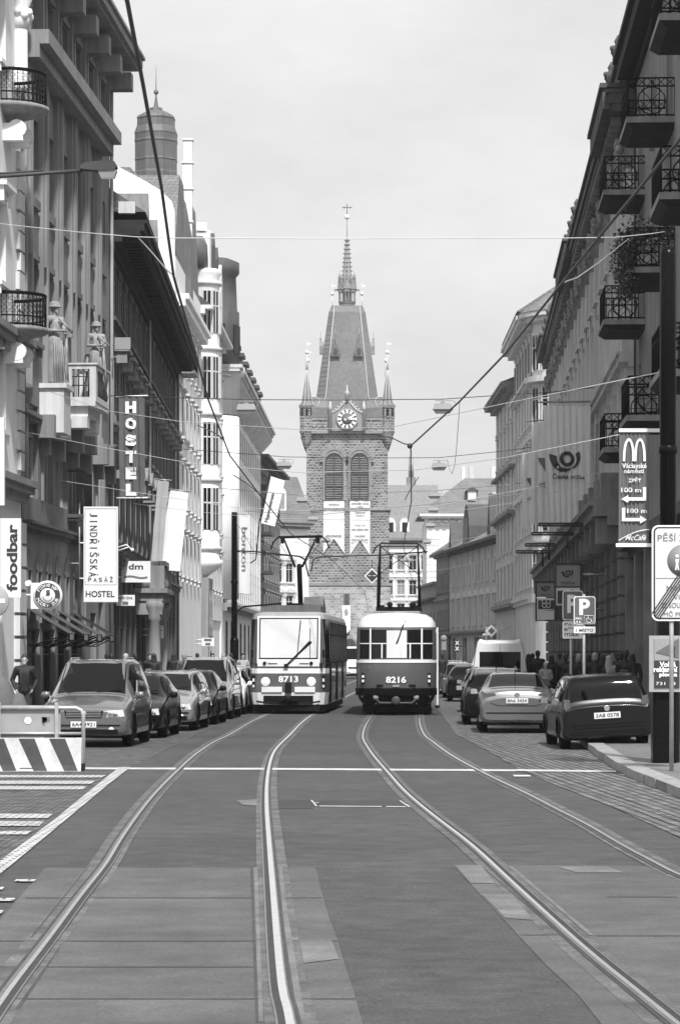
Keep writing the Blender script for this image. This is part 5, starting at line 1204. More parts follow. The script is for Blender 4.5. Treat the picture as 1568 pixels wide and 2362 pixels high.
    for (u, sa, sb) in ((a+.62, 1.6, 3.05), (b_+1.2, 1.6, 3.05), (c+.02, 1.9, 3.05)):
        if kind != 'van' or u < 6:
            patch('door_seam', u, u+.022, sa, sb, black_pl, .003, 4); patch('door_seam', u, u+.022, 12-sb, 12-sa, black_pl, .003, 4)
    for u in (b_+.9, c-.35):
        for s0 in (2.6, 9.3): patch('door_handle', u, u+.14, s0, s0+.1, black_pl if dark else chrome, .02, 2)
    patch('bonnet_seam', a-.05, a-.02, 4.1, 7.9, black_pl, .004, 8)
    for s0 in (3.75, 8.2): patch('bonnet_seam', 1.4, a-.05, s0, s0+.03, black_pl, .004, 6)
    if kind == 'wagon':
        m = MB(); m.tube([(-.72, L-.0, .62), (-.7, L+.006, .42), (.7, L+.006, .42), (.72, L-.0, .62)], .008, 4); m.build('tailgate_seam', black_pl, root)
        m = MB(); m.box(-.75, .75, L-.05, L+.02, .3, .36); m.build('bumper_insert', black_pl, root)
    if kind == 'sedan':
        m = MB(); m.tube([(-.68, L-.1, .97), (-.62, L+.004, .72), (-.45, L+.01, .66), (.45, L+.01, .66), (.62, L+.004, .72), (.68, L-.1, .97)], .007, 4); m.build('boot_seam', black_pl, root)
        m = MB(); m.lathe([(.035, L+.0), (.035, L+.03)], 10, (.45, .24), ax='y'); m.build('exhaust', iron, root)
    for wy in ws:
        for sx in (-1, 1): wheel(root, sx*(st[5][6]-.11), wy, wr, .2, sx)
    if kind in ('mpv', 'wagon'):
        m = MB()
        for sx in (-1, 1): m.cut(); m.tube([(sx*.56, st[5][0]+.2, st[5][4]-.02), (sx*.58, st[5][0]+.35, st[6][4]+.05), (sx*.58, st[7][0], st[7][4]+.05), (sx*.56, st[7][0]+.15, st[7][4]-.02)], .018, 5)
        m.split('roof_rail', chrome if not dark else black_pl, root)
    m = MB(); m.tube([(0, st[7][0]-.1, st[7][4]), (0, st[7][0]+.2, st[7][4]+.22)], .008, 4); m.build('aerial', black_pl, root)
    if kind not in ('sedan', 'van'):
        z = st[8][4]-.28; m = MB(); m.tube([(0, L-.12, 1.08 if kind == 'mpv' else 1.02), (-.32, L-.22, 1.12 if kind != 'mpv' else 1.25)], .014, 4); m.build('wiper', black_pl, root)
    m = MB(); y0 = st[4][0]; z0 = st[4][4]
    for sx in (-.5, .12): m.cut(); m.tube([(sx, y0+.02, z0+.035), (sx+.5, y0+.08, z0+.09)], .01, 4)
    m.split('wiper', black_pl, root)
    return root
def put(o, x, y, rz=0, z=.01): o.location = (x, y, z); o.rotation_euler.z = rz; return o
silver = car_paint('paint_silver', .38, .6); silver2 = car_paint('paint_bright_silver', .2, .65); grey_p = car_paint('paint_grey', .17, .5); midgrey = car_paint('paint_midgrey', .1, .5); blackp = car_paint('paint_black', .003, 0, .25); darkp = car_paint('paint_dark', .007, 0, .2); whitep = car_paint('paint_white', .78, 0)
cars_l = 'cars parked along the left kerb'; cars_r = 'cars parked along the right kerb'
LX = lambda x, Y: (x-CX)/FL*Y
# left row, nose towards the camera
a_l = -.045
put(car('mpv', grey_p, 'big grey people carrier parked nearest the striped barrier', front_text='6A4 3921', group=cars_l), -5.2, 57.2, a_l)
h1 = car('hatch', blackp, 'black car parked directly behind the grey people carrier', group=cars_l, dark=True); put(h1, -4.85, 63.3, a_l)
h2 = car('wagon', silver, 'silver estate car parked third from the striped barrier', group=cars_l); put(h2, -4.45, 69.2, a_l)
h3 = copy_tree(h1); h3['label'] = 'black hatchback with one fog lamp lit, fourth in the left row of cars'; put(h3, -4.2, 74.9, a_l)
s4 = car('mpv', silver, 'tall silver people carrier, fifth in the left row of cars', group=cars_l); put(s4, -4.05, 81, a_l)
h5 = car('hatch', whitep, 'white hatchback near the end of the left row of cars', group=cars_l); put(h5, -3.85, 87.2, a_l)
h6 = copy_tree(h2); h6['label'] = 'silver estate car just before the dark tram mast'; put(h6, -3.85, 93, a_l)
h7 = copy_tree(h1); h7['label'] = 'black car partly hidden by the left tram, beyond the silver estate'; put(h7, -3.9, 99, a_l)
h8 = copy_tree(h5); h8['label'] = 'white car farthest along the left kerb, mostly behind the tram'; put(h8, -4.0, 105, a_l)
# right row, rear towards the camera: turned half round
def rear(o, x, Y, rz=0):  # place by the middle of the rear bumper
    L = {'sedan': 4.68, 'van': 4.97, 'mpv': 4.65}.get(o.get('k', ''), 4.35)
    d = Vector((-math.sin(rz), math.cos(rz))); put(o, x+d.x*L, Y+d.y*L, PI+rz)
s = car('sedan', silver2, 'bright silver saloon seen from behind, next to the dark estate car', rear_text='8A6 3434', group=cars_r); s['k'] = 'sedan'; rear(s, 4.22, 67.2, -.03); 
del s['k']
g = car('wagon', darkp, 'dark estate car with rear wiper, angled half up onto the right kerb', rear_text='3A8 0578', group=cars_r, dark=True); rear(g, 5.33, 56.0, .02); g.rotation_euler.y = R(3.5); g.location.z = .04
v = car('van', whitep, 'white panel van with big dark rear windows behind the silver saloon', group=cars_r); v['k'] = 'van'; rear(v, 5.62, 99, -.03); del v['k']
c1 = car('wagon', silver2, 'silver car parked between the bright saloon and the white van', group=cars_r); rear(c1, 4.6, 82.5, -.03)
c1b = copy_tree(h1); c1b['group'] = cars_r; c1b['label'] = 'black car just left of the bright silver saloon, seen from behind'; rear(c1b, 4.15, 74.5, -.03)
q = copy_tree(c1b); q['label'] = 'black car parked in front of the white panel van'; rear(q, 4.8, 90.5, -.04)
q = copy_tree(c1b); q['label'] = 'dark car beyond the white van, first of the far row on the right'; rear(q, 5.05, 110, -.05)
q = copy_tree(c1); q['label'] = 'silver car second beyond the white van on the right'; rear(q, 5.2, 119, -.05)
q = copy_tree(c1b); q['label'] = 'dark car third beyond the white van, beside the far shops'; rear(q, 5.4, 129, -.05)
q = copy_tree(h5); q['group'] = cars_r; q['label'] = 'white car far along the right side near the shop awnings'; rear(q, 5.85, 143, -.05)
q = copy_tree(c1); q['label'] = 'small silver car farthest away on the right side'; rear(q, 6.4, 162, -.05)
q = copy_tree(v); q['label'] = 'white van driving in the gap between the two trams'; del q['group']; put(q, 1.0, 205, .02)
# ---------------------------------------------------------------- trams
tram_grey = mat('tram_red_paint', .095, .35, .08, 1.2, coat=.5); tram_w = mat('tram_cream_paint', .72, .4, .06, 1.2, coat=.4); tram_roof = mat('tram_roof', .33, .6, .15, 1.5)
mirror_glass = mat('reflecting_windscreen', .95, .06, .05, .9, metal=1.0)
def loft_plan(levels, plan, mats_by, name, parent, cap=True, sm=True):
    """levels: [(z, kw)] ; plan(z_args)->closed list of (x, y); mats_by[i] for the band between level i and i+1"""
    m = MB(); rings = [[(x, y, z) for x, y in plan(*a)] for z, a in levels]; n = len(rings[0])
    for i in range(len(rings)-1):
        m.k = mats_by[i]; m.add(rings[i]+rings[i+1], [(j, (j+1) % n, n+(j+1) % n, n+j) for j in range(n)], sm)
    m.k = mats_by[-1]; m.add(rings[-1], [tuple(range(n))]); m.add(rings[0], [tuple(range(n))[::-1]])
    return m
def pantograph_v(par, y, zr):
    m = MB(); m.box(-.5, .5, y-.25, y+1.6, zr, zr+.1); m.box(-.35, .35, y, y+.3, zr+.1, zr+.28); p = m.build('pantograph', iron, par)
    m = MB(); m.tube([(0, y+1.4, zr+.15), (.02, y+.2, zr+1.55)], .085, 8); m.build('lower_arm', iron, p)
    m = MB()
    for sx in (-1, 1): m.cut(); m.tube([(sx*.12, y+.2, zr+1.5), (sx*.56, y+1.0, zr+2.5)], [.045, .03], 6); m.cut(); m.tube([(sx*.12, y+.2, zr+1.52), (sx*.68, y+1.0, zr+2.3)], .012, 4)
    m.split('upper_arm', iron, p)
    m = MB(); m.tube([(-.98, y+1.0, zr+2.12), (-.9, y+1.0, zr+2.35), (-.72, y+1.0, zr+2.53), (.72, y+1.0, zr+2.56), (.9, y+1.0, zr+2.38), (.98, y+1.0, zr+2.14)], .03, 6); m.tube([(-.7, y+1.25, zr+2.5), (.7, y+1.25, zr+2.53)], .025, 6)
    for sx in (-1, 1): m.tube([(sx*.68, y+.95, zr+2.53), (sx*.68, y+1.3, zr+2.53)], .03, 6); m.box(sx*.6-.06, sx*.6+.06, y+.95, y+1.05, zr+2.3, zr+2.5)
    m.build('contact_bow', iron, p)
def tram_modern():
    Y0 = 88.5; rz = -.045; T = empty('angular_tram', (-1.62, Y0, .0), 'angular tram number 8713 with a big glaring windscreen and V-shaped pantograph', 'tram', None, rz)
    L = 14.2; zs = [.3, .68, 1.28, 1.44, 1.72, 3.0, 3.14, 3.22]
    def plan(w, sl, f=0): return [(-.98*w, sl), (.98*w, sl), (1.15*w, sl+.16), (1.25*w, sl+.6), (1.25*w, L-.6), (.98*w, L), (-.98*w, L), (-1.25*w, L-.6), (-1.25*w, sl+.6), (-1.15*w, sl+.16)]
    lv = [(zs[0], (.96, .03)), (zs[1], (1, 0)), (zs[2], (1, .0)), (zs[3], (1, .01)), (zs[4], (1, .05)), (zs[5], (.97, .3)), (zs[6], (.93, .34)), (zs[7], (.78, .6))]
    m = loft_plan(lv, plan, [1, 0, 1, 0, 0, 2, 2, 2], 'body', T, sm=False); m.build('body', [tram_grey, tram_w, tram_roof], T)
    # windscreen in the sloping upper front
    def front(x, z, off):    # point on front plane
        t = (z-zs[4])/(zs[5]-zs[4]); return (x, .05+(.25)*t-off, z)
    def quadp(x0, x1, z0, z1, off, off2, taper=0):
        v = [front(x0, z0, off), front(x1, z0, off), front(x1-taper, z1, off), front(x0+taper, z1, off)]; v += [front(x0, z0, off2), front(x1, z0, off2), front(x1-taper, z1, off2), front(x0+taper, z1, off2)]
        return v, [(0, 1, 2, 3), (4, 5, 6, 7), (0, 1, 5, 4), (1, 2, 6, 5), (2, 3, 7, 6), (3, 0, 4, 7)]
    m = MB(); m.add(*quadp(-.99, .99, 1.6, 3.09, .0, .02)); fr = m.build('windscreen_surround', tram_w, T)
    m = MB(); m.add(*quadp(-.93, .93, 1.73, 3.03, .021, .027)); m.build('windscreen_seal', black_pl, fr)
    m = MB(); m.add(*quadp(-.89, .89, 1.77, 2.99, .028, .04)); m.build('windscreen', mirror_glass, T)
    m = MB(); m.add(*quadp(-.97, .97, 1.5, 1.68, .021, .03)); m.k = 1
    for sx in (-.5, .5): m.box(sx-.15, sx+.15, -.02, .0, 1.57, 1.6)
    for sx in (-.75, .72): m.lathe([(.01, -.06), (.05, -.06), (.06, 0)], 8, (sx, 1.6), ax='y')
    m.build('wiper_panel', [mat('brushed_panel', .6, .4, .1), black_pl], T)
    m = MB(); m.tube([(-.05, -.06, 1.55), (.3, -.02, 1.9), (.72, .06, 2.28)], .022, 5); m.tube([(0, -.06, 1.58), (.66, .06, 2.3)], .012, 4); m.tube([(.68, .0, 1.75), (.67, .14, 2.7)], .01, 4); m.tube([(.27, -.01, 1.78), (.37, .14, 2.97)], .01, 4); m.box(-.13, 0, -.1, -.03, 1.5, 1.58); m.build('wiper', iron, T)
    for sx in (-1, 1):
        m = MB(); v = [(sx*1.0, .09, 1.5), (sx*1.16, .2, 1.5), (sx*1.255, .62, 1.5), (sx*1.215, .86, 2.98), (sx*1.12, .46, 2.98), (sx*.965, .36, 2.98)]
        v = [(p[0]+sx*.01, p[1]-.012, p[2]) for p in v]; m.add(v, [(0, 1, 4, 5), (1, 2, 3, 4)]); m.build('corner_window', glass, T)
        m = MB(); m.tube([(sx*1.0, -.0, 1.55), (sx*1.12, -.22, 1.6), (sx*1.12, -.22, 1.9)], .015, 4); m.box(sx*1.12-.04, sx*1.12+.04, -.27, -.22, 1.78, 2.02); m.build('mirror', iron, T)
        m = MB(); m.lathe([(.01, -.03), (.13, -.03), (.145, -.02), (.15, .02)], 16, (sx*.72, 1.02), ax='y'); m.build('headlight', mat('lit_lamp', .9, .3, .02, emit=0), T)
        m = MB(); m.box(sx*1.1-.05, sx*1.1+.05, .06, .18, .82, 1.22); m.k = 1; m.box(sx*1.1-.03, sx*1.1+.03, .04, .059, 1.02, 1.12); m.box(sx*1.1-.03, sx*1.1+.03, .04, .059, .84, .92); m.build('indicator', [black_pl, lamp_gl], T)
        m = MB(); m.box(sx*.52-.32, sx*.52+.32, -.05, .0, .69, .86); m.build('buffer_plate', tram_w, T)
    m = MB(); put_text(m, '8713', .0, 1.1, h=.2, w=.62, y=-.015, bold=.03); m.build('fleet_number', paint_w, T)
    m = MB(); m.box(-.78, .78, -.02, .03, .36, .58); m.k = 1; m.box(-.3, .3, -.2, -.02, .42, .54); m.lathe([(.01, -.26), (.12, -.26), (.12, -.2)], 10, (0, .48), ax='y'); m.tube([(-1.0, -.05, .4), (-.6, -.1, .34), (.6, -.1, .34), (1.0, -.05, .4)], .03, 5); m.box(-.1, .1, -.08, 0, .66, 1.0); m.build('coupling', [black_pl, iron], T)
    m = MB(); m.box(-1.1, 1.1, .3, L-.3, .08, .3); m.box(-.2, 1.0, -.02, .3, .1, .3); m.build('underframe', iron, T)
    # sides: windows and door line
    for sx in (-1, 1):
        m = MB(); x = sx*1.255
        for k in range(9):
            y0 = .95+k*1.45; m.cut(); m.k = 0
            v = [(sx*1.253, y0, 1.62), (sx*1.253, y0+1.2, 1.62), (sx*1.222, y0+1.2, 2.9), (sx*1.222, y0, 2.9)]; m.add(v, [(0, 1, 2, 3)]); m.k = 1; m.tube([v[0], v[1], v[2], v[3], v[0]], .02, 4); m.tube([(sx*1.235, y0, 2.5), (sx*1.235, y0+1.2, 2.5)], .018, 4)
        m.split('side_window', [glass, iron], T)
        m = MB()
        for k in (0, 3, 6): m.cut(); m.box(min(sx*1.252, sx*1.262), max(sx*1.252, sx*1.262), .9+k*1.45, 2.2+k*1.45, .35, 1.6)
        m.split('door', black_pl, T)
    m = MB(); m.box(-.95, .95, 1.2, 3.2, 3.2, 3.42); m.box(-.8, .8, 4.5, 7.5, 3.2, 3.5); m.prism([(2.9, 3.2), (4.2, 3.2), (4.2, 3.5), (3.3, 3.75), (2.9, 3.5)], .3, .95, 'x'); m.build('roof_equipment', roof_metal, T)
    m = MB(); m.tube([(-1.9, 1.2, 2.2), (-1.8, 1.2, 3.2), (-1.5, 1.2, 3.4), (-.3, 1.2, 3.5)], .03, 5); m.build('roof_cable', iron, T)
    m = MB(); m.box(.45, .95, -.0, .5, .12, .3); m.build('lifeguard', iron, T)
    for y in (2.2, 4.1, 10, 11.9):
        for sx in (-.72, .72): m = MB(); m.lathe([(.33, -.06), (.33, .06)], 18, ax='x'); m.build('wheel', iron, T, (sx, y, .35))
    pantograph_v(T, 5.2, 3.3)
tram_modern()
def tram_round():
    T = empty('rounded_tram', (1.72, 86.6, 0), 'rounded tram number 8216 with curved rear windows and lattice pantograph', 'tram', None, -.035)
    L = 14.0; nA = 20
    def plan(w, y0, dep, ex=2.6):
        out = []
        for k in range(nA+1):
            t = PI*k/nA; c, s_ = math.cos(t), math.sin(t); out.append((-w*math.copysign(abs(c)**(2/ex), c), y0+dep-dep*abs(s_)**(2/ex)))
        out += [(w, L-.8), (w*.75, L), (-w*.75, L), (-w, L-.8)]; return out
    lv = [(.3, (1.0, .35, .6)), (.48, (1.16, .12, .8)), (.62, (1.2, .05, .85)), (.78, (1.24, .0, .9)), (1.62, (1.25, .02, .9)), (1.7, (1.25, .03, .9)), (2.72, (1.22, .22, .85)), (2.86, (1.2, .26, .85)), (3.02, (1.1, .42, .9)), (3.12, (.92, .7, .9)), (3.17, (.6, 1.1, .9)), (3.19, (.3, 1.6, .6))]
    m = loft_plan(lv, plan, [3, 3, 3, 0, 1, 4, 1, 1, 1, 1, 1, 1], 'body', T); o = m.build('body', [tram_grey, tram_w, tram_roof, iron, tram_grey], T); smooth_angle(o, 50)
    def P(x, z, off=.0):     # front surface point at lateral x
        for i in range(len(lv)-1):
            if lv[i][0] <= z <= lv[i+1][0]: break
        f = (z-lv[i][0])/(lv[i+1][0]-lv[i][0]); w, y0, dep = [lv[i][1][j]*(1-f)+lv[i+1][1][j]*f for j in range(3)]
        ex = 2.6; c = min(1, abs(x)/w); t_s = max(0, 1-c**ex)**(1/ex); return Vector((x, y0+dep-dep*t_s-off, z))
    def strip(name, x0, x1, z0, z1, mt, off=.012, n=8, th=0, par=T):
        m = MB(); v = []
        for i in range(n+1):
            x = x0+(x1-x0)*i/n; v += [P(x, z0, off)+Vector((math.copysign(off*.6, x), 0, 0)), P(x, z1, off)+Vector((math.copysign(off*.6, x), 0, 0))]
        m.add(v, [(2*i, 2*i+2, 2*i+3, 2*i+1) for i in range(n)], True); return m.build(name, mt, par)
    for (a, c) in ((-1.11, -.81), (-.75, .75), (.81, 1.11)):
        w = strip('rear_window', a, c, 1.76, 2.64, glass, .014)
        strip('window_bar', a, c, 2.2, 2.23, tram_w, .022, par=w)
    for x in (-.78, .78): strip('window_pillar', x-.025, x+.025, 1.72, 2.68, tram_w, .02, 1)
    for x in (-.42, .42): strip('window_bar', x-.02, x+.02, 1.76, 2.22, tram_w, .024, 1)
    strip('glare_strip', -.28, .32, 1.77, 2.62, mat('reflecting_pane', .9, .08, .02, metal=.9), .018, 4)  # bright mirror strip painting sky glare onto the middle window, no real part
    strip('belt_moulding', -1.23, 1.23, 1.62, 1.72, tram_w, .018, 16)
    strip('bumper', -1.2, 1.2, .74, .84, black_pl, .1, 16); strip('bumper_front', -1.2, 1.2, .62, .76, iron, .1, 16)
    m = MB(); v = []
    for i in range(17):
        x = -1.2+2.4*i/16; p = P(x, .79, 0); v += [p, P(x, .79, .1)+Vector((math.copysign(.06, x), 0, .05))]
    m.add(v, [(2*i, 2*i+2, 2*i+3, 2*i+1) for i in range(16)], True); m.build('bumper_top', black_pl, T)
    for sx in (-1, 1):
        m = MB(); v = [P(sx*.55, .6, .03), P(sx*1.08, .6, .05), P(sx*1.0, .34, .03), P(sx*.62, .34, .02)]; m.add(v+[p+Vector((0, .1, 0)) for p in v], [(0, 1, 2, 3), (4, 5, 6, 7), (0, 1, 5, 4), (2, 3, 7, 6), (1, 2, 6, 5), (0, 3, 7, 4)]); ap = m.build('apron', tram_w, T)
        m = MB(); p = P(sx*.62, .6, .06); m.lathe([(.01, p.y-.05), (.08, p.y-.05), (.09, p.y+.05)], 12, (p.x, .56), ax='y'); m.build('lamp', frame_g, T)
        m = MB(); p = P(sx*1.02, 1.1, .02); m.box(p.x-.05, p.x+.05, p.y-.03, p.y+.06, .95, 1.3); m.k = 1; m.box(p.x-.035, p.x+.035, p.y-.04, p.y-.031, 1.02, 1.1); m.box(p.x-.035, p.x+.035, p.y-.04, p.y-.031, 1.16, 1.24); m.build('tail_lamp', [black_pl, lamp_gl], T)
        m = MB(); p = P(sx*.5, .92, .02); m.box(p.x-.1, p.x+.1, p.y-.012, p.y+.02, .89, .95); m.build('reflector', black_pl, T)
    m = MB(); p = P(0, .92, .02); m.box(-.1, .1, p.y-.012, p.y+.02, .88, .94); m.build('socket_cover', tram_roof, T)
    m = MB(); p = P(0, 1.1, .02); put_text(m, '8216', 0, 1.1, h=.2, w=.62, y=p.y-.01, bold=.03); m.build('fleet_number', paint_w, T)
    m = MB(); m.box(-.6, .6, .1, .6, .36, .66); m.k = 1; m.tube([(-.62, .0, .52), (-.5, -.02, .38), (.5, -.02, .38), (.62, 0, .52)], .04, 6); m.tube([(0, .2, .45), (0, -.2, .45)], .07, 8); m.lathe([(.05, -.24), (.14, -.24), (.14, -.14)], 12, (0, .46), ax='y'); m.build('coupling', [iron, frame_d], T)
    m = MB(); m.box(-1.05, 1.05, .7, L-.7, .1, .42); m.build('underframe', iron, T)
    m = MB(); m.tube([P(.0, 2.2, .04), P(.16, 2.6, .05), P(.3, 2.95, .05)], .014, 4); m.tube([P(.04, 2.25, .06), P(.22, 2.8, .06)], .02, 4); m.build('wiper', iron, T)
    m = MB(); m.box(1.245, 1.3, 1.25, 1.4, .3, 2.72); m.box(1.245, 1.3, 1.9, 2.0, .3, 2.72); dr = m.build('folding_door', tram_w, T); m = MB(); m.box(1.255, 1.29, 1.41, 1.89, .35, 2.7); m.box(1.2, 1.34, 1.25, 2.0, .2, .29); m.build('door_leaf', glass, dr)
    for sx in (-1, 1):
        m = MB()
        for k in range(9):
            y0 = 1.9+1.3*k; m.cut(); m.k = 0; v = [(sx*1.258, y0, 1.78), (sx*1.258, y0+1.1, 1.78), (sx*1.232, y0+1.1, 2.64), (sx*1.232, y0, 2.64)]; m.add(v, [(0, 1, 2, 3)]); m.k = 1; m.tube(v+[v[0]], .02, 4)
        m.split('side_window', [glass, tram_w], T)
    m = MB(); m.box(-.7, .7, 2, 11, 3.16, 3.24); m.tube([(-.75, 1.8, 3.2), (.75, 1.8, 3.2)], .02, 4); m.build('roof_boards', tram_roof, T)
    y = 6.2; m = MB(); m.box(-.75, .75, y-.08, y+.08, 3.3, 3.44); m.box(-.75, .75, y+1.6, y+1.76, 3.3, 3.44)
    for sx in (-.55, .55): m.lathe([(.08, 3.22), (.08, 3.5)], 8, (sx, y))
    for sx in (-.3, .45): m.ball((sx, y-.1, 3.52), .09, 8)
    pg = m.build('pantograph', iron, T)
    m = MB()
    for sx in (-1, 1): m.cut(); m.tube([(sx*.68, y+.1, 3.4), (sx*.66, y+.0-.5, 4.5)], [.055, .04], 6); m.cut(); m.tube([(sx*.66, y-.5, 4.5), (sx*.62, y+.5, 5.5)], [.04, .025], 6); m.cut(); m.tube([(sx*.68, y+1.6, 3.4), (sx*.66, y+2.2, 4.5)], .03, 6); m.cut(); m.tube([(sx*.66, y+2.2, 4.5), (sx*.62, y+.7, 5.5)], .022, 6)
    m.cut(); m.tube([(-.66, y-.5, 4.5), (.62, y+.5, 5.45)], .013, 4); m.cut(); m.tube([(.66, y-.5, 4.5), (-.62, y+.5, 5.45)], .013, 4); m.cut(); m.tube([(-.66, y-.5, 4.52), (.66, y-.5, 4.52)], .02, 4) if False else m.tube([(-.62, y+.5, 5.45), (.62, y+.5, 5.45)], .016, 4)
    m.split('pantograph_arm', iron, pg)
    m = MB(); m.tube([(-.88, y+.6, 5.22), (-.78, y+.6, 5.42), (-.6, y+.6, 5.56), (.6, y+.6, 5.56), (.78, y+.6, 5.42), (.88, y+.6, 5.22)], .026, 6); m.build('contact_bow', iron, pg)
    for yy in (2.6, 4.5, 10, 11.9):
        for sx in (-.72, .72): m = MB(); m.lathe([(.33, -.06), (.33, .06)], 18, ax='x'); m.build('wheel', iron, T, (sx, yy, .35))
tram_round()
#@@PART4
# ================================================================ PEOPLE AND STATUES
def capsule(m, a, b, r0, r1, seg=8):
    a, b = Vector(a), Vector(b); m.ball(a, r0, seg); m.ball(b, r1, seg); m.tube([a, b], [r0, r1], seg)
def remesh(mb, name, mt, parent, vox, dec=.5):
    o = mb.build(name, mt, None); md = o.modifiers.new('r', 'REMESH'); md.mode = 'VOXEL'; md.voxel_size = vox; md.use_smooth_shade = True
    sm = o.modifiers.new('s', 'SMOOTH'); sm.iterations = 2; sm.factor = .5
    if dec < 1: d = o.modifiers.new('d', 'DECIMATE'); d.ratio = dec
    dg = bpy.context.evaluated_depsgraph_get(); me = bpy.data.meshes.new_from_object(o.evaluated_get(dg)); bpy.data.objects.remove(o)
    me.materials.clear(); me.materials.append(mt)
    for p in me.polygons: p.use_smooth = True
    n = bpy.data.objects.new(name, me); col.objects.link(n); n.parent = parent; return n
def skeleton(pose):
    """joint positions for a 1.75 m figure facing -Y"""
    J = dict(pelvis=(0, 0, .95), chest=(0, -.01, 1.3), neck=(0, 0, 1.48), head=(0, -.02, 1.63), ls=(-.19, 0, 1.42), rs=(.19, 0, 1.42), lh=(-.09, 0, .92), rh=(.09, 0, .92),
             lk=(-.1, -.02, .5), rk=(.1, -.02, .5), lf=(-.11, .02, .08), rf=(.11, .02, .08), le=(-.25, .02, 1.13), re=(.25, .02, 1.13), lw=(-.26, -.06, .88), rw=(.26, -.06, .88))
    if pose == 'walk': J.update(lk=(-.09, -.16, .52), lf=(-.09, -.22, .08), rk=(.09, .03, .5), rf=(.1, .3, .14), le=(-.25, .1, 1.14), lw=(-.24, .08, .9), re=(.25, -.06, 1.14), rw=(.22, -.24, .96))
    if pose == 'phone': J.update(le=(-.27, -.05, 1.14), lw=(-.13, -.13, 1.5))
    if pose == 'pockets': J.update(le=(-.3, .05, 1.15), lw=(-.2, -.1, .93), re=(.3, .05, 1.15), rw=(.2, -.1, .93), lk=(-.1, -.06, .5), rf=(.11, .06, .08))
    if pose == 'hold': J.update(le=(-.24, -.02, 1.15), lw=(.0, -.22, 1.14), re=(.24, -.02, 1.15), rw=(.08, -.24, 1.08))
    return {k: Vector(v) for k, v in J.items()}
def hand(m, w, e, side):
    d = (w-e).normalized(); u = Vector((0, -1, 0)) if abs(d.y) < .8 else Vector((0, 0, 1)); a = d.cross(u).normalized(); n = u-d*u.dot(d); n.normalize()
    p = w+d*.05; capsule(m, w+d*.01, w+d*.07, .026, .032, 6)
    for i, l in enumerate((.062, .072, .066, .05)):
        b0 = w+d*.075+n*(.028-.019*i); b1 = b0+d*l*.55+a*side*.006; b2 = b1+d*l*.35+a*side*.022; capsule(m, b0, b1, .0105, .0098, 6); capsule(m, b1, b2, .0098, .009, 6)
    t0 = w+d*.03+n*.03; capsule(m, t0, t0+d*.03+n*.022, .0125, .011, 6); capsule(m, t0+d*.03+n*.022, t0+d*.06+n*.028, .011, .0095, 6)
PP = {}
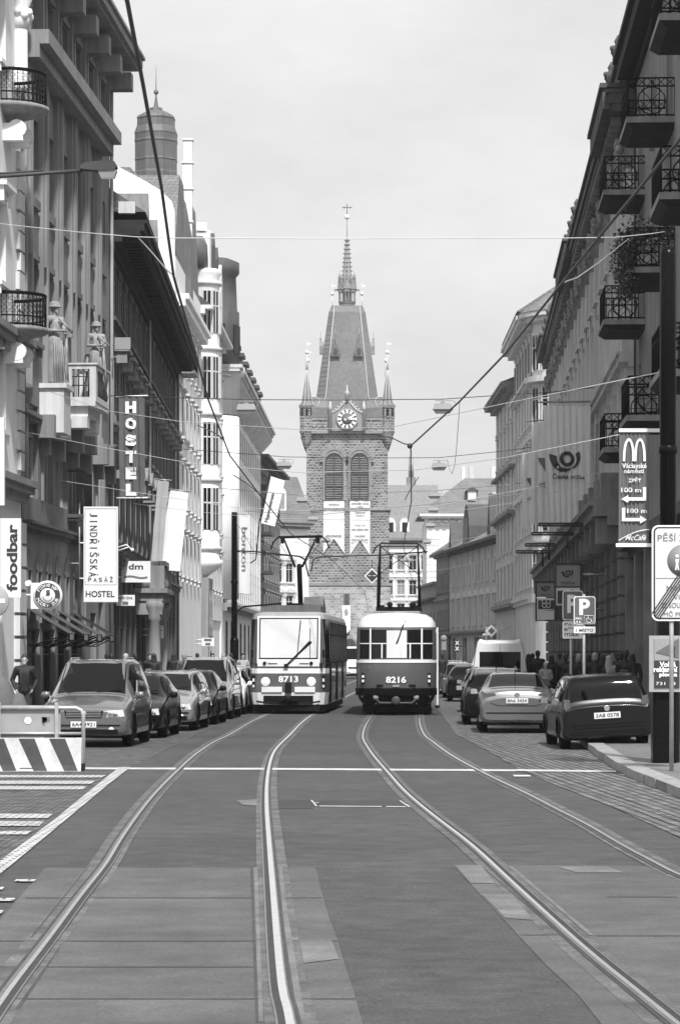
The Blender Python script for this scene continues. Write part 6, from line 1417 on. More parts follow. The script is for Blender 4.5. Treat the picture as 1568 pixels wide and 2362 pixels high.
def person(pose, top, legs, hair, label, loc, rz=0, scale=1.0, long_hair=False, group=None, skirt=False, bald=False, statue=None):
    key = (pose, top.name, legs.name, hair.name, long_hair, bald, statue)
    if key in PP:
        r = copy_tree(PP[key]); r['label'] = label
    else:
        J = skeleton(pose); r = empty('person', (0, 0, 0), label, 'person', group)
        m = MB(); H = J['head']
        m.ball(H+Vector((0, .005, .02)), .098, 12, (.82, .98, 1.1)); m.ball(H+Vector((0, -.03, -.055)), .065, 10, (.85, .9, 1.0)); m.ball(H+Vector((0, -.1, -.012)), .017, 6, (.8, 1.1, 1.4)); m.ball(H+Vector((0, -.088, -.058)), .018, 6, (1.3, .5, .5))
        m.ball(H+Vector((0, -.08, -.095)), .022, 6)
        for q in (-1, 1): m.ball(H+Vector((q*.082, .01, 0)), .022, 6, (.4, .8, 1.2)); m.ball(H+Vector((q*.032, -.083, .035)), .016, 6, (1.3, .5, .4))
        capsule(m, J['neck']-Vector((0, 0, .06)), H-Vector((0, -.01, .06)), .058, .052)
        capsule(m, J['ls']*.75+J['chest']*.25, J['rs']*.75+J['chest']*.25, .085, .085); capsule(m, J['chest'], J['pelvis'], .13, .12); capsule(m, J['pelvis']+Vector((-.05, 0, 0)), J['pelvis']+Vector((.05, 0, 0)), .12, .12)
        for a in 'lr':
            s = -1 if a == 'l' else 1
            capsule(m, J[a+'s'], J[a+'e'], .052, .042); capsule(m, J[a+'e'], J[a+'w'], .04, .027); hand(m, J[a+'w'], J[a+'e'], s)
            capsule(m, J[a+'h'], J[a+'k'], .085, .058); capsule(m, J[a+'k'], J[a+'f'], .055, .038); capsule(m, J[a+'f']-Vector((0, -.03, .03)), J[a+'f']+Vector((0, -.15, -.045)), .04, .034)
        remesh(m, 'body', skin_m if statue is None else MATS[statue], r, .012, .35)
        m = MB()
        for q in (-1, 1): m.ball(H+Vector((q*.032, -.086, .018)), .011, 6)
        m.build('eyes', ink if statue is None else MATS[statue], r)
        m = MB()                                         # jacket
        capsule(m, J['ls']*.8+J['chest']*.2, J['rs']*.8+J['chest']*.2, .105, .105); capsule(m, J['chest'], J['pelvis']+Vector((0, 0, -.02)), .165, .155); capsule(m, J['pelvis']+Vector((-.06, 0, -.03)), J['pelvis']+Vector((.06, 0, -.03)), .145, .145); capsule(m, J['neck']-Vector((0, 0, .05)), J['neck']+Vector((0, .01, 0)), .085, .075)
        for a in 'lr': capsule(m, J[a+'s'], J[a+'e'], .075, .062); capsule(m, J[a+'e'], J[a+'w'], .06, .046)
        for q in (-.1, .12): m.tube([(q, -.14, 1.36), (q*.8, -.165, 1.1), (q, -.155, .95)], .02, 5)
        if statue is None: remesh(m, 'jacket', top, r, .02, .5)
        m = MB()
        for a in 'lr':
            capsule(m, J[a+'h'], J[a+'k'], .11, .076); capsule(m, J[a+'k'], J[a+'f']+Vector((0, 0, .03)), .074, .062)
        capsule(m, J['pelvis']+Vector((-.05, 0, 0)), J['pelvis']+Vector((.05, 0, 0)), .135, .135)
        if skirt or statue: m.lathe([(.16, 1.0), (.18, .8), (.19, .45), (.2, .04)], 14, (0, 0))
        remesh(m, 'trousers' if statue is None else 'robe', legs, r, .02, .5)
        if statue is None:
            m = MB()
            for a in 'lr': m.cut(); f = J[a+'f']; m.ball(f+Vector((0, -.06, -.035)), .06, 10, (.85, 2.2, .75)); m.box(f.x-.045, f.x+.045, f.y-.17, f.y+.06, f.z-.08, f.z-.06)
            m.split('shoe', ink, r)
        if not bald:
            m = MB(); m.ball(H+Vector((0, .02, .05)), .105, 12, (.88, 1.0, 1.0)); m.ball(H+Vector((0, .05, -.01)), .085, 10, (.95, .8, 1.0))
            if long_hair: m.ball(H+Vector((0, .06, -.12)), .1, 10, (1.0, .6, 1.5)); [m.ball(H+Vector((q*.07, .02, -.08)), .05, 8, (.8, .9, 2)) for q in (-1, 1)]
            if statue: m.lathe([(.15, H.z+.02), (.12, H.z+.07), (.105, H.z+.13), (.03, H.z+.16)], 14, (0, 0))
            remesh(m, 'hair' if not statue else 'helmet', hair, r, .014, .4)
        PP[key] = r
    r.location = loc; r.rotation_euler.z = rz; r.scale = (scale,)*3
    if group: r['group'] = group
    return r
blk = mat('black_jacket_cloth', .008, .7, .3, 8); gry = mat('grey_coat_cloth', .12, .9, .2, 8); lgt = mat('light_coat_cloth', .35, .9, .15, 8); drk = mat('dark_trouser_cloth', .03, .9, .2, 8); wht = mat('white_shirt_cloth', .6, .9, .1, 8)
hd_ = mat('dark_hair', .02, .6, .2, 30); hl = mat('blonde_hair', .4, .6, .2, 30); hg = mat('grey_hair', .28, .6, .2, 30)
def GP(x, Y, z=.13): return Vector(((x-CX)/FL*Y, Y, z))
pl = 'people walking on the left pavement'; pr_ = 'people walking on the right pavement'
person('pockets', blk, drk, hd_, 'man in a black leather jacket with hands by his pockets, beside the striped barrier', GP(57, 67.5), .05)
for (x, Y, rz, pose, top, hair, lh, lab) in [
    (257, 92, PI, 'walk', blk, hd_, False, 'dark haired person in black just over the roof of the big grey people carrier'),
    (290, 95, 2.6, 'walk', gry, hl, True, 'blonde woman walking away behind the black parked car'),
    (355, 99, PI, 'walk', blk, hd_, True, 'woman with long dark hair in a black coat by the portal column'),
    (424, 110, PI, 'walk', gry, hg, False, 'grey haired person in a grey coat near the white building'),
    (490, 118, .2, 'phone', blk, hd_, False, 'man in black lifting one hand to his head by the dark mast'),
    (516, 122, -.2, 'hold', lgt, hg, True, 'woman in a light coat left of the dark mast'),
    (533, 128, PI, 'walk', blk, hd_, False, 'person in black standing right behind the dark mast'),
    (247, 96, PI, 'walk', blk, hd_, False, 'dark head left of the dark haired person over the grey people carrier'),
    (312, 103, PI, 'walk', blk, hd_, False, 'person in black to the right of the blonde woman'),
    (345, 107, .3, 'walk', blk, hd_, False, 'dark figure left of the woman with long dark hair by the portal'),
    (400, 118, PI, 'walk', blk, hd_, True, 'dark figure with long hair between the portal and the white building'),
    (455, 124, PI, 'walk', blk, hd_, False, 'dark figure near the little white sign left of the mast'),
    (560, 116, .3, 'walk', lgt, hd_, False, 'dark haired person in a light top between the mast and the left tram')]:
    person(pose, top, drk, hair, lab, GP(x, Y), rz, 1.0, lh, pl)
for (x, Y, rz, pose, top, hair, lh, sc, lab) in [
    (1219, 101, PI, 'walk', blk, hd_, True, .99, 'woman in black seen from behind, right beside the white van'),
    (1240, 103, 2.9, 'walk', blk, hd_, False, 1.06, 'tall man in black beside the woman next to the white van'),
    (1258, 92, .1, 'hold', lgt, hl, False, .84, 'child in a light top facing the camera on the right pavement'),
    (1318, 79, PI, 'walk', blk, hd_, False, .98, 'person in a dark coat under the two parking signs'),
    (1335, 82, PI, 'walk', blk, hg, False, 1.0, 'grey haired person in black just right of the parking sign post'),
    (1372, 78, PI, 'walk', blk, hg, False, 1.02, 'grey haired man in a black coat over the dark estate car roof'),
    (1389, 86, PI, 'walk', gry, hd_, True, .98, 'woman in a grey coat between two men in the right crowd'),
    (1404, 80, PI, 'walk', lgt, hl, True, .97, 'blonde woman in a light jacket in the right crowd'),
    (1424, 88, PI, 'walk', blk, hd_, False, 1.02, 'dark haired man farther back in the right crowd'),
    (1443, 76, 2.8, 'walk', blk, hd_, False, 1.06, 'tall dark haired man in black at the right end of the crowd'),
    (1020, 128, PI, 'walk', blk, hd_, False, 1.0, 'person in dark clothes stepping between far cars beside the rounded tram'),
    (1290, 110, PI, 'walk', gry, hd_, False, 1.0, 'person in a grey coat far along the post office wall'),
    (1304, 84, PI, 'walk', blk, hd_, False, 1.0, 'person in black at the left end of the crowd beside the parking signs'),
    (1311, 96, .1, 'pockets', blk, hd_, False, 1.0, 'man in black walking towards the camera left of the parking sign post'),
    (1356, 90, PI, 'walk', blk, hd_, True, .98, 'woman in black between the parking sign post and the grey haired man'),
    (1380, 98, PI, 'walk', blk, hd_, False, 1.02, 'dark figure farther back behind the grey haired man in the crowd'),
    (1412, 96, .2, 'hold', blk, hg, False, 1.0, 'grey haired person facing the camera at the back of the crowd'),
    (1432, 82, PI, 'walk', blk, hd_, False, 1.03, 'person in black left of the tallest man at the right end of the crowd'),
    (1458, 84, PI, 'walk', blk, hd_, True, 1.0, 'person in black with long hair right of the tallest man in the crowd'),
    (1472, 92, PI, 'walk', blk, hd_, False, 1.02, 'dark figure against the lit shop window at the right'),
    (1228, 112, PI, 'walk', blk, hd_, False, 1.0, 'dark figure farther back between the couple beside the white van'),
    (1272, 98, PI, 'walk', blk, hd_, True, .97, 'dark figure with long hair just right of the child')]:
    person(pose, top, drk, hair, lab, GP(x, Y), rz, sc, lh, pr_)
# two stone statues on the grey building
st_l = stone_light
r = person('hold', st_l, st_l, st_l, 'stone statue of a standing draped figure in a helmet on a plinth', W(127, 890, 92.6)+Vector((0, -.1, .02)), .75, 1.55, statue='statue_stone', skirt=True); r.name = 'statue'; r['category'] = 'statue'
m = MB(); m.frustum((-.22, .1, .12, .42), (-.16, .06, .16, .36), 0, .5); m.frustum((-.28, .02, .1, .4), (-.2, .0, .14, .34), .5, .95)
for q in range(7): m.tube([(-.14+.05*q, -.17, .95), (-.15+.055*q, -.2-.01*(q % 2), .5), (-.16+.06*q, -.21, .05)], [.014, .022, .018], 5)
for q in range(4): m.tube([(.1+.03*math.cos(t), -.24+.02*q, 1.12+.09*math.sin(t)+.03*q) for t in [2*PI*j/9 for j in range(10)]], .014, 4, False)
m.tube([(.1, -.26, 1.05), (.13, -.24, .7), (.1, -.24, .35), (.15, -.24, .1)], .03, 6); m.tube([(-.02, -.18, 1.4), (.3, -.22, 1.12)], .03, 6)
m.build('rope_and_rock', st_l, r)
r = copy_tree(r); r['label'] = 'stone statue of a bare-chested figure standing inside the box balcony'; r.location = W(222, 890, 98)+Vector((0, 0, -.15)); r.rotation_euler.z = .4; r.scale = (1.35,)*3
m = MB(); m.lathe([(.02, 1.32), (.16, 1.28), (.3, 1.1), (.4, .8), (.46, .3), (.44, 0)], 14, (-.15, 0)); m.lathe([(.02, .95), (.12, .9), (.24, .6), (.3, 0)], 12, (.28, -.05))
tag(m.build('dark_fabric_cover', gry, None, GP(12, 61, .12)), 'dark rounded fabric cover of something standing low beside the man and the barrier', 'cover')
# ================================================================ SIGNS, BANNERS
class Board:
    """thing facing the camera; local x to the right, z up, origin at the lower left corner of the rectangle"""
    def __init__(s, name, label, cat, x0, y0, x1, y1, Y, group=None, rz=0):
        s.k = Y/FL; s.x0, s.y1 = x0, y1; s.w = (x1-x0)*s.k; s.h = (y1-y0)*s.k; s.root = empty(name, W(x0, y1, Y), label, cat, group, rz)
    def lx(s, x): return (x-s.x0)*s.k
    def lz(s, y): return (s.y1-y)*s.k
    def rect(s, x0, y0, x1, y1, ya=-.02, yb=0.0, m=None):
        m = m or MB(); m.box(s.lx(x0), s.lx(x1), ya, yb, s.lz(y1), s.lz(y0)); return m
    def part(s, name, m, mt, par=None): return m.build(name, mt, par or s.root)
def rounded(w, h, r, n=5):
    out = []
    for cx, cy, a in ((w-r, r, -90), (w-r, h-r, 0), (r, h-r, 90), (r, r, 180)):
        out += [(cx+r*math.cos(R(a+90*i/n)), cy+r*math.sin(R(a+90*i/n))) for i in range(n+1)]
    return out
def arms(b, xs, ys, x_to, par=None):
    m = MB()
    for y in ys: m.cut(); m.tube([(b.lx(xs), .02, b.lz(y)), (b.lx(x_to), .02, b.lz(y))], .03, 6)
    m.split('bracket', white_sign, b.root)
# JINDRISSKA PASAZ HOSTEL
b = Board('vertical_sign', 'tall white sign reading Jindřišská pasáž and Hostel in dark letters', 'sign', 193, 1168, 272, 1389, 98)
b.part('sign_box', b.rect(193, 1168, 272, 1389, -.02, .22), white_sign); b.part('lower_panel', b.rect(194, 1352, 271, 1388, -.03, -.021), white_sign)
m = MB()
for l in ((196, 1172, 269, 1173), (196, 1348, 269, 1349), (196, 1172, 197, 1349), (268, 1172, 269, 1349)): b.rect(*l, -.03, -.021, m)
b.part('rim', m, steel)
m = MB(); [put_text(m, ch, b.lx(216)+(.035 if ch in 'ŘŠ' else 0), b.lz(1187+15.3*i), h=.33 if ch in 'ŘŠÁ' else .26, w={'I': .03, 'J': .12}.get(ch, .16), y=-.03, rot=-PI/2, bold=.0) for i, ch in enumerate('JINDŘIŠSKÁ')]; [put_text(m, ch, b.lx(207+12.5*i), b.lz(1337 if ch in 'PAS' else 1335.3), h=.15 if ch in 'PAS' else .2, w=.115, y=-.03, bold=.0) for i, ch in enumerate('PASÁŽ')]; put_text(m, 'HOSTEL', b.lx(231), b.lz(1370), w=1.0, h=.22, y=-.035, bold=.02); b.part('lettering', m, ink)
arms(b, 193, (1196, 1252, 1334), 183); m = MB(); m.tube([(b.lx(183), .05, b.lz(1160)), (b.lx(183), .05, b.lz(1350))], .03, 6); m.box(b.lx(150), b.lx(183), .03, .07, b.lz(1300), b.lz(1297)); m.box(b.lx(150), b.lx(183), .03, .07, b.lz(1200), b.lz(1197)); b.part('mount', m, steel)
m = MB(); m.tube([(b.lx(272), 0, b.lz(1262)), (b.lx(292), 0, b.lz(1256)), (b.lx(304), 0, b.lz(1268))], .025, 5); m.tube([(b.lx(272), 0, b.lz(1270)), (b.lx(298), 0, b.lz(1261))], .02, 5); m.ball((b.lx(305), 0, b.lz(1268)), .07, 8); b.part('spotlight', m, white_sign)
# foodbar
b = Board('vertical_sign', 'white vertical light box reading foodbar at the left edge', 'sign', -8, 1195, 48, 1378, 82)
b.part('sign_box', b.rect(-8, 1195, 48, 1378, -.02, .25), white_sign); m = MB(); put_text(m, 'foodbar', b.lx(28), b.lz(1286), w=1.95, h=.32, y=-.03, rot=PI/2, bold=.03); b.part('lettering', m, ink)
arms(b, -8, (1215, 1355), -40)
b = Board('vertical_sign', 'plain white light box above the foodbar sign at the left edge', 'sign', -30, 962, 10, 1165, 80); b.part('sign_box', b.rect(-30, 962, 10, 1165, -.02, .2), white_sign); arms(b, -30, (1000, 1140), -60)
# noodle bar round sign on a square plate
b = Board('round_sign', 'square white plate with round logo reading noodle bar Modrý zub', 'sign', 71, 1340, 145, 1406, 86)
b.part('plate', b.rect(71, 1344, 118, 1404, 0, .05), white_sign); c = (b.lx(110), b.lz(1373)); k = b.k
m = MB(); m.lathe([(.01, -.03), (34*k, -.03), (34*k, .08)], 32, c, ax='y'); disc = b.part('disc', m, white_sign); m = MB(); m.lathe([(17.5*k, -.04), (29*k, -.04)], 32, c, ax='y'); b.part('ring', m, dgrey_sign, disc)
m = MB()
for s_, a0, a1, fl in (('noodle bar', 148, 32, 1), ('MODRÝ ZUB', 205, 335, -1)):
    for i, ch in enumerate(s_):
        if ch == ' ': continue
        t = R(a0+(a1-a0)*i/(len(s_)-1)); rr = 23.5*k; m.M = Matrix.Translation((c[0]+rr*math.cos(t), -.05, c[1]+rr*math.sin(t))) @ Matrix.Rotation(-(t-fl*PI/2), 4, 'Y'); put_text(m, ch, 0, 0, h=.1 if ch.islower() else .1, y=0, bold=.01)
m.M = Matrix(); b.part('lettering', m, paint_w, disc)
m = MB(); m.lathe([(11*k, -.04), (9.5*k, -.04)], 14, (c[0], c[1]-3*k), ax='y', a0=PI, a1=2*PI)
for q in (-3, 0, 3): m.tube([(c[0]+q*k, -.045, c[1]), (c[0]+(q+2)*k, -.045, c[1]+5*k), (c[0]+q*k, -.045, c[1]+9*k), (c[0]+(q+2)*k, -.045, c[1]+13*k)], .018, 4)
b.part('bowl_drawing', m, ink_grey, disc); m = MB(); m.tube([(b.lx(60), 0, b.lz(1372)), (b.lx(71), 0, b.lz(1372))], .03, 5); m.lathe([(.09, 0), (.11, .3)], 8, (b.lx(64), b.lz(1345)), ax='y'); b.part('spotlight', m, white_sign)
# small wall signs on the left
def small_sign(label, x0, y0, x1, y1, Y, lines, mt=white_sign, im=ink, name='wall_sign', side=-1, arm=12, ws=None):
    b = Board(name, label, 'sign', x0, y0, x1, y1, Y); b.part('panel', b.rect(x0, y0, x1, y1, -.02, .05), mt); m = MB(); n = len(lines)
    for i, t in enumerate(lines):
        if t.strip(): put_text(m, t, b.w/2, b.h*(1-(i+.5)/n), w=b.w*(ws[i] if ws else .8), h=b.h/n*.55, y=-.03, bold=.02)
    b.part('lettering', m, im); xa = x0 if side < 0 else x1; arms(b, xa, (y0+(y1-y0)*.25, y0+(y1-y0)*.75), xa+side*arm); return b
b = small_sign('white square sign with italic letters dm above a grey wave', 280, 1294, 347, 1343, 112, ['dm', ' '], ws=[.5, .5]); m = MB()
for q, mm in ((0, ink_grey), (.0, ink_grey)): pass
m.add([(b.w*(.1+.8*i/12), -.03, b.h*(.2+.04*math.sin(i/12*2*PI)+dz)) for i in range(13) for dz in (0, .09)], [(2*i, 2*i+2, 2*i+3, 2*i+1) for i in range(12)]); b.part('wave', m, ink_grey)
small_sign('little white sign reading sushi time below the tall hostel sign', 268, 1372, 311, 1397, 112, ['sushi time', '─'], ws=[.75, .3], im=ink_grey)
small_sign('small white square sign reading kopírovací centrum on the portal building', 342, 1443, 377, 1472, 126, ['KOPÍROVACÍ', 'CENTRUM', 'RAZÍTKA', 'VIZITKY'], im=ink_grey)
small_sign('small white shop sign near the dark mast, above the parked cars', 465, 1471, 494, 1490, 118, ['━━━', '━━'], im=ink_grey, ws=[.6, .4])
# HOSTEL banner: cloth with folds
def banner(name, label, poly, Y, mt, folds=6, amp=.05, nx=40, nz=14, texts=(), ink_m=paint_w, rods=True, group=None, rodm=steel, tail=0, seed=0, cat='banner', extra=None):
    """poly: four pixel corners tl, tr, br, bl"""
    P = [W(x, y, Y) for x, y in poly]; o = P[3]; root = empty(name, o, label, cat, group); P = [p-o for p in P]; rnd = random.Random(seed); ph = rnd.random()*6
    def pt(u, v):
        a = P[3].lerp(P[0], v); b_ = P[2].lerp(P[1], v); p = a.lerp(b_, u); t = 0
        if tail: t = tail*max(0, 1-v/.26)*(1-abs(2*u-1))*(1 if tail > 0 else 1)
        return Vector((p.x, amp*(math.sin(folds*2*PI*u+ph+.8*math.sin(3*v+ph))*(.45+.55*math.sin(PI*min(1, max(0, v))))+.5*math.sin(2.3*folds*u*PI+2+v)), p.z+t))
    m = MB(); vs = [pt(i/nx, j/nz) for j in range(nz+1) for i in range(nx+1)]; W_ = nx+1
    m.add(vs, [(j*W_+i, j*W_+i+1, (j+1)*W_+i+1, (j+1)*W_+i) for j in range(nz) for i in range(nx)], True); cl = m.build('cloth', mt, root)
    wdt = (P[1]-P[0]).length; hgt = (P[0]-P[3]).length
    if texts or extra:
        m = MB(); q = MB()
        if extra: extra(q, wdt, hgt)
        for t in texts:
            s_, u, v, w_, h_ = t[:5]; put_text(q, s_, 0, 0, w=w_*wdt if w_ else None, h=h_*hgt if h_ else None, y=0, rot=t[5] if len(t) > 5 else 0, bold=t[6] if len(t) > 6 else .03, flip=t[7] if len(t) > 7 else False)
            n0 = len(m.v); vv = []
            for p in q.v: vv.append((u+p.x/wdt, v+p.z/hgt))
            m.add([pt(min(max(a, 0), 1), min(max(c_, 0), 1))+Vector((0, -.025-amp*.9, 0)) for a, c_ in vv], q.f); q = MB()
        if q.v: m.add([pt(p.x/wdt, p.z/hgt)+Vector((0, -.025-amp*.9, 0)) for p in q.v], q.f)
        m.build('lettering', ink_m, cl)
    if rods:
        m = MB(); e = (P[1]-P[0]).normalized()*.12
        for a, c_ in (((P[0], P[1]), (P[3], P[2])) if not tail else ((P[0], P[1]),)): m.cut(); m.tube([a-e, c_+e], .03, 6)
        m.split('rod', rodm, root)
    return root
banner('hostel_banner', 'long grey banner with white capital letters HOSTEL one above another', [(274, 914), (334, 912), (334, 1148), (276, 1148)], 106, mat('hostel_cloth', .11, .7, .15, 2), 3.5, .03,
       texts=[(c, .46, .89-.162*i, .42, .118, 0, .07) for i, c in enumerate('HOSTEL')], rodm=white_sign)
for i, pl_ in enumerate([[(364, 1105), (390, 1107), (373, 1310), (347, 1308)], [(393, 1128), (435, 1133), (415, 1318), (363, 1312)]]):
    banner('leaning_banner', ['narrow pale grey banner hanging at a slant, left of the wide one', 'wide pale grey banner hanging at a slant beside the white wall'][i], pl_, 124+i*3, cloth_p if i else cloth_m, 1.5, .03, rods=True, seed=i)
banner('white_banner', 'slanting white banner reading Hypocentrum left of the tower', [(625, 1098), (657, 1108), (634, 1214), (602, 1206)], 225, white_sign, 1, .02, texts=[('Hypocentrum', .42, .4, .0+.0 or None, .0 or None, 0)] if False else [], rods=False, extra=lambda q, w_, h_: put_text(q, 'Hypocentrum', w_*.38, h_*.36, w=h_*.62, h=w_*.33, y=0, rot=PI/2*.985, bold=.02), ink_m=ink)
m = MB(); m.tube([W(622, 1092, 225.2), W(598, 1205, 225.2), W(590, 1290, 225.2)], .06, 6); m.tube([W(590, 1290, 225.2), W(575, 1300, 225.2)], .05, 5); tag(m.build('flagpole', pole_black, None), 'slanting dark flagpole carrying the Hypocentrum banner', 'flagpole')
banner('vertical_banner', 'narrow white vertical banner with outlined letters behind the dark mast', [(551, 1185), (577, 1186), (577, 1370), (551, 1368)], 190, cloth_w, 1, .03, extra=lambda q, w_, h_: put_text(q, 'bonton', w_*.5, h_*.56, w=h_*.55, h=w_*.5, y=0, rot=-PI/2, bold=0), ink_m=ink_grey)
# post office banners with horn emblem
def horn(q, cx, cz, s, full=True):
    def arcp(r0, r1, a0, a1, n=24, ox=0, oz=0):
        v = []
        for i in range(n+1):
            t = R(a0+(a1-a0)*i/n); f = i/n; v += [(cx+ox+r0(f)*math.cos(t), 0, cz+oz+r0(f)*math.sin(t)), (cx+ox+r1(f)*math.cos(t), 0, cz+oz+r1(f)*math.sin(t))]
        q.add(v, [(2*i, 2*i+2, 2*i+3, 2*i+1) for i in range(n)])
    arcp(lambda f: s*.2, lambda f: s*(.4-.02*f), 200, -160)                                   # coil
    arcp(lambda f: s*(.56-.11*f), lambda f: s*(.98-.43*f), 165, 290)                           # bell sweeping under the coil
    arcp(lambda f: s*(.5), lambda f: s*(.5+.06+.2*f), 300, 392, 16)
for i, (pl_, Y) in enumerate([([(1252, 934), (1362, 937), (1358, 1206), (1262, 1206)], 112), ([(1226, 976), (1256, 976), (1262, 1212), (1224, 1208)], 132), ([(1204, 1044), (1226, 1040), (1228, 1222), (1202, 1218)], 150)]):
    if i == 0:
        banner('post_banner', 'large pale banner with a post horn and the words Česká pošta, nearest of three', pl_, Y, cloth_p, 7, .05, nx=56, extra=lambda q, w_, h_: (horn(q, w_*.49, h_*.545, w_*.42), put_text(q, 'Česká pošta', w_*.52, h_*.395, w=w_*.72, h=h_*.062, y=0, bold=.02)), ink_m=banner_ink, rods=False)
    else:
        banner('post_banner', ['', 'narrower pale banner just behind the Česká pošta one, middle of three', 'farthest and smallest of three pale banners hung from the post office'][i], pl_, Y, cloth_p, 2, .05, extra=lambda q, w_, h_: (q.add([(w_*.45, 0, h_*.66), (w_*.98, 0, h_*.66), (w_*.98, 0, h_*.52), (w_*.75, 0, h_*.58), (w_*.55, 0, h_*.62)], [(0, 1, 2, 3, 4)]), put_text(q, 'šta', w_*.72, h_*.4, w=w_*.42, h=h_*.05, y=0, bold=.02, flip=True)), ink_m=ink_grey, rods=False, seed=i)
for i, (xp, y0, y1, xa, ya, Y) in enumerate([(1374, 915, 1210, 1240, 925, 112.1), (1267, 960, 1210, 1212, 968, 132.1), (1232, 1035, 1215, 1190, 1040, 150.1)]):
    m = MB(); m.tube([W(xp, y1, Y), W(xp, y0, Y)], .055, 6); m.k = 1; m.tube([W(xp+16, ya, Y), W(xa, ya+2, Y)], .045, 6)
    tag(m.build('banner_pole', [steel, frame_g]), ['steel pole and arm carrying the nearest Česká pošta banner', 'pole and arm carrying the middle pale post banner', 'pole and arm carrying the farthest pale post banner'][i], 'pole', 'banner poles of the post office')
for i, (x0, x1, y, Y) in enumerate([(1242, 1352, 1212, 101), (1226, 1322, 1233, 106), (1211, 1280, 1259, 112), (1190, 1265, 1275, 118)]):
    m = MB()
    for q in (0, 1): m.tube([W(x0, y-5*q, Y), W(x1, y-5*q, Y)], .035, 5)
    for q in range(6): x = x0+(x1-x0)*q/5; m.tube([W(x, y, Y), W(x, y-5, Y)], .02, 4)
    xb = x1-14; m.tube([W(xb, y, Y), W(xb, y+32, Y)], .045, 5)
    tag(m.build('lamp_rack', frame_d), ['dark lamp rack of the front post banner, highest and nearest of four', 'second lamp rack down under the post banners', 'third lamp rack down under the post banners', 'lowest and farthest lamp rack under the post banners'][i], 'lamp rack', 'lamp racks under the post banners')
# POSTA box signs
for i, (x0, y0, x1, y1, Y) in enumerate([(1279, 1298, 1341, 1432, 97), (1235, 1340, 1284, 1432, 107)]):
    b = Board('post_sign', ['nearer post office sign column with horn and word POŠTA beside the parking signs', 'farther post office sign column with horn, left of the nearer one'][i], 'sign', x0, y0, x1, y1, Y); k = b.k; w_, h_ = b.w, b.h
    m = MB(); m.box(0, .04, 0, .25, 0, h_); m.box(w_-.04, w_, 0, .25, 0, h_); m.box(.04, w_-.04, 0, .25, h_-.06, h_); m.box(.04, w_-.04, 0, .25, 0, .04); b.part('frame', m, frame_d)
    m = MB(); m.box(.05, w_-.05, .04, .2, h_*.6, h_-.08); p = b.part('upper_panel', m, sign_post); m = MB(); horn(m, w_*.5, h_*.83, w_*.26)
    m.v = [v+Vector((0, .02, 0)) for v in m.v]; b.part('horn_emblem', m, ink, p); m = MB(); put_text(m, 'POŠTA', w_*.5, h_*.66, w=w_*.5, h=h_*.055, y=.02, bold=.01); b.part('lettering', m, ink, p)
    m = MB(); m.box(.05, w_-.05, .04, .2, h_*.27, h_*.57); p = b.part('middle_panel', m, white_sign); m = MB(); m.box(.1, w_-.1, .02, .039, h_*.3, h_*.52); b.part('field', m, dgrey_sign, p)
    m = MB()
    for a in range(4): m.lathe([(.07, .01), (.1, .01)], 12, (w_*.5+.1*math.cos(PI/4+a*PI/2), h_*.44+.1*math.sin(PI/4+a*PI/2)), ax='y')
    b.part('clover_emblem', m, paint_w, p)
    m = MB(); m.box(.05, w_-.05, .04, .2, .05, h_*.25); b.part('lower_panel', m, white_sign if i else frame_d); m = MB(); m.tube([(w_, .1, h_*.8), (w_+.8, .1, h_*.8)], .05, 5); m.tube([(w_, .1, h_*.2), (w_+.8, .1, h_*.2)], .05, 5); b.part('bracket', m, steel)
# parking signs
def parking(x0, y0, x1, y1, Y, label, xpost, extra):
    b = Board('parking_sign', label, 'road sign', x0, y0, x1, y1, Y, None); w_, h_ = b.w, b.h
    m = MB(); m.prism(rounded(w_, h_, .06), 0, .02, 'y'); p = b.part('sign_plate', m, paint_w); m = MB(); m.prism([(x+.02, z+.02) for x, z in rounded(w_-.04, h_-.04, .05)], -.006, -.001, 'y'); f = b.part('sign_field', m, grey_sign, p)
    m = MB(); zb = -(b.root.location.z-.14); m.tube([(b.lx(xpost), .06, zb), (b.lx(xpost), .06, h_+.05)], .035, 8); b.part('post', m, steel); return b, f
b, f = parking(1323, 1375, 1373, 1440, 64.5, 'front blue-grey parking sign with wheelchair symbol and plate reading 1 MÍSTO', 1347, 0); w_, h_ = b.w, b.h
m = MB(); put_text(m, 'P', w_*.5, h_*.62, w=w_*.5, h=h_*.58, y=-.01, bold=.04); put_text(m, 'MAX.', w_*.23, h_*.21, w=w_*.3, h=h_*.08, y=-.01, bold=.03); put_text(m, '4 h.', w_*.23, h_*.09, w=w_*.28, h=h_*.08, y=-.01, bold=.03); b.part('lettering', m, paint_w, f)
m = MB(); c = (w_*.7, h_*.17); m.tube([(w_*.48, -.012, h_*.04), (w_*.48, -.012, h_*.31), (w_*.92, -.012, h_*.31), (w_*.92, -.012, h_*.04), (w_*.48, -.012, h_*.04)], .008, 4); m.tube([(c[0]+.06*math.cos(t), -.012, c[1]-.01+.06*math.sin(t)) for t in [PI*.75+i*PI*1.25/10 for i in range(11)]], .009, 4); m.tube([(c[0]-.02, -.012, c[1]+.07), (c[0]-.015, -.012, c[1]+.01), (c[0]+.04, -.012, c[1]+.01), (c[0]+.07, -.012, c[1]-.06), (c[0]+.09, -.012, c[1]-.055)], .01, 4); m.ball((c[0]-.02, -.012, c[1]+.085), .018, 6); b.part('wheelchair_symbol', m, paint_w, f)
m = MB(); m.prism([(x+.0, z-.2) for x, z in rounded(w_, .15, .02)], 0, .02, 'y'); p = b.part('lower_plate', m, paint_w); m = MB(); put_text(m, '1 MÍSTO', w_*.5, -.125, w=w_*.8, h=.085, y=-.005, bold=.01); b.part('lettering', m, ink, p)
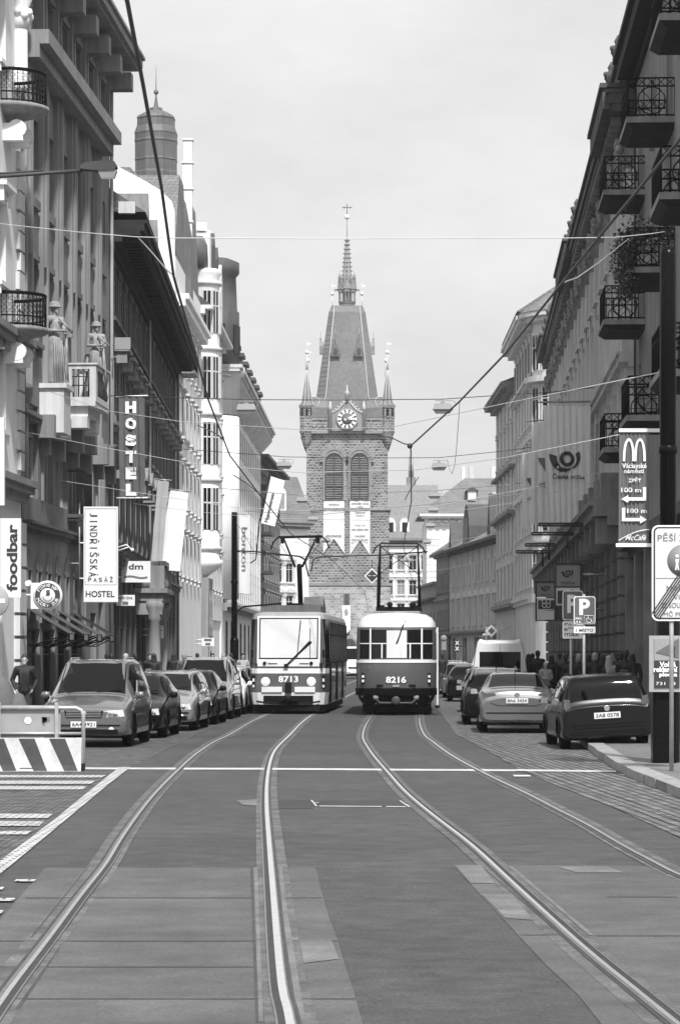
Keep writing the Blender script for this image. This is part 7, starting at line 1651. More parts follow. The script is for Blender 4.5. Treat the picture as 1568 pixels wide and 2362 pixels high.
b, f = parking(1297, 1362, 1344, 1430, 68, 'rear parking sign half hidden by the wheelchair parking sign', 1317, 0); w_, h_ = b.w, b.h
m = MB(); put_text(m, 'P', w_*.48, h_*.55, w=w_*.5, h=h_*.62, y=-.01, bold=.04); b.part('lettering', m, paint_w, f)
m = MB(); m.prism([(x, z-.45) for x, z in rounded(w_, .42, .04)], 0, .02, 'y'); p = b.part('lower_plate', m, paint_w); m = MB(); put_text(m, 'Po -', w_*.4, -.1, w=w_*.6, h=.07, y=-.005, bold=0); put_text(m, '8⁰⁰-1', w_*.45, -.22, w=w_*.75, h=.09, y=-.005, bold=0); put_text(m, 'max', w_*.45, -.35, w=w_*.7, h=.075, y=-.005, bold=0); b.part('lettering', m, ink, p)
# far small signs
b, f = parking(1120, 1446, 1146, 1476, 112, 'far small parking sign below the priority diamond beyond the white van', 1130, 0)
m = MB(); put_text(m, 'P', b.w*.3, b.h*.6, h=b.h*.5, y=-.01, bold=.04); b.part('lettering', m, paint_w, f)
m = MB(); s_ = .25; m.prism([(0, -s_), (s_, 0), (0, s_), (-s_, 0)], -.02, 0, 'y'); m.k = 1; m.prism([(0, -s_*.55), (s_*.55, 0), (0, s_*.55), (-s_*.55, 0)], -.03, -.021, 'y'); m.k = 2; m.tube([(0, .03, -4.6), (0, .03, s_)], .03, 6)
tag(m.build('priority_sign', [paint_w, grey_sign, steel], None, W(1133, 1455, 111.5)), 'small diamond priority sign above the far parking sign', 'road sign')
b = Board('lit_shop_sign', 'small dark sign with white crosses beside the far cars on the right', 'sign', 1012, 1478, 1058, 1504, 150)
b.part('panel', b.rect(1048, 1476, 1060, 1504, -.02, .1), ink)
m = MB(); put_text(m, 'X', b.lx(1054), b.lz(1483), h=.2, y=-.04, bold=.04); put_text(m, 'X', b.lx(1054), b.lz(1496), h=.2, y=-.04, bold=.04); b.part('lettering', m, paint_w); m = MB(); m.tube([(b.lx(1060), .05, b.lz(1490)), (b.lx(1075), .05, b.lz(1490))], .03, 4); b.part('bracket', m, ink)
b = Board('round_shop_sign', 'white round-topped projecting sign just right of the rounded tram', 'sign', 1013, 1464, 1033, 1500, 148)
m = MB(); m.lathe([(.01, -.03), (.17, -.03), (.17, .06)], 16, (b.lx(1023), b.lz(1472)), ax='y'); m.box(b.lx(1018), b.lx(1029), -.02, .05, b.lz(1499), b.lz(1478)); b.part('panel', m, plaster_mid); m = MB(); m.tube([(b.lx(1030), .02, b.lz(1485)), (b.lx(1050), .02, b.lz(1485))], .03, 4); b.part('bracket', m, ink)
# tram signal diamond hung over the road
m = MB(); s_ = .3; m.prism([(0, -s_), (s_, 0), (0, s_), (-s_, 0)], 0, .03, 'y'); m.k = 1; m.prism([(0, -s_*.78), (s_*.78, 0), (0, s_*.78), (-s_*.78, 0)], -.01, -.001, 'y'); m.k = 0
for q in (-.13, -.065, .05, .115): m.ball((q, -.02, 0), .025, 6)
m.k = 2; m.tube([(0, .015, s_), (0, .015, .62)], .012, 4)
tag(m.build('tram_section_sign', [paint_w, dgrey_sign, wire_m], None, W(858, 1328, 108)), 'small diamond sign with white dots hung from the wires beside the rounded tram', 'tram sign')
# banners and notices on the tower
for i, (pl_, tx) in enumerate([([(746, 1155), (794, 1155), (794, 1276), (745, 1276)], [('WORLD', .5, .93, .5, .03), ('ZVONICE', .5, .33, .7, .04)]), ([(806.5, 1155), (854, 1155), (853, 1280), (807, 1280)], [('JINDŘIŠSKÁ', .5, .95, .85, .045), ('VĚŽ', .5, .885, .28, .04), ('ZVONKOHRA', .5, .83, .6, .03), ('CARILLON', .5, .785, .5, .03), ('VYHLÍDKA', .5, .73, .45, .025), ('VÝTAH - LIFT', .5, .55, .55, .028), ('MUZEUM', .5, .47, .8, .03), ('GALERIE', .5, .35, .5, .03), ('DIVADLO', .5, .28, .8, .03), ('KONCERTY', .5, .21, .85, .03)])]):
    b0 = banner('tower_banner', ['swallow-tailed pale banner with faint print, left of the two under the louvres', 'swallow-tailed pale banner headed Jindřišská věž, right of the two under the louvres'][i], pl_, 393.82, cloth_w, 2, .035, nz=10, nx=24, texts=tx, ink_m=ink_grey, rods=True, tail=2.1, seed=i+4)
banner('tower_banner', 'small white banner with a faint figure below the slit window of the tower', [(789, 1396), (808, 1396), (808, 1452), (789, 1452)], 393.2, white_sign, 1, .05, nz=8, nx=10, texts=[('§', .5, .72, .5, .25)], ink_m=tram_roof, rods=False, tail=-.6)
#@@PART5
# ---------------------------------------------------------------- mast, banner on the mast, zone sign, notice panel at the right edge
def mast(x, y0, y1, Y, label, base=True):
    b = W(x, 1504, Y); b.z = .13; o = empty('tram_mast', b, label, 'pole', 'dark masts that carry the tram wires'); H = CH+(HZ-y0)/FL*Y-.13
    m = MB(); m.lathe([(.14, 0), (.135, H-.1), (.13, H), (.01, H+.01)], 16); m.build('shaft', pole_black, o)
    m = MB(); m.lathe([(.2, 0), (.2, 2.4), (.16, 2.5)], 16); m.build('base_sleeve', pole_black, o)
    m = MB()
    for z in (.25, .6): m.cut(); m.lathe([(.15, H*z), (.165, H*z+.02), (.165, H*z+.12), (.15, H*z+.14)], 16)
    m.split('clamp', pole_black, o); return o
mast(1540, 573, 0, 46.5, 'thick dark mast at the right edge carrying the arrow banner'); mast(540.5, 1181, 0, 134, 'dark mast standing beside the left tram')
def mcd(q, w_, h_):
    for s_ in (-1, 1):
        cx = w_*.5+s_*w_*.185; v = []; n = 18
        for i in range(n+1):
            t = PI*i/n; o = (cx-s_*0+w_*.2*math.cos(t), h_*.74+h_*.205*math.sin(t)**.8); ii = (cx+w_*.115*math.cos(t), h_*.74+h_*.18*math.sin(t)**.9); v += [(o[0], 0, o[1]), (ii[0], 0, ii[1])]
        q.add(v, [(2*i, 2*i+2, 2*i+3, 2*i+1) for i in range(n)])
    put_text(q, 'Václavské', w_*.5, h_*.7, w=w_*.82, h=h_*.045, y=0, bold=.02); put_text(q, 'náměstí', w_*.5, h_*.655, w=w_*.66, h=h_*.042, y=0, bold=.02); put_text(q, 'ZPĚT', w_*.52, h_*.575, w=w_*.42, h=h_*.042, y=0, bold=.02)
    put_text(q, '100 m', w_*.4, h_*.485, w=w_*.66, h=h_*.042, y=0, bold=.02); put_text(q, '180 m', w_*.6, h_*.3, w=w_*.66, h=h_*.042, y=0, bold=.02)
    for fl, z in ((1, .405), (-1, .222)):
        X = (lambda a: w_*a) if fl == 1 else (lambda a: w_*(1-a)); q.add([(X(.08), 0, h_*z), (X(.3), 0, h_*(z+.035)), (X(.3), 0, h_*(z-.035))], [(0, 1, 2)]); q.add([(X(.3), 0, h_*(z-.014)), (X(.9), 0, h_*(z-.014)), (X(.9), 0, h_*(z+.014)), (X(.3), 0, h_*(z+.014))], [(0, 1, 2, 3)]); q.add([(X(.79), 0, h_*(z+.014)), (X(.9), 0, h_*(z+.014)), (X(.9), 0, h_*(z+.105)), (X(.79), 0, h_*(z+.105))], [(0, 1, 2, 3)])
    v = []
    for i in range(15): t = i/14; zz = h_*(.035+.095*math.sin(t*PI*.5)); v += [(w_*t, 0, zz), (w_*t, 0, zz+h_*.008)]
    q.add(v, [(2*i, 2*i+2, 2*i+3, 2*i+1) for i in range(14)]); put_text(q, 'McCafé', w_*.58, h_*.063, w=w_*.66, h=h_*.05, y=0, bold=.01, slant=.35)
b0 = banner('arrow_banner', 'grey banner with big arched M and arrows reading 100 m and 180 m', [(1428, 996), (1497, 996), (1496, 1256), (1426, 1256)], 47.2, mat('arrow_banner_cloth', .13, .75, .1, 1), 7, .012, nx=70, nz=20, rods=False, extra=mcd)
m = MB(); k = 47.2/FL
for y, x0, x1 in ((992, 1427, 1522), (1257, 1420, 1522)): m.cut(); m.box((x0-1426)*k, (x1-1426)*k, -.035, .035, (1256-y)*k-.03, (1256-y)*k+.03)
m.split('banner_arm', white_sign, b0)
# end of pedestrian zone sign
b = Board('zone_sign', 'large white framed sign headed PĚŠÍ crossed by slanting stripes at the right edge', 'road sign', 1503, 1211, 1650, 1432, 43); w_, h_ = b.w, b.h
m = MB(); m.prism(rounded(w_, h_, .1), 0, .03, 'y'); p = b.part('sign_plate', m, paint_w); m = MB(); m.prism([(x+.025, z+.025) for x, z in rounded(w_-.05, h_-.05, .08)], -.004, -.001, 'y'); p1 = b.part('dark_border', m, ink, p)
m = MB(); m.prism([(x+.05, z+.05) for x, z in rounded(w_-.1, h_-.1, .06)], -.008, -.005, 'y'); p2 = b.part('sign_field', m, mat('sign_field_pale', .62, .5, .03), p)
m = MB(); put_text(m, 'PĚŠÍ ZÓNA', w_*.5, b.lz(1238), w=w_*.82, h=.13, y=-.012, bold=.0)
put_text(m, 'MIMO', b.lx(1560), b.lz(1357), h=.085, y=-.012, bold=0); put_text(m, 'VOZIDEL', b.lx(1590), b.lz(1377), h=.085, y=-.012, bold=0); put_text(m, 'SE SOUHLASEM', b.lx(1572), b.lz(1396), h=.08, y=-.012, bold=0, w=.62); put_text(m, 'MČ PRAHA 1', b.lx(1572), b.lz(1415), h=.085, y=-.012, bold=0, w=.55); m.box(.06, w_-.06, -.014, -.01, b.lz(1334), b.lz(1333)); b.part('lettering', m, ink_grey, p2)
m = MB(); c = (b.lx(1576), b.lz(1293)); m.lathe([(.01, -.012), (.25, -.012), (.25, -.009)], 32, c, ax='y'); m.k = 1
for q, s_ in ((-.1, .8), (.07, 1.35)):   # plain standing figures
    x = c[0]+q; m.ball((x, -.018, c[1]+.12*s_-.03), .028*s_+.006, 8, (1, .3, 1)); m.prism([(x-.035*s_, c[1]+.07*s_-.03), (x+.035*s_, c[1]+.07*s_-.03), (x+.02*s_, c[1]-.03*s_-.03), (x+.04*s_, c[1]-.14*s_-.03), (x+.015*s_, c[1]-.14*s_-.03), (x, c[1]-.05*s_-.03), (x-.015*s_, c[1]-.14*s_-.03), (x-.04*s_, c[1]-.14*s_-.03), (x-.02*s_, c[1]-.03*s_-.03)], -.02, -.013, 'y')
b.part('round_symbol', m, [mat('blue_disc', .22, .5, .03), paint_w], p2)
m = MB()
for q in range(5):
    o = (q-2)*.034; m.M = Matrix(); a = Vector((b.lx(1512), 0, b.lz(1420))); c_ = Vector((b.lx(1640), 0, b.lz(1232))); d = (c_-a).normalized(); n = Vector((-d.z, 0, d.x)); v = [a+n*(o-.009), c_+n*(o-.009), c_+n*(o+.009), a+n*(o+.009)]; m.add([(p_.x, -.022, p_.z) for p_ in v], [(0, 1, 2, 3)])
b.part('slanting_stripes', m, ink, p2); m = MB(); m.tube([(b.lx(1549.5), .06, -(b.root.location.z-.13)), (b.lx(1549.5), .06, h_-.02)], .034, 8); b.part('post', m, steel)
# notice panel
b = Board('notice_panel', 'small framed panel with warning triangle and the words Volná reklamní plocha', 'panel', 1497, 1466, 1572, 1596, 46); w_, h_ = b.w, b.h
m = MB(); m.box(0, w_, 0, .05, 0, h_); p = b.part('frame', m, steel); m = MB(); m.box(.08, w_-.04, -.02, -.001, h_*.56, h_-.05); p1 = b.part('upper_field', m, mat('panel_grey', .3, .5, .1), p); m = MB(); m.box(.08, w_-.04, -.02, -.001, h_*.07, h_*.55); b.part('lower_field', m, ink, p)
m = MB(); m.prism([(b.lx(1506), b.lz(1507)), (b.lx(1592), b.lz(1525)), (b.lx(1566), b.lz(1464))][:3], -.03, -.021, 'y') if False else m.prism([(.1, h_*.7), (w_-.05, h_*.6), (w_-.05, h_*.95)], -.03, -.021, 'y'); b.part('triangle', m, grey_sign, p); m = MB(); put_text(m, '!', w_*.75, h_*.72, h=.17, y=-.035, bold=.05); b.part('exclamation_mark', m, ink, p)
m = MB(); put_text(m, 'Volná', w_*.56, h_*.49, w=w_*.5, h=.09, y=-.025, bold=.04); put_text(m, 'reklamní', w_*.5, h_*.4, w=w_*.74, h=.09, y=-.025, bold=.04); put_text(m, 'plocha', w_*.58, h_*.3, w=w_*.55, h=.09, y=-.025, bold=.04); put_text(m, '731 33', w_*.5, h_*.15, w=w_*.6, h=.05, y=-.025, bold=0); b.part('lettering', m, paint_w, p)
# cabinet below the mast
m = MB(); c = W(1532, 1504, 46.2); m.prism([(x-.2, z) for x, z in rounded(.4, .36, .05)], 0.13, 1.3, 'z'); m.prism([(x-.22, z-.02) for x, z in rounded(.44, .4, .05)], 1.3, 1.38, 'z')
tag(m.build('dark_cabinet', pole_black, None, (c.x, c.y-.1, 0)), 'dark metal cabinet at the foot of the right mast', 'cabinet')
# ---------------------------------------------------------------- striped barrier
B0 = G(0, 1782); B1 = G(189, 1776); Yb = 46.2; xl = (-60-CX)/FL*Yb; xr = (190-CX)/FL*Yb
bar = empty('striped_barrier', (xl, Yb, 0), 'low concrete barrier with diagonal black and white stripes at the left', 'barrier'); Lb = xr-xl; hb = .54
m = MB(); m.prism([(-.28, .0), (.28, .0), (.24, .1), (.14, hb), (-.14, hb), (-.24, .1)], 0, Lb, 'x'); m.build('barrier_block', mat('barrier_concrete', .5, .8, .2, 4, .2, fine=.1), bar)
m = MB(); yy = lambda z: -(.24-(z-.1)*.1/(hb-.1))-.004
for i in range(5):
    x0 = Lb-.27-i*.5; a = [(x0-.26, hb-.005), (x0, hb-.005), (x0+.22, .02), (x0+.0, .02)]
    a = [(min(max(x, 0.0), Lb-.04), z) for x, z in a]; am = [(a[0][0]*.17+a[3][0]*.83, .1), (a[1][0]*.17+a[2][0]*.83, .1)]; m.add([(a[0][0], yy(hb)-.004, hb-.005), (a[1][0], yy(hb)-.004, hb-.005), (am[1][0], yy(.1)-.004, .1), (am[0][0], yy(.1)-.004, .1), (a[3][0], -.285, .02), (a[2][0], -.285, .02)], [(0, 1, 2, 3), (3, 2, 5, 4)])
m.build('dark_stripes', mat('barrier_dark_paint', .035, .7, .3, 6), bar)
m = MB(); m.box(Lb-.02, Lb+.03, -.2, .2, 0, .12); m.box(Lb-1.0, Lb-.75, -.262, -.25, .01, .06); m.build('barrier_foot', black_pl, bar)
rail_ = empty('guard_rail', (xl, Yb+.5, 0), 'pale tubular guard rail with a sticker-marked plate behind the striped barrier', 'railing'); k = (Yb+.5)/FL
m = MB(); zt = CH+(HZ-1633)*k; z2 = CH+(HZ-1692)*k; xe = (183+60)*k; m.tube([(0, 0, zt), (xe-.12, 0, zt), (xe-.03, 0, zt-.04), (xe, 0, zt-.12), (xe, 0, .0)], .035, 8); m.tube([(0, 0, z2), (xe, 0, z2)], .025, 8); m.build('tube', steel, rail_)
m = MB(); m.box(.05, (130+60)*k, .03, .05, CH+(HZ-1700)*k, CH+(HZ-1627)*k); pn = m.build('plate', mat('guard_plate', .3, .6, .12, 5), rail_)
m = MB(); cx_ = (55+60)*k; cz_ = CH+(HZ-1662)*k; m.lathe([(.01, .02), (.06, .02)], 14, (cx_, cz_), ax='y'); m.build('sticker', paint_w, pn); m = MB(); rn = random.Random(3); [m.box(cx_+.2+rn.uniform(-.01, .14), cx_+.24+rn.uniform(-.01, .14), .024, .029, cz_+rn.uniform(-.08, .03), cz_+rn.uniform(.03, .07)) for _ in range(7)]; m.build('worn_print', ink_grey, pn)
m = MB()
for x in (.35, (122+60)*k): m.cut(); m.box(x-.03, x+.03, -.045, .06, CH+(HZ-1703)*k, CH+(HZ-1620)*k)
m.split('clamp', steel, rail_)
# round road sign cut by the left edge
b = Board('round_road_sign', 'edge of a round pale road sign at the left border of the picture', 'road sign', -34, 1348, 19, 1424, 60); m = MB(); m.lathe([(.01, -.02), (.34, -.02), (.36, 0), (.36, .02)], 28, (b.lx(-18), b.lz(1386)), ax='y'); p = b.part('sign_plate', m, tram_roof); m = MB(); m.box(b.lx(-34), b.lx(12), -.03, -.021, b.lz(1391), b.lz(1381)); b.part('bar', m, paint_w, p); m = MB(); m.tube([(b.lx(-18), .04, -(b.root.location.z)), (b.lx(-18), .04, b.lz(1350))], .035, 8); b.part('post', m, steel)
# ---------------------------------------------------------------- awnings over the left shopfront
aw_m = mat('awning_cloth', .07, .85, .15, 2)
for i in range(4):
    Y = 89.6+i*3.25; x = -14.4+.0505*Y; aw = empty('awning', (x, Y, 0), ['dark shop awning nearest the foodbar sign', 'dark shop awning second from the foodbar sign', 'dark shop awning third from the foodbar sign', 'dark shop awning nearest the hostel sign'][i], 'awning', 'dark awnings over the left shopfront')
    m = MB(); v = [(0.02, -1.2, 3.35), (0.02, 1.2, 3.35), (1.35, 1.2, 2.55), (1.35, -1.2, 2.55), (1.35, -1.2, 2.3), (1.35, 1.2, 2.3)]; m.add(v+[(p[0], p[1], p[2]-.02) for p in v], [(0, 1, 2, 3), (3, 2, 5, 4), (6, 7, 8, 9), (9, 8, 11, 10)]); m.build('canopy', aw_m, aw)
    m = MB(); m.box(1.352, 1.36, -.6, .6, 2.34, 2.52); m.build('valance_print', tram_roof, aw)
    m = MB(); 
    for q in (-1, 1): m.cut(); m.tube([(.02, q, 2.1), (1.3, q, 2.5)], .025, 5); m.cut(); m.tube([(.02, q, 2.2), (.7, q, 2.15), (1.3, q, 2.45)], .02, 5)
    m.split('folding_arm', black_pl, aw)
m = MB(); aw = empty('awning', (LX(1180, 160), 160, 0), 'striped awning jutting from the shops beyond the white van', 'awning'); m.add([(0, -1, 3.4), (0, 3, 3.4), (-1.8, 3, 2.8), (-1.8, -1, 2.8), (-1.8, -1, 2.5), (-1.8, 3, 2.5)], [(0, 1, 2, 3), (3, 2, 5, 4)]); m.build('canopy', aw_m, aw); m = MB(); m.add([(-.1, -1.02, 3.4), (-1.7, -1.02, 2.86), (-1.7, -1.02, 2.98), (-.1, -1.02, 3.5)], [(0, 1, 2, 3)]); m.build('valance', paint_w, aw)
# ---------------------------------------------------------------- flowers on the balcony
uB = bR1; fl = empty('balcony_flowers', (RX(77.5)-1.25, 77.5, 12.5), 'mass of trailing flowers and leaves spilling over a balcony rail', 'plant'); rn = random.Random(5)
def leaves(n, sz, box):
    m = MB()
    for _ in range(n):
        t = rn.random(); 
        if t < .6: p = Vector((rn.gauss(0, .13), rn.uniform(-1.7, 1.6), rn.gauss(.35, .35)))
        else: p = Vector((rn.gauss(-.1, .12), rn.uniform(-1.75, -.9)+.0, rn.uniform(-1.0, .5)))
        if rn.random() < .25: p = Vector((rn.uniform(0, 1.2), -1.6+rn.gauss(0, .1), rn.gauss(.7, .2)))
        s_ = sz*rn.uniform(.6, 1.3); a = Vector((rn.gauss(0, 1), rn.gauss(0, 1), rn.gauss(0, 1))).normalized(); b_ = a.cross(Vector((rn.gauss(0, 1), rn.gauss(0, 1), rn.gauss(0, 1)))).normalized()
        m.add([p-a*s_, p+b_*s_*.5, p+a*s_, p-b_*s_*.5], [(0, 1, 2, 3)])
    return m
leaves(2600, .06, 0).build('foliage', mat('flower_leaves', .05, .7, .5, 9), fl); leaves(260, .05, 0).build('blossom', mat('pale_petals', .4, .7, .3, 9), fl)
m = MB(); m.box(-.15, .1, -1.5, 1.5, -.12, .08); m.build('flower_box', frame_d, fl)
# ---------------------------------------------------------------- overhead wires
wires = 'overhead tram wires across the street'
def wire(name, label, pts, r, mt, group=wires, cat='wire'):
    m = MB(); P = [Vector(p) for p in pts]
    m.tube(P, r, 5); return tag(m.build(name, mt), label, cat, group)
def contact(pts, z=5.6):
    out = []
    for x, y in pts: Y = FL*(z-CH)/(HZ-y); out.append(Vector(((x-CX)/FL*Y, Y, z)))
    return out
cl = contact([(293, 0), (330, 195), (372, 430), (400, 635), (480, 920), (530, 1050), (610, 1155)])
cl = [Vector((-1.0, -30, 5.6))]+cl+[Vector((-1.55, 88, 5.66)), Vector((-.3, 112, 5.6)), Vector((1.5, 170, 5.6)), Vector((2.5, 250, 5.6))]
wire('contact_wire', 'thick dark contact wire crossing the sky from the top left down to the left tram', cl, .014, wire_m)
crp = contact([(1568, 320), (1370, 560), (1165, 815), (1060, 925), (947, 1028)])
crp = [Vector((3.4, -30, 5.6))]+crp+[Vector((1.72, 68, 5.6)), Vector((2.2, 98, 5.62)), Vector((3.9, 150, 5.6)), Vector((5.8, 210, 5.6))]
wire('contact_wire', 'thick dark contact wire running from the right edge down to the rounded tram', crp, .014, wire_m)
def span(label, pts, Ys, r=.009, mt=wire_g, sag=0):
    P = [W(x, y, Y) for (x, y), Y in zip(pts, Ys)]; return wire('span_wire', label, P, r, mt)
span('topmost thin span wire over the whole street with a pale left end', [(-20, 512), (20, 517), (180, 534), (310, 545), (400, 548), (784, 549), (1300, 548), (1420, 546), (1500, 538), (1532, 533)], [44, 43, 38, 33, 32, 32, 36, 42, 45, 46.5], .006, wire_l)
span('short pull-off wire joining the topmost span to the left contact wire', [(318, 546), (345, 575), (385, 622), (400, 634)], [33, 31, 28.5, 27.3], .008)
span('short pull-off wire joining the topmost span to the right contact wire', [(1450, 549), (1380, 605), (1330, 640), (1295, 652)], [42, 34, 29, 27.9], .008)
span('span wire that carries the first pair of hanging street lamps', [(250, 912), (400, 916), (568, 921), (780, 922), (1020, 920), (1165, 910), (1260, 905), (1370, 893)], [104]*8, .016, wire_m)
span('span wire that carries the second pair of hanging street lamps', [(420, 1035), (655, 1053), (800, 1056), (1012, 1055), (1160, 1040), (1300, 1020), (1360, 1010)], [135]*7, .016, wire_m)
span('span wire that carries the third pair of hanging street lamps', [(500, 1125), (697, 1142), (1002, 1131), (1170, 1118), (1300, 1100)], [164]*5, .02, wire_g)
span('span wire that carries the fourth pair of hanging street lamps', [(560, 1178), (722, 1188), (999, 1162), (1150, 1145), (1240, 1135)], [185]*5, .02, wire_g)
for lab, p, Y0, Y1, mt in [
    ('pale span wire from the box balcony across to the dark mast', [(20, 870), (243, 946), (420, 972), (690, 990), (900, 985), (1165, 930), (1300, 903), (1522, 858)], 90, 46.6, wire_l),
    ('pale span wire just above the arrow banner', [(20, 988), (241, 1032), (439, 1068), (700, 1090), (960, 1083), (1165, 1055), (1428, 1002)], 88, 60, wire_l),
    ('pale span wire passing in front of the leaning banners', [(110, 1103), (134, 1107), (364, 1143), (540, 1170), (760, 1180), (1000, 1168), (1250, 1120), (1425, 1080)], 96, 80, wire_l),
    ('span wire crossing below the leaning banners top', [(300, 1160), (440, 1178), (620, 1196), (900, 1200), (1180, 1160), (1380, 1110)], 115, 100, wire_l),
    ('low span wire joining the mast to the tower side', [(545, 1272), (600, 1278), (702, 1284), (784, 1284)], 134, 120, wire_m),
    ('span wire in front of the gabled building roof', [(440, 1235), (620, 1245), (800, 1262), (980, 1258), (1180, 1225), (1290, 1212)], 150, 120, wire_l),
    ('span wire below the gabled building eaves', [(500, 1290), (700, 1312), (960, 1325), (1170, 1285), (1260, 1272)], 190, 130, wire_l)]:
    n = len(p); span(lab, p, [Y0+(Y1-Y0)*((x-p[0][0])/(p[-1][0]-p[0][0])) for x, y in p], .009 if mt is not wire_m else .014, mt)
span('dark pull-off wire slanting down between tower turret and right contact wire', [(870, 1003), (905, 1010), (930, 1022), (947, 1026)], [60, 54, 51, 49.8], .012, wire_m)
span('short dark cross wire at the two way junction left of the tower', [(455, 980), (500, 1000), (512, 1012)], [60, 49, 47], .012, wire_m)
span('short dark cross wire near the white building bend', [(538, 1095), (570, 1115), (600, 1140)], [75, 68, 65], .014, wire_m)
span('dark pull-off wire right of the tower', [(965, 1100), (945, 1130), (934, 1152)], [75, 71, 68.5], .012, wire_m)
m = MB(); m.tube([W(545, 1270, 133), W(590, 1272, 125), W(690, 1283, 112), W(703, 1290, 111), W(707, 1310, 111), W(712, 1330, 111)], .035, 6); m.tube([W(540, 1200, 134), W(560, 1225, 130), W(585, 1272, 126)], .012, 4)
tag(m.build('cantilever_arm', wire_m), 'dark bent steady arm reaching from the left mast over the left track', 'arm')
m = MB(); m.tube([W(718, 1318, 111), W(722, 1290, 111), W(740, 1284, 111.2), W(880, 1280, 114), W(985, 1272, 116)], .03, 6)
tag(m.build('cantilever_arm', wire_m), 'dark bent steady arm in front of the tower between the two pantographs', 'arm')
m = MB(); m.ball((0, 0, 0), .05, 8); m.k = 0
for nm, x, y, Y in (('wire_joint', 945, 1028, 49.7),):
    tag(m.build('wire_insulator', wire_m, None, W(x, y, Y)), 'small dark joint where the right contact wire bends', 'insulator')
# loop of cable hanging from the right lamps
wire('hanging_cable', 'loose cable hanging in a long loop between the two right street lamps', [W(x, y, Y) for x, y, Y in [(1060, 925, 104), (1058, 960, 105), (1052, 1040, 115), (1048, 1075, 125), (1042, 1092, 130), (1037, 1082, 134), (1030, 1058, 135)]], .012, wire_g, None, 'cable')
# ---------------------------------------------------------------- hanging lamps
def hanging_lamp():
    o = empty('hanging_lamp', (0, 0, 0), 'x', 'street lamp', 'box shaped street lamps hung over the street')
    m = MB(); m.frustum((-.36, .36, -.22, .22), (-.3, .3, -.18, .18), 0, .2); m.frustum((-.37, .37, -.23, .23), (-.37, .37, -.23, .23), -.02, 0); m.box(-.09, .09, -.06, .06, .2, .26); m.build('housing', lampbox, o)
    m = MB(); m.frustum((-.26, .26, -.15, .15), (-.35, .35, -.21, .21), -.15, -.02); m.build('lamp_glass', glass_lit, o)
    m = MB(); m.box(-.28, .28, -.02, .02, .3, .33); m.tube([(0, 0, .24), (0, 0, .36)], .02, 5); m.tube([(.3, 0, .33), (.45, 0, .28), (.42, 0, .12), (.3, 0, .05)], .012, 4); m.build('hanger', frame_g, o); return o
L0 = hanging_lamp(); first = True
for lab, x, y, Y in [('first and largest hanging lamp on the right of the tower, under the junction', 1021, 942, 103.6), ('hanging lamp nearest the camera on the left, by the bracketed eaves', 568, 943, 103.6), ('second hanging lamp on the right, beside the loose cable', 1012, 1076, 135), ('second hanging lamp on the left, over the Hypocentrum banner', 655, 1073, 135),
                     ('third hanging lamp on the left, just touching the tower edge', 697, 1154, 164), ('third hanging lamp on the right, before the mansard roof', 1002, 1143, 164), ('fourth hanging lamp on the left, at the tower banner height', 722, 1197, 185), ('fourth hanging lamp on the right, at the white block eaves', 999, 1176, 185),
                     ('fifth hanging lamp on the right, below the white block eaves', 992, 1212, 205), ('fifth hanging lamp on the left, over the left tower banner tail', 752, 1246, 205), ('sixth hanging lamp on the right', 985, 1250, 235), ('tiny lamp in front of the lower tower string course', 774, 1286, 260), ('tiny lamp seen through the lattice pantograph', 940, 1292, 250), ('tiny lamp just below the diamond tram sign, at the string course', 880, 1318, 270)]:
    o = L0 if first else copy_tree(L0); first = False; o['label'] = lab; o.location = W(x, y, Y)-Vector((0, 0, .02))
    if lab.startswith('sixth'): o['label'] = 'sixth hanging lamp on the right, in front of the small gatehouse turret'
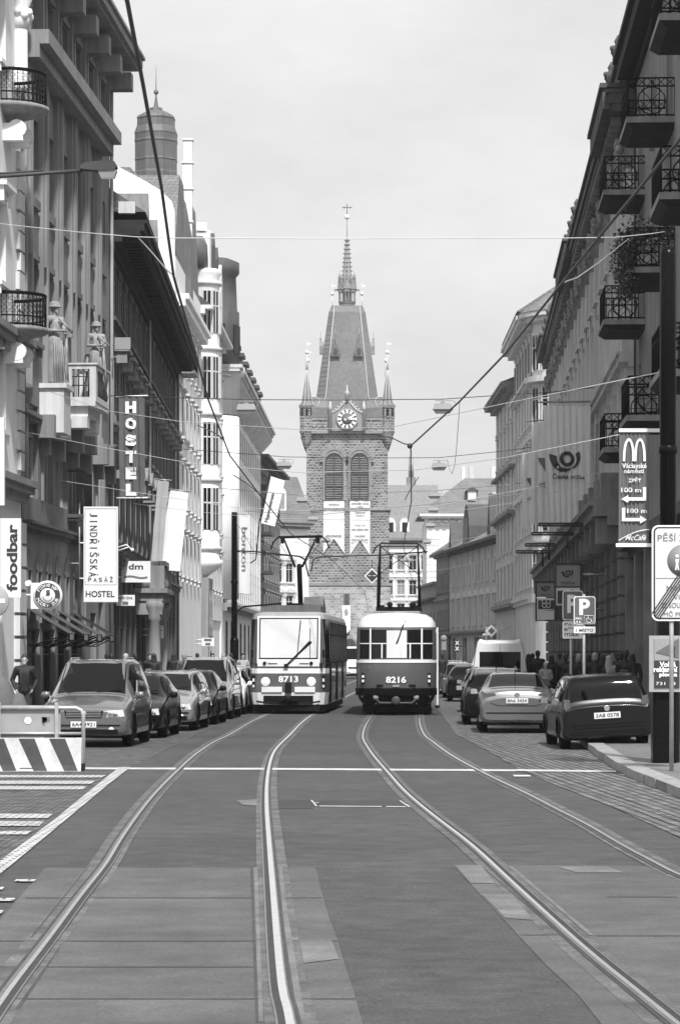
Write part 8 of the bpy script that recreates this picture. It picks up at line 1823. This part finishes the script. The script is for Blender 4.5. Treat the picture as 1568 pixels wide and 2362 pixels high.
# street lamp arm reaching in from the left
a = empty('street_lamp', (-7.6, 58, 0), 'cobra-head street lamp on a long arm reaching in from the left edge', 'street lamp'); P = lambda x, y: W(x, y, 58)-Vector((-7.6, 58, 0))
m = MB(); m.tube([(0, 0, 0), (0, 0, 11.3)], [.12, .07], 10); m.build('post', pole_black, a); m = MB(); e = P(190, 392); m.tube([(0, 0, 11.2), P(0, 405), e], [.05, .045, .035], 8); m.tube([(0, 0, 11.5), P(0, 398), P(100, 392)], .02, 5); m.build('arm', frame_d, a)
m = MB(); p0 = P(186, 386)
prof = [(0, .09, -.07), (.1, .14, -.09), (.45, .17, -.11), (.7, .15, -.1), (.76, .05, -.03)]
for i in range(len(prof)-1):
    (x0, a0, b0_), (x1, a1, b1) = prof[i], prof[i+1]; v = []
    for (x_, t_, b_) in ((x0, a0, b0_), (x1, a1, b1)): v += [(p0.x+x_, -.15, p0.z+b_+.04), (p0.x+x_, -.1, p0.z+t_-.04+x_*.02), (p0.x+x_, .1, p0.z+t_-.04+x_*.02), (p0.x+x_, .15, p0.z+b_+.04)]
    m.add(v, [(0, 1, 5, 4), (1, 2, 6, 5), (2, 3, 7, 6), (3, 0, 4, 7)]+([(0, 1, 2, 3)] if i == 0 else [])+([(4, 5, 6, 7)] if i == len(prof)-2 else []))
h = m.build('lamp_head', mat('lamp_head_grey', .05, .7, .1, spec=.1), a); m = MB(); m.frustum((p0.x+.42, p0.x+.7, -.1, .1), (p0.x+.36, p0.x+.75, -.13, .13), p0.z-.21, p0.z-.06); m.build('lamp_glass', glass_lit, h)
# round lamp brackets and little antenna box on the corner between the two left buildings
m = MB(); m.box(-.3, .3, -.1, .1, 0, .45); m.tube([(0, .1, .2), (-.4, .3, .2)], .03, 5); tag(m.build('floodlight', frame_g, None, W(283, 805, 108)), 'boxy floodlight fixed high at the corner between grey and sooty buildings', 'floodlight')
# clock hands etc. are done; haze over the whole scene
m = MB(); m.box(-330, 330, -45, 520, -1.0, 60)
hz = m.build('haze', []); hz['kind'] = 'stuff'; hm = bpy.data.materials.new('haze'); hm.use_nodes = True; t = hm.node_tree; t.nodes.remove(t.nodes['Principled BSDF'])
pv = t.nodes.new('ShaderNodeVolumePrincipled'); pv.inputs['Density'].default_value = .0002; pv.inputs['Color'].default_value = (1, 1, 1, 1); pv.inputs['Anisotropy'].default_value = .2
t.links.new(pv.outputs[0], t.nodes['Material Output'].inputs['Volume']); hz.data.materials.append(hm)
